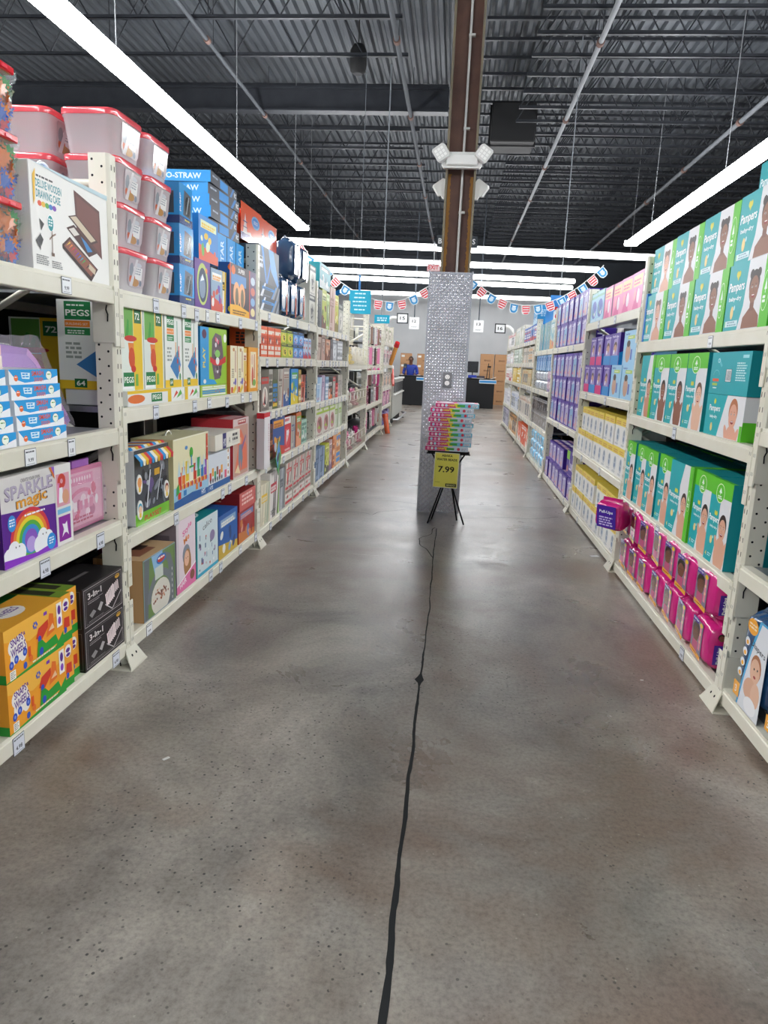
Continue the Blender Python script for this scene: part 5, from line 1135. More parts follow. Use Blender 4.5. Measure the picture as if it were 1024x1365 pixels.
for q in range(5):
    t = empty('dough_tub'); b = MB(); b.lathe([(.038, 0), (.042, .003), (.042, .05)], cy=.042, c=JC[q], m='gloss', n=18); b.obj('tub', t)
    b = MB(); b.lathe([(.044, .048), (.046, .052), (.046, .062), (.04, .065), (.001, .065)], cy=.042, c=JC[q-1], m='gloss', n=18); b.obj('lid', t)
    Kind(t).put(-1, 2.08, z+.066*q, .01, label='round %s dough tub in a column at the left edge' % ['dark grey', 'white', 'purple', 'red', 'orange'][q], cat='dough tub')
# ------------------------------------------------------------------ LEFT rack 2
z = Z(-1, 1, 3)
def blis(w, h):
    a = Art().rect(0, 0, w, h, BLU).rect(0, 0, w, h*.2, '#1f3f7a').poly([(w*.28, h*.25), (w*.85, h*.22), (w*.9, h*.8), (w*.38, h*.88)], '#5a636b').ell(w*.62, h*.5, w*.2, h*.25, '#2e3338', 14).text('PUMP', w*.12, h*.3, h*.09, '#e8f4fc', w*.45, True, rot=PI/2).lines(w*.4, h*.12, w*.4, 1, h*.07, '#e8d23a', random.Random(1)).poly([(w*.5, h*.3), (w*.56, h*.3), (w*.76, h*.75), (w*.7, h*.75)], '#a9b4bc'); return a
kbx = carton('blue_window_box', .205, .205, .25, BLU, blis(.205, .205), Art().rect(0, 0, .25, .205, BLU).rect(.03, .05, .19, .11, '#4a5660').rect(0, 0, .25, .04, '#1f3f7a'), mat='gloss')
for q in range(3): kbx.put(-1, 3.985, z+.2055*q, .01, yaw=.03*(q-1), label='blue window box, %s of three stacked beside the food tubs' % ['bottom', 'middle', 'top'][q], cat='boxed toy', group='blue window boxes')
w, h = .26, .27; a = Art().rect(0, 0, w, h, '#5f2f8c').ell(w*.5, h*.5, w*.36, h*.44, '#b9c96a', 24).ell(w*.5, h*.48, w*.28, h*.36, '#2e3c58', 24).ell(w*.48, h*.44, w*.2, h*.24, '#7a8ea8', 18).poly([(w*.35, h*.55), (w*.5, h*.72), (w*.6, h*.6)], '#e6ecf2').ell(w*.75, h*.8, w*.07, h*.06, '#e8863a', 10)
carton('purple_window_box', w, h, .25, '#5f2f8c', a, Art().rect(0, 0, .25, h, '#4a2470')).put(-1, 4.235, z, .01, label='purple toy box with a large oval window on the top shelf', cat='boxed toy')
toyp = ['#2f86d0', '#e05a3a', '#f0f0ea', '#e8c23a', '#3aa04a']
gen(.22, .25, .22, 31, ['#8fa8c0', '#d2503a', '#f0f0ea', '#e8a23a', '#6a4ab0'], 0).put(-1, 4.49, z, .01, label='small busy toy box right of the purple oval-window box', cat='boxed toy')
gen(.34, .25, .22, 32, ['#2f86d0', '#e05a3a', '#dfe8c0', '#e8c23a', '#5ab04a'], 0).put(-1, 4.36, z+.2715, .015, label='blue toy box with green picture resting on the purple oval-window box', cat='boxed toy')
gen(.13, .26, .25, 33, ['#e8c23a', '#1d1d1f', '#2f5fc0', '#f0f0ea'], 3).put(-1, 4.675, z, .03, label='narrow yellow and black box on the top left shelf', cat='boxed toy')
w, h = .62, .33; a = Art().rect(0, 0, w, h, '#3a2f38').rect(0, 0, w*.03, h, '#d2503a').poly([(w*.05, h*.6), (w*.6, h*.6), (w*.6, h*.82), (w*.05, h*.82)], '#5a8fc8').text('SUPER', w*.3, h*.86, h*.09, '#e9e6e0', w*.25, True)
for cx in (.24, .44): a.ell(w*cx, h*.42, w*.12, h*.25, '#f0b07a', 18).ell(w*(cx+.01), h*.36, w*.06, h*.2, '#7a6a4a', 14)
a.poly([(0, 0), (w*.75, 0), (w*.75, h*.12), (w*.3, h*.22), (0, h*.2)], '#f0b42e').rect(w*.72, 0, w*.03, h, '#d2503a').rect(w*.75, 0, w*.25, h, '#6a5a7a')
for i in range(4): a.ell(w*.87, h*(.14+.22*i), w*.09, h*.09, ['#e8d8a0', '#8ab0d8', '#d27a6a', '#c9d6e4'][i], 12)
a.ell(w*.12, h*.88, w*.07, h*.09, '#e8742e', 12).lines(w*.1, h*.08, w*.5, 2, h*.05, '#7a4a12')
carton('sandwich_game_box', w, h, .075, '#24457f', a, Art().rect(0, 0, .075, h, '#1f4f94').text('SANDWICHES', .052, .07, .03, '#8fb8e4', .17, True, rot=PI/2).ell(.11, .035, .05, .03, '#e8d23a', 14).ell(.11, .3, .05, .03, '#e8742e', 12)).put(-1, 5.06, z, .01, label='game box with two rolls on the front and a dark blue side, top left shelf', cat='board game')
ksp = carton('slim_blue_box', .19, .515, .40, BLU, Art().rect(0, 0, .19, .515, BLU).text('GSTAR', .13, .26, .07, '#d4ecfb', .22, True, rot=PI/2), Art().rect(0, 0, .4, .515, '#4a4d55').poly([(.05, .1), (.2, .45), (.24, .45), (.1, .1)], '#3f8fd0').poly([(.24, .1), (.35, .45), (.38, .45), (.28, .1)], '#3f8fd0'))
for i in range(3): ksp.put(-1, 4.87+i*.20, z, .10, label='upright plain blue box, %s of three behind the two-roll game box' % ['nearest', 'middle', 'farthest'][i], cat='box', group='upright blue boxes')
ob = lambda w, h: Art().rect(0, 0, w, h, '#e8603a').rect(0, 0, w, h*.2, '#5a4a8a').ell(w*.7, h*.65, w*.2, h*.18, '#7ab8e4', 20).ell(w*.7, h*.65, w*.16, h*.13, '#3f7fd0', 18).text('SOLO', w*.6, h*.6, h*.1, '#f0f4fa', w*.2, True).poly([(w*.1, h*.2), (w*.2, h*.75), (w*.3, h*.2)], '#e9d9d0').poly([(w*.05, h*.2), (w*.45, h*.3), (w*.5, h*.2)], '#f0e4dc').rect(w*.1, h*.35, w*.2, h*.03, '#5a4a8a').rect(w*.1, h*.5, w*.2, h*.03, '#5a4a8a')
kO = Kind(soft_pack('orange_pack', .56, .26, .3, '#e65a32', ob(.56, .26), '#d9502c', True, 5))
kO.put(-1, 5.63, 2.345, .12, label='orange soft pack lying over the post, nearer of two', cat='diaper pack', group='orange packs on the racks'); kO.put(-1, 6.20, 2.345, .14, label='orange soft pack lying high on the rack, farther of two', cat='diaper pack', group='orange packs on the racks')
# shelf B : building sets
z = Z(-1, 1, 2)
for i, (k_, y) in enumerate(((kpa, 3.30), (kpa, 3.545), (kpb, 3.80), (kpb, 4.055))):
    k_.put(-1, y, z+.072, .02, label='tall building set box, %s of four in the front row of the second left rack' % ORD[i], cat='boxed toy', group='tall peg building set boxes')
fl = lambda w, h: Art().rect(0, 0, w, h, '#e4e6e2').rect(0, h*.8, w, h*.2, '#e8c22e').ell(w*.2, h*.45, w*.2, h*.3, '#e0743a', 14).rect(w*.56, h*.15, w*.28, h*.6, '#1f7a44').text('PEGS', w*.59, h*.3, h*.35, '#f4f6ee', w*.22, True)
fls = lambda w, h: Art().rect(0, 0, w, h, '#eceee8').rect(0, 0, w*.2, h, '#e8c22e').poly([(w*.3, h*.2), (w*.5, h*.8), (w*.6, h*.6)], '#d2452a').poly([(w*.5, h*.2), (w*.75, h*.85), (w*.85, h*.5)], '#5ab04a').rect(w*.8, h*.1, w*.14, h*.4, '#d9d9d5')
carton('flat_peg_set', .47, .071, .3, '#e4e6e2', fl(.47, .071)).put(-1, 3.425, z, .0, label='flat orange and white peg set lying under the first tall boxes', cat='boxed toy')
carton('flat_peg_set', .235, .071, .3, '#eceee8', fls(.235, .071)).put(-1, 3.79, z, .005, label='flat peg set lying under the third tall box', cat='boxed toy')
carton('flat_peg_set', .235, .071, .3, '#eceee8', fls(.235, .071)).put(-1, 4.04, z, .008, label='flat peg set lying under the fourth tall box', cat='boxed toy')
w, h = .50, .345; a = Art().rect(0, 0, w*.3, h, '#2f9bd8').rect(w*.3, 0, w*.7, h, '#9ac83a').poly([(w*.3, 0), (w*.6, 0), (w*.5, h*.08), (w*.3, h*.1)], '#2f9bd8').ell(w*.14, h*.88, w*.08, h*.08, '#5a2a4a', 16).text('PLAY', w*.17, h*.3, h*.13, '#e9d23a', h*.35, True, rot=PI/2).poly([(w*.42, h*.8), (w*.55, h*.92), (w*.78, h*.88), (w*.86, h*.5), (w*.72, h*.1), (w*.5, h*.08), (w*.4, h*.4)], '#6a5a62')
R = random.Random(4)
for i in range(16): a.ell(w*R.uniform(.48, .78), h*R.uniform(.18, .84), w*.035, h*.045, R.choice(['#e9e4e6', '#d2353a', '#4a3a42', '#8a8088', '#e05a7a']), 10)
a.poly([(w*.34, h*.5), (w*.5, h*.44), (w*.74, h*.44), (w*.95, h*.52), (w*.95, h*.4), (w*.74, h*.34), (w*.5, h*.34), (w*.34, h*.4)], '#d2353a').ell(w*.62, h*.42, w*.07, h*.07, '#f0f0ec', 14).ell(w*.62, h*.55, w*.1, h*.07, '#8fcf6a', 14).ell(w*.92, h*.84, w*.06, h*.08, '#f0f2ec', 14).ell(w*.14, h*.06, w*.05, h*.04, '#f0f0ec', 12)
carton('play_set_box', w, h, .2, '#2f9bd8', a, Art().rect(0, 0, .2, h, '#2481c0')).put(-1, 4.46, z+.072, .02, label='blue and lime play set box with a red ribbon band', cat='boxed toy')
gen(.5, .071, .25, 51, ['#a9c84a', '#e9ece0', '#d2503a', '#3a8fd0'], 4).put(-1, 4.43, z, .01, label='flat lime box lying under the play set with the red band', cat='boxed toy')
cr = lambda w, h: Art().rect(0, 0, w, h, '#f0e6c4').rect(w*.1, h*.02, w*.3, h*.12, '#d2452a').poly([(w*.3, h*.05), (w*.8, h*.2), (w*.9, h*.1), (w*.5, 0)], '#e8c23a').ell(w*.5, h*.92, w*.15, h*.04, '#c98a4a', 10).rect(w*.7, h*.45, w*.1, h*.45, '#b0604a').lines(w*.2, h*.5, w*.35, 5, h*.04, '#8a7a5a', random.Random(2)).rect(w*.45, h*.2, w*.15, h*.05, '#6a5ab0').ell(w*.75, h*.25, w*.12, h*.08, '#5a4ab0', 10)
kc = carton('cream_game_box', .15, .32, .3, '#e8c04a', cr(.15, .32), Art().rect(0, 0, .3, .32, '#d8843a'))
for i in range(2): kc.put(-1, 4.80+.158*i, z, .0, label='narrow cream game box, %s of two' % ['nearer', 'farther'][i], cat='board game', group='cream game boxes')
gen(.1, .31, .3, 52, ['#e8c86a', '#d2753a', '#f4ead0', '#b05a3a'], 0).put(-1, 5.09, z, .01, label='narrow golden game box beside the orange-framed one', cat='board game')
w, h = .25, .32; a = Art().rect(0, 0, w, h, '#f0a52e').rect(w*.2, h*.08, w*.6, h*.82, '#f4e4c0').ell(w*.42, h*.35, w*.09, h*.22, '#d2452a', 14).poly([(w*.55, h*.3), (w*.6, h*.85), (w*.66, h*.85), (w*.66, h*.3)], '#c9602a').ell(w*.6, h*.2, w*.18, h*.08, '#7ab04a', 12).ell(w*.38, h*.72, w*.14, h*.12, '#e9c9b0', 12)
carton('orange_game_box', w, h, .3, '#f0a52e', a, Art().rect(0, 0, .3, h, '#e8962a')).put(-1, 5.275, z, .0, label='orange-framed game box against the post on the second left rack', cat='board game')
# shelf C
z = Z(-1, 1, 1); w, h = .42, .38
t = empty('toy_kitchen_set'); b = MB(); b.box(-w/2, w/2, .03, .2, 0, h, '#d9dadc', 'print', .003)
a = Art().rect(0, 0, w, h, '#4c4f55').rect(0, 0, w, h*.16, '#7ac23a').text('PLAYSET', w*.25, h*.03, h*.07, '#d2303a', w*.5, True, rot=.02)
R = random.Random(11)
for i in range(20): a.ell(w*R.uniform(.1, .9), h*R.uniform(.22, .75), w*R.uniform(.02, .08), h*R.uniform(.03, .12), R.choice(['#8a9098', '#2e3136', '#b9c0c8', '#6a7078', '#6a5a8a']), 12, rot=R.uniform(0, 3))
a.rect(w*.55, h*.6, w*.16, h*.09, '#d8a83a').polys([[(w*.3, h*.2), (w*.33, h*.2), (w*.45, h*.7), (w*.42, h*.7)], [(w*.6, h*.25), (w*.62, h*.25), (w*.8, h*.72), (w*.78, h*.72)]], '#dfe4e8')
b.stamp(a, ((-w/2, .03, 0), (1, 0, 0), (0, 0, 1), (0, -1, 0)), 'gloss'); b.obj('carton', t)
b = MB(); n = 12; cs = ['#2a8fd0', '#f0ead8', '#e8b92e', '#d2303a']
for i in range(n): 
    x = -w/2+w*i/n; dx = w/n; c = cs[i % 4]; b.face([(x, 0, h-.05), (x+dx, 0, h-.05), (x+dx, .06, h+.012), (x, .06, h+.012)], c); b.face([(x, 0, h-.05), (x+dx*.2, 0, h-.075), (x+dx*.8, 0, h-.075), (x+dx, 0, h-.05)], c); b.face([(x, .06, h+.012), (x+dx, .06, h+.012), (x+dx, .2, h+.003), (x, .2, h+.003)], c)
b.obj('striped_awning', t)
for sx_, zz, c1, c2 in ((-1, .03, '#3aa0c0', '#f0c8a0'), (1, .08, '#7a2a20', '#f0c8a0'), (-1, .16, '#e8a060', '#e8a060')):
    k = MB(); fr = ((sx_*w*.4, .028, zz), (1, 0, 0), (0, 0, 1), (0, -1, 0)); k.prism([(.032*math.cos(j*PI/8), .05+.05*math.sin(j*PI/8)) for j in range(16)], 0, .004, fr, '#f0f0ec')
    k.stamp(Art().ell(0, .06, .024, .025, c1, 14).ell(0, .052, .02, .02, c2, 14).rect(-.012, .012, .024, .022, '#e8c23a'), ((sx_*w*.4, .024, zz), (1, 0, 0), (0, 0, 1), (0, -1, 0))); k.obj('card_figure', t)
Kind(t).put(-1, 3.51, z, -.0, label='toy kitchen set box with a striped awning and grey window', cat='boxed toy')
w, h = .56, .39; a = Art().rect(0, 0, w, h, '#e6dfb8').rect(0, 0, w, h*.3, '#9ac4dc').poly([(0, 0), (w, 0), (w, h*.1), (w*.5, h*.14), (0, h*.1)], '#2f5f9c').text('HYS', w*.78, h*.03, h*.08, '#e9eef4', w*.12, True)
for i, (x_, c) in enumerate(((.12, '#d2402e'), (.22, '#e87a2e'), (.32, '#e8c83a'), (.43, '#f0ead8'), (.54, '#d2402e'), (.65, '#3aa06a'), (.76, '#2f7fc0'), (.86, '#8a4ab0'))): a.rect(w*x_, h*.3+h*.02*(i % 3), w*.085, h*(.2+.05*(i % 3)), c).ell(w*(x_+.02), h*.28, w*.025, h*.045, '#e8a23a', 12).ell(w*(x_+.065), h*.28, w*.025, h*.045, '#d2402e', 12)
for i in range(7): a.poly([(w*(.1+.12*i), h*.45), (w*(.14+.12*i), h*.68), (w*(.18+.12*i), h*.45)], '#bcd6e0')
a.ell(w*.48, h*.75, w*.05, h*.08, '#4aa83a', 14).rect(w*.47, h*.55, w*.025, h*.16, '#3a7fc0').rect(w*.42, h*.52, w*.14, h*.03, '#3aa04a').ell(w*.34, h*.84, w*.04, h*.03, '#5a8fc8', 10).rect(w*.93, h*.55, w*.05, h*.42, '#d2402e').text('1-6', w*.96, h*.75, h*.03, '#fff', None, True, al='c').rect(w*.1, h*.12, w*.08, h*.1, '#d2402e').rect(w*.25, h*.14, w*.08, h*.08, '#2f7fc0').rect(w*.72, h*.16, w*.06, h*.08, '#d2402e').rect(w*.6, h*.15, w*.06, h*.1, '#e8863a').poly([(w*.06, h*.3), (w*.12, h*.36), (w*.14, h*.22), (w*.05, h*.18)], '#3aa04a').polys([[(0, h*.985), (w, h*.985), (w, h), (0, h)]], '#f4f0da')
t = empty('train_block_set'); b = MB(); b.box(-w/2, w/2, 0, .24, 0, h, '#d9d3ac', 'print', .003); b.stamp(a, frames(w, h, .24)['front']); b.stamp(Art().rect(0, 0, .24, h, '#c9bf92'), frames(w, h, .24)['left']); b.stamp(Art().rect(0, 0, .24, h, '#c9bf92'), frames(w, h, .24)['right']); b.obj('carton', t)
b = MB(); b.tube([(-.05+.04*math.cos(PI-k*PI/8), .12, h+.025*math.sin(k*PI/8)) for k in range(9)], .005, '#e9e6da', 'gloss', 8); b.obj('handle', t); Kind(t).put(-1, 4.02, z, .01, label='cream train building block box with a carry handle', cat='boxed toy')
w, h = .44, .26; R = random.Random(3); a = Art().rect(0, 0, w, h, '#d6dce4').rect(0, 0, w, h*.16, '#2f5f9c').text('HYS', w*.05, h*.03, h*.1, '#e9eef4', w*.14, True)
for i in range(6): a.rect(w*(.05+.1*i), h*(.25+.1*(i % 2)), w*.08, h*.2, ['#d2402e', '#e8a23a', '#3aa06a', '#8a5a3a'][i % 4]).ell(w*(.09+.1*i), h*.24, w*.03, h*.06, '#3a3a3c', 10)
a.rect(w*.72, h*.18, w*.1, h*.2, '#e05a7a')
for i in range(4): a.rect(w*.84, h*(.2+.19*i), w*.12, h*.16, '#f0eeea').ell(w*.9, h*(.28+.19*i), w*.03, h*.05, '#b07a4a', 8)
carton('block_set_box', w, h, .24, '#d6dce4', a).put(-1, 4.53, z, .012, label='block set box with small vehicles, under the long white carton', cat='boxed toy')
w, h = .52, .10; a = Art().rect(0, 0, w, h, '#e6e2d6').rect(w*.28, 0, w*.14, h, '#2a2a6a').text('HYS', w*.31, h*.15, h*.5, '#e9eef4', w*.09, True, rot=0).text('A', w*.52, h*.25, h*.4, '#3a3a3c').rect(w*.66, h*.15, w*.28, h*.7, '#d9d5ca').lines(w*.68, h*.65, w*.22, 2, h*.3, '#3a3a3c', random.Random(3))
carton('long_white_carton', w, h, .4, '#e6e2d6', a).put(-1, 4.58, z+.2605, -.03, label='long white carton with a navy band lying across the block set', cat='box')
w, h = .38, .42; a = Art().rect(0, 0, w, h, '#d8c4c0').rect(w*.04, h*.03, w*.9, h*.85, '#c99a8a').poly([(w*.1, h*.1), (w*.3, h*.5), (w*.2, h*.85), (w*.5, h*.8), (w*.85, h*.5), (w*.9, h*.1)], '#e2785a').ell(w*.45, h*.62, w*.07, h*.06, '#e8b48a', 12).poly([(w*.35, h*.55), (w*.55, h*.55), (w*.6, h*.3), (w*.5, h*.1), (w*.45, h*.3), (w*.38, h*.1), (w*.32, h*.3)], '#7a8a9a').poly([(w*.5, h*.5), (w*.8, h*.7), (w*.82, h*.66), (w*.55, h*.42)], '#8a6a9a').rect(w*.3, h*.9, w*.5, h*.07, '#b03a3a').lines(w*.34, h*.93, w*.4, 1, h*.05, '#f0dcd0').poly([(w*.1, h*.1), (w*.3, h*.22), (w*.45, h*.05)], '#f0d8b0')
carton('hero_figure_box', w, h, .3, '#b03a40', a, Art().rect(0, 0, .3, h, '#c0353e').lines(.05, h*.6, .2, 3, .04, '#e8b0a8'), Art().rect(0, 0, w, .3, '#b02a38').rect(.02, .02, w-.04, .1, '#d8a8a8')).put(-1, 5.01, z, .012, label='red-topped figure box with faded orange picture, second left rack', cat='boxed toy')
w, h = .17, .435; a = Art().rect(0, 0, w, h, '#e4e0e2').rect(0, h*.92, w, h*.08, '#d2303a').text('ADVENTURE', w*.85, h*.3, w*.12, '#b03a5a', h*.5, False, rot=PI/2).rect(w*.1, h*.15, w*.02, h*.6, '#c9c4c8')
carton('tall_white_box', w, h, .06, '#e4e0e2', a, Art().rect(0, 0, .06, h, '#d8d2d6').rect(0, h*.9, .06, h*.1, '#d2303a')).put(-1, 5.44, z, -.0665, label='tall narrow white box with red cap standing out in front of the post', cat='box')
# shelf D
z = Z(-1, 1, 0); w, h = .42, .33; a = Art().rect(0, 0, w, h, '#6f8a52').poly([(w*.25, h), (w*.6, h), (w*.55, h*.7), (w*.35, h*.65)], '#8fb8d8').poly([(0, 0), (w*.12, 0), (w*.2, h), (w*.05, h)], '#6a6f74').poly([(w*.7, 0), (w*.95, 0), (w*.95, h*.6), (w*.85, h*.85), (w*.65, h*.95), (w*.6, h*.85), (w*.75, h*.75), (w*.8, h*.5)], '#70757a').ring(w*.52, h*.18, w*.42, h*.52, w*.1, '#74797e', a0=.1, a1=3.0)
a.ell(w*.52, h*.24, w*.3, h*.3, '#d9d4c8', 20).rect(w*.35, h*.56, w*.25, h*.2, '#c9d0c4').ell(w*.55, h*.86, w*.15, h*.08, '#2f6fb8', 18).ell(w*.55, h*.86, w*.12, h*.05, '#c9453a', 14).lines(w*.45, h*.87, w*.2, 1, h*.05, '#f0f0ec'); R = random.Random(2)
for i in range(40): q = R.uniform(.0, .25); t_ = R.uniform(0, 6.3); a.ell(w*(.52+q*math.cos(t_)), h*(.2+q*.8*abs(math.sin(t_))), w*.02, h*.02, R.choice(['#a0604a', '#c98a6a', '#7a4a3a', '#e0c8b0']), 8)
a.polys([[(w*.87, h*(.05+i*.1)), (w*.885, h*(.05+i*.1)), (w*.885, h*(.1+i*.1)), (w*.87, h*(.1+i*.1))] for i in range(6)], '#e6e6e2').frame(0, 0, w, h, .006, '#8fa0a8')
carton('road_rug_box', w, h, .26, '#c9a070', a, Art().rect(0, 0, .26, h, '#c9a070').rect(.02, 0, .02, h, '#b08a5a'), Art().rect(0, 0, w, .26, '#c9a880').rect(.08, .05, .2, .12, '#8a5a44').rect(.2, .1, .1, .05, '#3a2a24')).put(-1, 3.515, z, .005, label='wooden crate box with a road map print on the bottom shelf', cat='boxed toy')
w, h = .30, .43; a = Art().rect(0, 0, w, h, '#e3d3da').rect(0, 0, w*.12, h, '#d0c8cc').text('Style', w*.35, h*.72, h*.1, '#e06aa0', w*.5, True, rot=.35).text('Me', w*.4, h*.62, h*.09, '#e8863a', w*.3, True, rot=.35).ell(w*.5, h*.48, w*.2, h*.14, '#8a8f9c', 16).ell(w*.55, h*.35, w*.2, h*.2, '#a87a50', 16).ell(w*.52, h*.42, w*.13, h*.11, '#e2b498', 16).ell(w*.48, h*.43, .004, .004, '#222', 6).ell(w*.58, h*.43, .004, .004, '#222', 6).poly([(0, 0), (w, 0), (w, h*.3), (0, h*.12)], '#e277a8').poly([(0, h*.1), (w, h*.28), (w, h*.3), (0, h*.12)], '#f4eef2').text('HAIR', w*.15, h*.05, h*.07, '#f4e6ee', w*.35, True, rot=.2).ell(w*.8, h*.14, w*.13, h*.07, '#8a5a4a', 12)
carton('doll_hair_box', w, h, .22, '#dccbd4', a, Art().rect(0, 0, .22, h, '#8a8088').rect(.02, .05, .16, .3, '#6a6068')).put(-1, 3.91, z, .01, label='pink and grey doll styling box on the bottom shelf', cat='boxed toy')
gen(.14, .36, .2, 61, ['#8a1f4a', '#b0356a', '#5a1a3a', '#e0a0b8'], 4).put(-1, 3.78, z, .25, label='dark magenta box behind the doll styling box', cat='boxed toy')
w, h = .40, .36; a = Art().rect(0, 0, w, h, '#cfdde0').rect(0, 0, w*.05, h, '#2a9aa0').text('calico', w*.3, h*.78, h*.1, '#1f2a34', w*.42, False, rot=.15); R = random.Random(9)
for i in range(26): a.rect(w*R.uniform(.1, .85), h*R.uniform(.05, .65), w*R.uniform(.02, .07), h*R.uniform(.03, .1), R.choice(['#5a7a9a', '#e9eef0', '#8a6a9a', '#2a9aa0', '#c96a5a', '#3a4a5a']))
a.rect(w*.05, 0, w*.95, h*.06, '#3aa8c8').ell(w*.72, h*.6, w*.12, h*.1, '#8a7aa0', 14)
carton('craft_box', w, h, .24, '#1f8a90', a, Art().rect(0, 0, .24, h, '#1f7f86').ell(.08, .09, .06, .05, '#e8a23a', 12).ell(.1, .18, .05, .04, '#3a6fd0', 12).ell(.07, .24, .04, .03, '#e05a3a', 12), Art().rect(0, 0, w, .24, '#1f8a90').ell(.15, .1, .1, .05, '#d9e4e4', 14).ell(.15, .1, .08, .035, '#1f6a70', 14)).put(-1, 4.275, z, .01, label='teal-sided craft box with white busy front on the bottom shelf', cat='boxed toy')
gen(.42, .30, .24, 62, ['#2a5fa8', '#c9a83a', '#8aa8c8', '#e9e6da', '#1f3f78'], 0).put(-1, 4.70, z, .01, label='dark blue game box with yellow print on the bottom shelf', cat='board game')
gen(.42, .25, .2, 66, ['#4a5f8a', '#8a9ab8', '#3a3a4a', '#c9d0dc'], 3).put(-1, 4.66, z, .27, label='dim blue box behind the dark blue game box', cat='board game')
gen(.42, .245, .24, 63, ['#a02a2a', '#c9783a', '#6a7fb0', '#d89a8a', '#7a1f24'], 0).put(-1, 5.15, z, .01, label='red comic picture box under the deep red one by the post', cat='boxed toy')
carton('deep_red_box', .42, .135, .5, '#8e2426', Art().rect(0, 0, .42, .135, '#c9605a').lines(.06, .1, .3, 3, .03, '#f0c8c0', random.Random(2)), Art().rect(0, 0, .5, .135, '#8e2426').lines(.12, .07, .25, 1, .015, '#e8b890')).put(-1, 5.14, z+.2455, .0, label='deep red flat box lying on the red comic picture box', cat='boxed toy')
# ------------------------------------------------------------------ LEFT rack 3
def T(w, h, d, seed, pal, st, desc, cat='boxed toy', name='toy_box'): return (gen(w, h, d, seed, pal, st, name), w, desc, cat)
gb = gen(.6, .105, .4, 70, ['#4a5058', '#2f8fd8', '#8a929c', '#dfe4ea'], 3, 'grey_blue_box')
for q in range(2): gb.put(-1, 5.83, Z(-1, 2, 4)+.1055*q, .02, label='flat grey box with blue panel, %s of two beside the post' % ['lower', 'upper'][q], cat='box', group='grey and blue boxes')
w, h = .62, .27; a = Art().rect(0, 0, w, h, '#5a6068').poly([(w*.1, h), (w*.35, 0), (w*.4, 0), (w*.2, h)], '#5a9ae0').poly([(w*.35, 0), (w*.6, h*.8), (w*.65, h*.8), (w*.42, 0)], '#4a8ad8').poly([(w*.45, h), (w*.6, h*.4), (w*.95, 0), (w, h*.1), (w*.7, h)], '#7ab0ea').rect(w*.02, h*.4, w*.18, h*.3, '#c9ced6').lines(w*.03, h*.62, w*.15, 2, h*.12, '#3a4048')
carton('grey_blue_box', w, h, .3, '#50565e', a).put(-1, 5.83, Z(-1, 2, 4)+.2115, .03, label='grey box with blue lightning stripes on the two flat ones', cat='box', group='grey and blue boxes')
kbag = [Kind(soft_pack('blue_bag_toy', .34, .36, .2, '#3f5f86', Art().rect(.03, .04, .12, .25, '#5a88b8').rect(.2, .02, .04, .3, '#e8603a').ell(.1, .12, .06, .06, '#d9dce2', 12).poly([(.05, .2), (.15, .3), (.2, .25)], '#a9c8e8').poly([(.25, .05), (.3, .3), (.28, .05)], '#e4ecf4'), '#35506f', True, s)) for s in (21, 22)]
i = 0
for q, (n, y0) in enumerate(((3, 6.35), (2, 6.82))):
    for k in range(n): kbag[i % 2].put(-1, y0+k*.36, Z(-1, 2, 4)+.362*q, .02, label='blue bagged toy with an orange strip, %s of the %s row' % (ORD[k], ['lower', 'upper'][q]), cat='toy bag', group='blue bagged toys on the third left rack'); i += 1
gg = gen(.3, .29, .25, 73, ['#c9c8bc', '#2a2c30', '#a9a89c', '#6a6a62'], 1, 'grey_box')
for q in range(2): gg.put(-1, 7.56-.02, Z(-1, 2, 4)+.2905*q, .02, label='pale grey box with a dark oval, %s of two by the third post' % ['lower', 'upper'][q], cat='box', group='pale grey boxes')
shelf_row(-1, 2, 3, [T(.2, .235, .25, 80, ['#e8683a', '#3a3a3c', '#f0e0d0', '#c94a2a'], 4, 'orange figure pack')]*3+[(None, .03)]+[T(.22, .12, .25, 81, ['#b9c83a', '#2e3a2a', '#e8d84a', '#6a7a2a'], 1, 'lime toy car box')]*2+[T(.22, .12, .25, 82, ['#3f86d0', '#1f2f4a', '#9ac4f0', '#e0523a'], 1, 'blue toy car box')]*2+[T(.12, .2, .2, 83, ['#c9d6e6', '#d2303a', '#4a8fd0', '#e8a08a'], 0, 'red-capped bottle pack')]*3, 5.56, tier='lower')
shelf_row(-1, 2, 3, [(None, .65)]+[T(.22, .12, .25, 81, ['#b9c83a', '#2e3a2a', '#e8d84a', '#6a7a2a'], 1, 'lime toy car box')]*2+[T(.22, .12, .25, 82, ['#3f86d0', '#1f2f4a', '#9ac4f0', '#e0523a'], 1, 'blue toy car box')]*2, 5.56, dz=.1205, tier='upper')
shelf_row(-1, 2, 2, [T(.24, .27, .25, 90, ['#8a8078', '#c9352a', '#e9e0d4', '#3a3a3c'], 1, 'grey toy box with red disc'), T(.12, .33, .25, 91, ['#b9b4a8', '#3a3a3c', '#e4dfd2', '#7a746a'], 4, 'narrow grey game box'), T(.16, .24, .25, 92, ['#5a6a3a', '#d2402e', '#e8c23a', '#3a7fc0'], 4, 'multicoloured game box'), T(.2, .33, .25, 93, ['#c4bfb4', '#7a6a60', '#e9e6de', '#a05a4a'], 3, 'pale comic box'),
     T(.24, .34, .25, 94, ['#a9a29a', '#3a5fa0', '#d9d4ca', '#8a5a4a', '#2a2a2c'], 0, 'grey picture box'), (None, .04), T(.32, .33, .25, 95, ['#2f8fd8', '#e8d23a', '#5ab04a', '#e8f0f8'], 0, 'bright blue spotted box'), T(.1, .32, .25, 96, ['#c9a84a', '#8a6a2a', '#f0e0b0', '#5a4a2a'], 4, 'thin tan game box'), T(.22, .27, .25, 97, ['#8a3a2a', '#e8602e', '#e9e0d8', '#2a2a2c'], 3, 'dark red box')], 5.56)
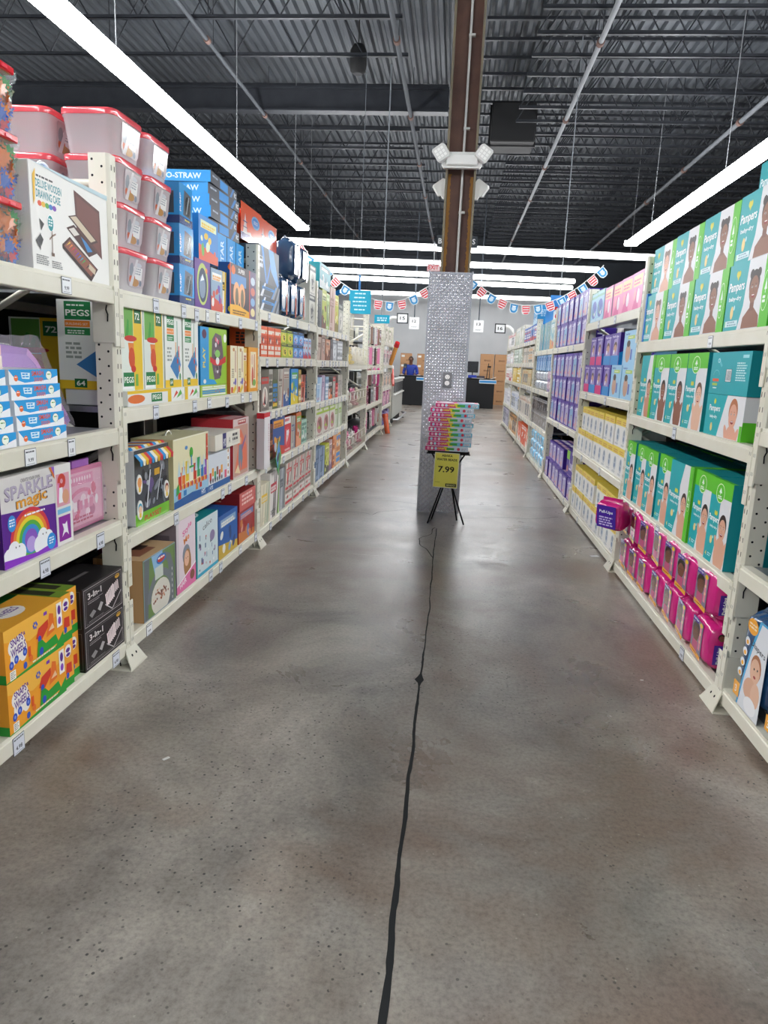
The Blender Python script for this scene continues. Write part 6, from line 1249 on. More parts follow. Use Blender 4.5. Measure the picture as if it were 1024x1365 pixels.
shelf_row(-1, 2, 1, [T(.26, .34, .25, 100, ['#d9dcd0', '#2a2c2a', '#7aa83a', '#e8e8e2'], 3, 'black and white chevron box'), T(.12, .30, .25, 101, ['#6a2a1a', '#a04a2a', '#3a1a14', '#c98a5a'], 4, 'maroon box'), T(.42, .35, .25, 102, ['#3a5a9a', '#d2402e', '#e8a23a', '#a05a3a', '#c9d0dc'], 0, 'busy comic hero box'), T(.26, .32, .25, 103, ['#d22a35', '#f0ecea', '#e04a50', '#f4f0f0'], 1, 'red and white box'),
     T(.2, .31, .25, 104, ['#b9b4a4', '#5a6a8a', '#e6e2d6', '#8a4a3a'], 3, 'grey blue box'), T(.24, .33, .25, 105, ['#c96a3a', '#e8a07a', '#7ab04a', '#d9e4dc'], 0, 'orange picture box'), T(.28, .24, .25, 106, ['#a9cdbc', '#7ab09a', '#e4ece6', '#5a8a7a'], 4, 'mint green box')], 5.56)
shelf_row(-1, 2, 0, [T(.28, .34, .25, 110, ['#e4dcc4', '#e8c23a', '#c9c0a8', '#a9b49a'], 3, 'cream box with yellow edge'), T(.36, .40, .25, 111, ['#e6e0dc', '#c0283a', '#3a3436', '#8ac23a', '#d9d0cc'], 3, 'white and red jungle box'), T(.2, .38, .25, 112, ['#8a8c92', '#5a5e66', '#a9adb4', '#d9dce0'], 3, 'plain grey box')]+[T(.3, .2, .25, 113, ['#c9bfb4', '#d2303a', '#8a7a70', '#e9e2da'], 4, 'red-banded box')]*4, 5.56, tier='lower')
shelf_row(-1, 2, 0, [(None, .87)]+[T(.3, .2, .25, 114, ['#c4bcb0', '#d2303a', '#7a7068', '#e9e2da'], 3, 'red-banded box')]*4, 5.56, dz=.2005, tier='upper')
c = MB(); c.prism([(0, .16), (.17, 0), (0, -.16), (-.17, 0)], 0, .004, ((0, 0, 0), (1, 0, 0), (0, 0, 1), (0, -1, 0)), '#3f9a3a'); c.stamp(Art().poly([(0, .13), (-.14, 0), (-.05, -.1), (.08, .05)], '#2f7fd0').ell(-.02, .0, .08, .03, '#1d1f22', 14, rot=.3).poly([(0, .16), (-.17, 0), (-.15, 0), (0, .14)], '#e9f0ea'), ((0, -.0045, 0), (1, 0, 0), (0, 0, 1), (0, -1, 0)))
c = c.obj('diamond_card'); c.location = (-1.47, 5.95, .67); c.rotation_euler = (0, 0, PI/2+.1); tag(c, 'green and blue diamond shaped card hanging over the shelf edge', 'card')
# LEFT rack 4
shelf_row(-1, 3, 4, [T(.2, .4, .25, 120, ['#3a3f42', '#5a6266', '#2a2d30', '#8a9296'], 3, 'dark box'), T(.26, .42, .25, 121, ['#b9c04a', '#7a4a3a', '#dfe0a0', '#5a6a2a'], 0, 'yellow-green box'), T(.22, .4, .25, 122, ['#a9c46a', '#d9e4b0', '#7a8a4a', '#e9ece0'], 1, 'pale lime box'), T(.34, .5, .25, 123, ['#c9a494', '#a07a6a', '#e4d0c4', '#8a5a4a'], 3, 'pinkish brown box'), T(.3, .44, .25, 124, ['#c9c84a', '#8a7a3a', '#e9e6a0', '#d2a03a'], 0, 'yellow box'), T(.4, .36, .25, 125, ['#b4b2a8', '#5a5a56', '#d9d6cc', '#8a8880'], 1, 'grey box')], 7.86)
gen(.68, .26, .3, 126, ['#2a8f9a', '#a9b8b8', '#1f5a62', '#dfe6e4'], 0).put(-1, 8.25, Z(-1, 3, 4)+.425, .02, label='turquoise box balanced on top of the fourth left rack', cat='box')
shelf_row(-1, 3, 3, [T(.26, .25, .25, 130, ['#b49a8a', '#8a6a5a', '#dccabc', '#6a5044'], 3, 'tan figure box'), T(.22, .28, .25, 131, ['#a98f84', '#c9a090', '#7a5a50', '#e0d0c8'], 0, 'brown figure box'), T(.28, .24, .25, 132, ['#c98a6a', '#8a5a44', '#e4c0a4', '#5a3a30'], 0, 'orange brown box'), T(.2, .25, .25, 133, ['#2a282c', '#5a5058', '#8a8088', '#a9a0a8'], 3, 'black box'), T(.34, .25, .25, 134, ['#c9ccd0', '#8a8e94', '#e6e8ea', '#a0a4aa'], 1, 'silver box'), T(.4, .25, .25, 135, ['#a4a6a8', '#c4c6c8', '#8a8c90', '#dcdee0'], 4, 'pale grey box')], 7.86)
shelf_row(-1, 3, 2, [T(.3, .27, .25, 140, ['#8fb8d8', '#d8e4ec', '#c98a9a', '#5a8ab0'], 3, 'sky blue box'), T(.22, .29, .25, 141, ['#b9a0b8', '#8a7aa0', '#e0d4e0', '#6a5a80'], 3, 'mauve box'), T(.2, .27, .25, 142, ['#9ab8d0', '#d2d8e0', '#6a8aa8', '#e9eef2'], 4, 'pale blue box'), T(.3, .22, .25, 143, ['#2e2a2c', '#e87a3a', '#e9e4e0', '#5a5054'], 0, 'black box with orange print'), T(.2, .26, .25, 144, ['#a9a49c', '#d2303a', '#c9c4bc', '#7a746c'], 1, 'grey and red box'), T(.2, .18, .25, 145, ['#d2282e', '#a01c24', '#e85a5a', '#f0c0c0'], 4, 'red box'), T(.4, .28, .25, 146, ['#b4aea4', '#8a847a', '#dcd6cc', '#6a645c'], 3, 'stone grey box')], 7.86)
shelf_row(-1, 3, 1, [T(.42, .32, .25, 150, ['#e0dcd0', '#a9c83a', '#c98a8a', '#8a5a50'], 1, 'white box with lime frame')]*3+[T(.3, .33, .25, 151, ['#c9d0b4', '#8ab03a', '#e4e8dc', '#7a8a6a'], 3, 'pale green box')]*2, 7.86)
shelf_row(-1, 3, 0, [T(.3, .36, .25, 160, ['#7a94b4', '#4a6484', '#b4c4d8', '#5a6a80'], 3, 'slate blue box')]*2+[T(.3, .36, .25, 161, ['#c4c83a', '#4a4a3a', '#e4e48a', '#8a8a2a'], 0, 'yellow-green box'), T(.24, .38, .25, 162, ['#c9a4a0', '#8a6a8a', '#e8d4d0', '#7a5a5a'], 0, 'dusty pink box'), T(.14, .42, .25, 163, ['#e8945a', '#c96a3a', '#f4c8a0', '#a04a2a'], 4, 'orange box'), T(.14, .42, .25, 164, ['#e8a86a', '#d2783a', '#f4d4b0', '#b05a3a'], 3, 'apricot box'), T(.3, .44, .25, 165, ['#e8b478', '#4a8fd0', '#f0d8b8', '#c9783a'], 4, 'tan and blue box')], 7.86)
# ------------------------------------------------------------------ LEFT racks 5..7
def wire_front(y0, y1, z0, z1, label, a=-.004, step=.075):
    t = empty('wire_basket_front', (-(FACE[-1]+a), y0, z0)); tag(t, label, 'wire grid'); n = int((y1-y0)/step); b = MB()
    for i in range(n+1): b.tube([(0, (y1-y0)*i/n, 0), (0, (y1-y0)*i/n, z1-z0)], .003, '#d9d3bc', 'print', 5)
    b.obj('upright_wire', t); b = MB(); m = max(2, int((z1-z0)/.1))
    for i in range(m+1): b.tube([(.004, 0, (z1-z0)*i/m), (.004, y1-y0, (z1-z0)*i/m)], .004 if i in (0, m) else .003, '#d9d3bc', 'print', 5)
    b.obj('cross_wire', t)
    b = MB(); k = 0
    for i in range(int((y1-y0)/.36)): 
        c = MB(); c.box(.006, .009, .12+i*.36, .19+i*.36, (z1-z0)*.55, (z1-z0)*.9, '#e4e2da'); c.obj('price_card', t)
for i, (z0, z1) in enumerate(((.152, .40), (.802, 1.06), (1.452, 1.70))): wire_front(10.16, 12.24, z0, z1, 'cream wire basket front on the %s shelf of the fifth left rack' % ['bottom', 'middle', 'top'][i])
wire_front(10.16, 11.3, 1.75, 2.2, 'tall cream wire grid panel above the top basket', a=.12)
for i, z0 in enumerate((.402, 1.062)): wire_front(10.16, 10.9, z0, z0+.34, 'cream wire grid panel standing above the %s basket' % ['bottom', 'middle'][i], a=.15)
R = random.Random(31)
PLC = {'white': '#e6e0dc', 'yellow': '#e8c83a', 'pink': '#e08aa8', 'brown': '#8a5a44', 'grey': '#8f8c8a', 'black': '#2c2a2e', 'dark red': '#8a2430', 'magenta': '#c92a78', 'cream': '#dccfb8', 'tan': '#c9a080', 'teal': '#3a8f9a'}
def plush(col, s=1.0):
    t = empty('plush_toy'); c = PLC[col]; q = random.Random(col)
    def blob(b, cx, cy, cz, rx, ry, rz, cc, m='matte'):
        rows = []
        for i in range(9):
            th = PI*i/8; rows.append([(cx+rx*math.sin(th)*math.cos(2*PI*k/10), cy+ry*math.sin(th)*math.sin(2*PI*k/10), cz-rz*math.cos(th)) for k in range(10)])
        b.grid(rows, cc, m, True)
    b = MB(); blob(b, 0, .1*s, .085*s, .085*s, .07*s, .085*s, c); blob(b, 0, .09*s, .205*s, .065*s, .06*s, .06*s, c)
    for sx_ in (-1, 1): blob(b, sx_*.055*s, .09*s, .255*s, .024*s, .015*s, .028*s, c); blob(b, sx_*.085*s, .06*s, .11*s, .025*s, .03*s, .05*s, c); blob(b, sx_*.05*s, .03*s, .03*s, .032*s, .045*s, .03*s, c)
    b.obj('body', t); b = MB(); blob(b, 0, .03*s, .195*s, .026*s, .02*s, .02*s, '#efe8e0'); b.obj('muzzle', t)
    for sx_ in (-1, 1): b = MB(); blob(b, sx_*.025*s, .038*s, .222*s, .007*s, .007*s, .007*s, '#141414', 'gloss'); b.obj('eye', t)
    return Kind(t)
PK = {}
def put_plush(col, y, z, a, lab):
    if col not in PK: PK[col] = plush(col)
    PK[col].put(-1, y, z, a, yaw=R.uniform(-.5, .5), label=lab, cat='plush toy', group='plush toys in the wire baskets')
rows_ = [(2, 'top', ['yellow', 'brown', 'yellow', 'tan', 'white', 'grey', 'white']), (1, 'middle', ['tan', 'grey', 'white', 'white', 'pink', 'white', 'cream']), (0, 'bottom', ['dark red', 'white', 'pink', 'grey', 'white', 'black', 'magenta'])]
for lv, nm, cols in rows_:
    cnt = {}
    for i, c in enumerate(cols):
        n = cnt.get(c, 0); cnt[c] = n+1
        put_plush(c, 10.32+i*.285, Z(-1, 4, lv)+.001, .06+.04*(i % 2), '%s plush toy%s, %s wire basket of the fifth left rack' % (c, '' if cols.count(c) == 1 else ', %s from near end' % ORD[n], nm))
for i, c in enumerate(['brown', 'grey', 'black', 'white', 'tan']): PK.get(c) and PK[c].put(-1, 10.45+i*.33, Z(-1, 4, 2)+.28, .4, label='%s plush toy sitting high behind the top wire basket' % c, cat='plush toy')
# rack six: narrow packs hanging in columns
def hang(col, c2, h):
    b = MB(); w = .15; b.box(-w/2, w/2, 0, .05, -h, 0, col, 'gloss', .004); r = random.Random(col); a = Art()
    a.rect(.01, h*.78, w-.02, h*.18, c2).lines(.02, h*.86, w-.04, 1, h*.06, '#f4f0f2', r)
    for i in range(5): a.ell(w*r.uniform(.25, .75), h*r.uniform(.12, .7), w*r.uniform(.1, .28), h*r.uniform(.05, .13), r.choice([c2, '#e9e4e6', '#3a343a', '#d9a0b4']), 10)
    b.stamp(a, ((-w/2, 0, -h), (1, 0, 0), (0, 0, 1), (0, -1, 0)), 'gloss'); b.box(-.02, .02, .02, .024, 0, .03, c2, 'gloss'); return Kind(b.obj('hanging_toy_pack'))
HK = [(hang('#d83a8a', '#8a1f5a', .34), 'magenta'), (hang('#e48ab0', '#c93a7a', .30), 'pale pink'), (hang('#2e2c30', '#9a9aa0', .32), 'black'), (hang('#e4e0da', '#c9a0a8', .30), 'white'), (hang('#9a7a6a', '#5a3a34', .30), 'brown'), (hang('#b43a5a', '#6a1f34', .34), 'crimson'), (hang('#6aa84a', '#2f7a3a', .34), 'green')]
pat = [[6, 3, 4, 2, 3, 1, 4, 3], [3, 4, 1, 3, 2, 4, 1, 3], [1, 0, 4, 2, 1, 3, 0, 1], [0, 5, 2, 2, 3, 1, 5, 2], [0, 1, 2, 3, 1, 5, 3, 2]]
for r_, zt in enumerate((2.12, 1.76, 1.38, 1.02, .60)):
    for i in range(8):
        k_, nm = HK[pat[r_][i]]
        k_.put(-1, 12.5+i*.315, zt+R.uniform(-.01, .01), .02+.02*(i % 2), yaw=R.uniform(-.15, .15), label='%s hanging toy pack, %s along row %s down, sixth left rack' % (nm, ORD[i], ['one', 'two', 'three', 'four', 'five'][r_]), cat='toy pack', group='hanging toy packs')
t = empty('wire_grid_panel', (-1.60, 12.34, .24)); tag(t, 'perforated cream wire panel holding the hanging toy packs', 'wire grid'); b = MB()
for i in range(28): b.tube([(0, i*.096, 0), (0, i*.096, 1.95)], .003, '#d9d3bc', 'print', 4)
for i in range(20): b.tube([(-.004, 0, i*.1), (-.004, 2.6, i*.1)], .003, '#d9d3bc', 'print', 4)
b.obj('grid', t)
t.location.x = -1.60
P6 = {4: ('low violet box', ['#6a5a8a', '#3a4a8a', '#b9a0c0', '#d9a0b4'], .28, 6)}
for lv, desc, pal, h in ((3, 'cream and white box', ['#e0d8cc', '#b4ac9c', '#8a9a6a', '#f0ece4'], .34), (2, 'pink-edged white box', ['#ddd4d4', '#d87a9a', '#b0a4a8', '#f0ecee'], .33), (1, 'grey white box', ['#d0cac4', '#8a8480', '#e8b48a', '#efebe6'], .32), (0, 'pink and mauve box', ['#c98aa8', '#8a6a8a', '#e4c0cc', '#d9c89a'], .30), (4, 'violet and blue box', ['#7a6a9a', '#3a5ab0', '#c4b0cc', '#a04a6a'], .28)):
    kk = [gen(.36, h-.03*s, .28, 300+lv*3+s, pal, (lv+s) % 5, 'toy_box') for s in range(2)]
    shelf_row(-1, 6, lv, [(kk[i % 2], .36, desc) for i in range(5)], 15.1)
def rod(p0, p1, r, c, c2, label):
    b = MB(); p0, p1 = Vector(p0), Vector(p1); m = p0.lerp(p1, .82); b.tube([p0, m], r, c, 'gloss', 10); t = b.obj('foam_bat'); b = MB(); b.tube([m, p1], [r*1.25, r*1.1], c2, 'gloss', 10); o = b.obj('tip', t); tag(t, label, 'toy bat'); return t
rod((-1.50, 16.6, 1.47), (-1.33, 16.3, 1.95), .05, '#e8a04a', '#d2282e', 'orange foam bat with red tip leaning out of the far left shelf')
rod((-1.44, 16.9, .99), (-1.52, 17.3, 1.42), .035, '#e0645a', '#f0e8e4', 'red and white foam bat sticking up from the far left shelf')
rod((-1.38, 15.3, .0), (-1.46, 15.35, .42), .055, '#e8683a', '#e05a2a', 'orange foam bat standing on the floor by the far left rack')
# checkout conveyor at the end of the left racks
t = empty('checkout_conveyor', (-1.9, 17.4, 0)); tag(t, 'grey checkout conveyor with black side panel and steel bumper rail, far left', 'conveyor')
b = MB(); b.box(-.45, .42, 0, 3.2, .16, 1.08, '#b9bab4', 'print', .01); b.obj('body', t)
b = MB(); b.box(.421, .43, .15, 3.05, .78, 1.02, '#16181a', 'gloss'); b.obj('side_panel', t)
b = MB(); b.box(-.48, .46, -.03, 3.23, 1.08, 1.13, '#c9cac6', 'print', .01); b.obj('rim', t)
b = MB(); b.box(-.4, .36, .05, 3.1, 1.131, 1.136, '#1b1c1e', 'matte'); b.obj('belt', t)
b = MB(); b.box(-.4, .36, .1, 3.1, 0, .16, '#151617', 'matte'); b.obj('plinth', t)
b = MB(); b.tube([(.43, .05, .13), (.55, .12, .13), (.55, 3.1, .13), (.43, 3.18, .13)], .028, '#b4b6b8', 'steel', 8); b.obj('bumper_rail', t)
b = MB(); b.tube([(.445, .02, .73), (.445, 3.2, .73)], .02, '#e2e2de', 'print', 8); b.obj('edge_strip', t)

# ------------------------------------------------------------------ checkouts
def counter(x0, x1, bx0, bx1, label):
    t = empty('checkout_counter', ((x0+x1)/2, 26.6, 0)); c = (x0+x1)/2; tag(t, label, 'checkout counter')
    b = MB(); b.box(x0-c, x1-c, 0, 1.1, .0, 1.04, '#17181b', 'print', .01); b.obj('body', t)
    b = MB(); b.box(x0-c-.02, x1-c+.02, -.03, 1.13, 1.041, 1.075, '#1f2023', 'print', .008); b.obj('worktop', t)
    b = MB(); b.box(bx0-c, bx1-c, -.10, -.005, .90, 1.035, '#dfe4e8', 'print', .01); b.obj('bumper', t)
    b = MB(); b.box(bx0-c+.01, bx1-c-.01, -.108, -.101, .935, 1.005, '#2f8fd0', 'print'); b.obj('blue_band', t)
    return t
counter(-2.05, -.75, -1.42, -.80, 'black checkout counter left of the column, cashier behind it')
counter(.25, 1.44, .88, 1.50, 'black checkout counter right of the column with a blue and white bumper')
def person():
    t = empty('person', (-1.73, 28.05, 0)); tag(t, 'person in a blue jacket standing behind the left checkout counter, looking down', 'person')
    def skin(name, pts, edges, radii, mat, col):
        me = bpy.data.meshes.new(name); me.from_pydata(pts, edges, []); me.update(); o = bpy.data.objects.new(name, me); COL.objects.link(o); o.parent = t
        m = o.modifiers.new('skin', 'SKIN'); m.use_smooth_shade = True; m.branch_smoothing = .4
        for i, r in enumerate(radii): me.skin_vertices[0].data[i].radius = r if isinstance(r, tuple) else (r, r)
        me.skin_vertices[0].data[0].use_root = True
        s = o.modifiers.new('sub', 'SUBSURF'); s.levels = 1; s.render_levels = 2
        me.materials.append(plain_mat(mat, col, .6)); return o
    # body: pelvis, spine, neck, head, arms bent forward, legs, fingers
    P = [(0, 0, .95), (0, 0, 1.15), (0, -.01, 1.36), (0, -.02, 1.47), (0, -.05, 1.56), (0, -.075, 1.66), (0, -.06, 1.75)]; E = [(i, i+1) for i in range(6)]; r = [(.15, .11), (.14, .1), (.16, .1), .06, (.062, .07), (.078, .095), (.06, .075)]
    def add(prev, pt, rr): P.append(pt); r.append(rr); E.append((prev, len(P)-1)); return len(P)-1
    for s in (-1, 1):
        a = add(2, (s*.19, -.01, 1.40), .055); a = add(a, (s*.26, -.04, 1.14), .042); a = add(a, (s*.19, -.30, 1.12), .032); w_ = add(a, (s*.17, -.37, 1.115), (.038, .018))
        for k in range(4): f = add(w_, (s*(.145+.018*k), -.42-.008*(1.5-abs(k-1.5)), 1.112), .0095); add(f, (s*(.143+.02*k), -.455-.008*(1.5-abs(k-1.5)), 1.10), .008)
        f = add(a, (s*.145, -.35, 1.12), .011); add(f, (s*.12, -.385, 1.115), .009)
        l = add(0, (s*.10, 0, .86), .085); l = add(l, (s*.11, -.02, .48), .055); l = add(l, (s*.11, .01, .09), .04); add(l, (s*.12, -.13, .035), .035)
    skin('body', P, E, r, 'brown_skin', '#7a5240')
    J = [(0, 0, .92), (0, 0, 1.15), (0, -.01, 1.36), (0, -.02, 1.47)]; JE = [(0, 1), (1, 2), (2, 3)]; jr = [(.175, .13), (.165, .12), (.18, .12), (.08, .08)]
    for s in (-1, 1):
        n = len(J); J += [(s*.20, -.01, 1.41), (s*.27, -.04, 1.14), (s*.20, -.28, 1.125)]; JE += [(2, n), (n, n+1), (n+1, n+2)]; jr += [.075, .06, .048]
    skin('jacket', J, JE, jr, 'royal_blue_cloth', '#2340a8')
    K = [(0, 0, .95)]; KE = []; kr = [(.165, .12)]
    for s in (-1, 1):
        n = len(K); K += [(s*.10, 0, .84), (s*.11, -.02, .48), (s*.11, .01, .11)]; KE += [(0, n), (n, n+1), (n+1, n+2)]; kr += [.10, .07, .055]
    skin('trousers', K, KE, kr, 'dark_cloth', '#1c1d22')
    b = MB(); rows = []
    for i in range(9):
        th = PI*i/8*.62; rows.append([(.088*math.sin(th)*math.cos(2*PI*k/14), -.045+.105*math.sin(th)*math.sin(2*PI*k/14)+.012, 1.665+.115*math.cos(th)) for k in range(14)])
    b.grid([q[::-1] for q in rows], '#15120f', 'matte', True)
    b.tube([(0, .05, 1.72), (0, .075, 1.6), (0, .07, 1.5)], [.07, .075, .04], '#15120f', 'matte', 10); b.obj('hair', t)
    for s in (-1, 1):
        b = MB(); b.tube([(s*.03-.012, -.168, 1.672), (s*.03+.012, -.168, 1.672)], .006, '#e9e4dc', 'gloss', 6); b.obj('eye', t)
        b = MB(); b.tube([(s*.082, -.06, 1.64), (s*.09, -.055, 1.67), (s*.084, -.05, 1.69)], .012, '#7a5240', 'matte', 6); b.obj('ear', t)
    b = MB(); b.tube([(0, -.165, 1.68), (0, -.19, 1.64), (0, -.172, 1.632)], [.008, .013, .01], '#734b3a', 'matte', 6); b.obj('nose', t)
    b = MB(); b.tube([(-.022, -.166, 1.6), (0, -.172, 1.598), (.022, -.166, 1.6)], .006, '#6a3430', 'matte', 6); b.obj('mouth', t)
person()
bpy.data.objects['person'].location = (-1.73, 27.95, 0)
def tagobj(o, loc, label, cat, rot=(0, 0, 0), group=None): o.location = loc; o.rotation_euler = rot; return tag(o, label, cat, group)
t = empty('card_terminal', (-1.86, 26.75, 1.0755)); tag(t, 'small black card terminal on the left checkout counter', 'card terminal')
b = MB(); b.box(-.07, .07, -.06, .06, 0, .012, '#141416', 'print', .003); b.obj('base', t); b = MB(); b.tube([(0, 0, .01), (0, .01, .3)], .012, '#141416', 'print', 8); b.obj('stalk', t); b = MB(); b.box(-.06, .06, -.03, .0, .26, .42, '#1a1b1e', 'gloss', .006); b.stamp(Art().rect(.01, .07, .1, .07, '#39424a').lines(.015, .05, .09, 4, .014, '#8a8f94'), ((-.06, -.03, .26), (1, 0, 0), (0, 0, 1), (0, -1, 0))); b.obj('keypad', t)
t = empty('receipt_bag', (-1.0, 26.8, 1.0755)); tag(t, 'crumpled white bag on the left checkout counter', 'bag')
b = MB(); rows = [[(.14*math.sin(PI*i/8)**.7*math.cos(2*PI*k/12)*(1+.3*noise.noise(Vector((i, k, 3)))), .1*math.sin(PI*i/8)**.7*math.sin(2*PI*k/12), .0+.1*(1-math.cos(PI*i/8))*(1+.2*noise.noise(Vector((k, i, 1))))) for k in range(12)] for i in range(9)]
b.grid(rows, '#ecebe6', 'gloss', True); b.obj('bag_body', t)
t = empty('monitor', (.62, 26.95, 1.0755)); tag(t, 'black computer monitor on the right checkout counter', 'monitor')
b = MB(); b.box(-.12, .12, -.08, .08, 0, .015, '#17181a', 'print', .004); b.obj('base', t); b = MB(); b.tube([(0, 0, .01), (0, .01, .25)], .02, '#17181a', 'print', 8); b.obj('stand', t)
b = MB(); b.box(-.2, .2, -.03, .01, .2, .6, '#141517', 'print', .006); b.obj('casing', t); b = MB(); b.box(-.185, .185, -.032, -.0305, .22, .585, '#23262b', 'gloss'); b.obj('screen', t)
t = empty('payment_pinpad', (1.17, 26.75, 1.0755)); tag(t, 'black pin pad on a tall stalk on the right checkout counter', 'card terminal')
b = MB(); b.box(-.07, .07, -.06, .06, 0, .015, '#141416', 'print', .003); b.obj('base', t); b = MB(); b.tube([(-.03, 0, .01), (.02, .01, .55)], .014, '#141416', 'print', 8); b.tube([(.07, 0, .01), (.07, .01, .45)], .012, '#141416', 'print', 8); b.obj('stalk', t); b = MB(); b.box(-.02, .11, -.03, .0, .4, .46, '#1a1b1e', 'gloss', .006); b.obj('keypad', t)
b = MB(); b.box(-.16, .16, -.1, .1, 0, .11, '#2b3fa0', 'gloss', .02); tagobj(b.obj('blue_bag'), (.62, 26.75, 1.0755), 'small blue bag in front of the monitor on the right counter', 'bag')
b = MB(); b.box(-.22, .22, -.06, .06, 0, .012, '#ecece8', 'print', .002); tagobj(b.obj('paper_pile'), (.82, 26.65, 1.0755), 'flat pile of white papers on the right checkout counter', 'papers', (0, 0, .1))
b = MB(); b.box(-.15, .15, -.08, .08, 0, .09, '#4a444c', 'matte', .015); tagobj(b.obj('cash_scanner'), (.93, 26.92, 1.0755), 'dark grey scanner box beside the papers on the right counter', 'scanner')
b = MB(); b.box(-.13, .13, -.06, .06, 0, .015, '#eeeeea', 'print', .002); tagobj(b.obj('paper_sheet'), (1.36, 26.7, 1.09), 'white sheet of paper tipped up at the right end of the counter', 'papers', (0, -.35, 0))
# cardboard cartons by the wall
def card(w, h, d, seed, word=True):
    b = MB(); b.box(-w/2, w/2, 0, d, 0, h, '#b98a62', 'print', .004); a = Art().rect(0, 0, w, h, '#bd8f66').rect(0, h*.97, w, h*.03, '#a87a52')
    if word: a.text('BINGO', w*.28, h*.28, h*.16, '#5a3a2c', w*.46, True)
    else: a.rect(w*.08, h*.6, w*.28, h*.22, '#ecebe6').lines(w*.5, h*.3, w*.3, 2, h*.08, '#7a5638', random.Random(seed))
    b.stamp(a, frames(w, h, d)['front']); b.stamp(Art().rect(0, d*.46, w, d*.08, '#c9a27a'), frames(w, h, d)['top']); return Kind(b.obj('cardboard_box'))
kcb = card(.54, .40, .45, 1); kcs = card(.46, .38, .42, 2, False)
for c, x in enumerate((1.24, 1.82, 2.40)):
    for q in range(5):
        o = kcb.put(1, 0, 0, label='brown printed carton, %s of five in the %s column beside the right racks' % (['bottom', 'second', 'third', 'fourth', 'top'][q], ['left', 'middle', 'right'][c]), cat='cardboard box', group='printed cartons at the back wall'); o.location = (x, 29.5, .4015*q); o.rotation_euler = (0, 0, .02*((q+c) % 3-1))
for c, (x, n) in enumerate(((-2.02, 5), (-1.35, 5), (-.85, 4))):
    for q in range(n):
        o = kcs.put(1, 0, 0, label='plain brown carton, %s in the %s column behind the cashier' % (['bottom', 'second', 'third', 'fourth', 'top'][q], ['left', 'middle', 'right'][c]), cat='cardboard box', group='cartons stacked behind the cashier'); o.location = (x, 29.4, .382*q); o.rotation_euler = (0, 0, .05*((q*2+c) % 3-1))
# ------------------------------------------------------------------ signs
def card_sign(x0, x1, z0, z1, y, txt, label, frame=False, rod=True, small=False):
    t = empty('lane_sign', ((x0+x1)/2, y, z0)); w, h = x1-x0, z1-z0; tag(t, label, 'lane sign')
    b = MB(); b.box(-w/2, w/2, -.01, .01, 0, h, '#f2f3f3', 'print', .002); a = Art().text(txt, w/2, h*(.55 if small else .3), h*(.24 if small else .42), '#26282c', w*(.42 if small else .55), True, al='c')
    if small: a.lines(w*.2, h*.2, w*.6, 2, h*.05, '#8a8e94', random.Random(1))
    b.stamp(a, ((-w/2, -.01, 0), (1, 0, 0), (0, 0, 1), (0, -1, 0)), base=.002); b.obj('face', t)
    if frame:
        b = MB(); 
        for q in ((-w/2-.03, w/2+.03, -.03, 0), (-w/2-.03, w/2+.03, h, h+.03)): b.box(q[0], q[1], -.02, .02, q[2], q[3], '#2b2e33')
        for q in (-w/2-.03, w/2): b.box(q, q+.03, -.02, .02, 0, h, '#2b2e33')
        b.obj('frame', t)
    if rod: b = MB(); b.tube([(0, 0, h), (0, 0, 6.6-z0)], .018, '#4a5058', 'print', 6); b.obj('hanging_rod', t)
    return t
card_sign(-1.47, -1.18, 2.52, 2.86, 22, '12', 'white hanging lane sign with 12, left of the column', small=True)
card_sign(.45, .74, 2.50, 2.84, 22, '13', 'white hanging lane sign with 13, right of the column', small=True)
t = card_sign(-1.82, -1.54, 2.70, 2.94, 22, '15', 'framed lane sign with 15 on a white arched arm, left', True, False)
b = MB(); b.tube([(-.17, .02, .12), (-.3, .02, .13), (-.42, .02, .06), (-.48, .02, -.1), (-.49, .02, -2.7)], .05, '#e4e5e2', 'print', 12); b.obj('arched_arm', t)
t = card_sign(1.11, 1.37, 2.52, 2.74, 22, '16', 'framed lane sign with 16 on a white arched arm, right', True, False)
b = MB(); b.tube([(.16, .02, .17), (.26, .02, .16), (.36, .02, .08), (.4, .02, -.06), (.4, .02, -2.52)], .05, '#ecedea', 'print', 12); b.obj('arched_arm', t)
b = MB(); b.box(-.05, .05, -.05, .05, 0, .1, '#1b1c1e', 'print', .01); tagobj(b.obj('small_camera'), (1.80, 21.2, 2.2), 'small black device on a pole beside the sign with 16', 'device')
b = MB(); b.tube([(0, 0, -2.2), (0, 0, 0)], .02, '#d9dad6', 'print', 8); b.obj('device_pole', bpy.data.objects['small_camera'])
b = MB(); b.tube([(.0, 0, 0), (0, 0, 2.3), (.03, 0, 2.48), (.14, 0, 2.58), (.35, 0, 2.58)], .05, '#e2e3df', 'print', 12); tagobj(b.obj('arched_pole'), (1.92, 20.6, 0), 'white arched pole rising behind the far right racks', 'pole')
t = empty('hanging_sign', (-1.49, 11.0, 2.2)); tag(t, 'turquoise aisle sign with white text lines hanging above the left racks', 'aisle sign')
b = MB(); b.box(-.165, .165, -.006, .006, 0, .34, '#1fa4c4', 'print', .002); a = Art()
R = random.Random(5)
for i, wd in enumerate((.16, .18, .22, .2, .17)): a.lines(.165-wd/2, .285-i*.058, wd, 1, .026, '#c9eef6', R, .3)
b.stamp(a, ((-.165, -.006, 0), (1, 0, 0), (0, 0, 1), (0, -1, 0))); b.obj('panel', t)
b = MB(); b.box(-.03, .0, -.004, .004, .34, .56, '#3a7fc0', 'print'); b.obj('hanging_strap', t); b = MB(); b.tube([(-.015, 0, .56), (-.015, 0, 3.6)], .004, '#6a7076', 'print', 5); b.obj('hanging_wire', t)
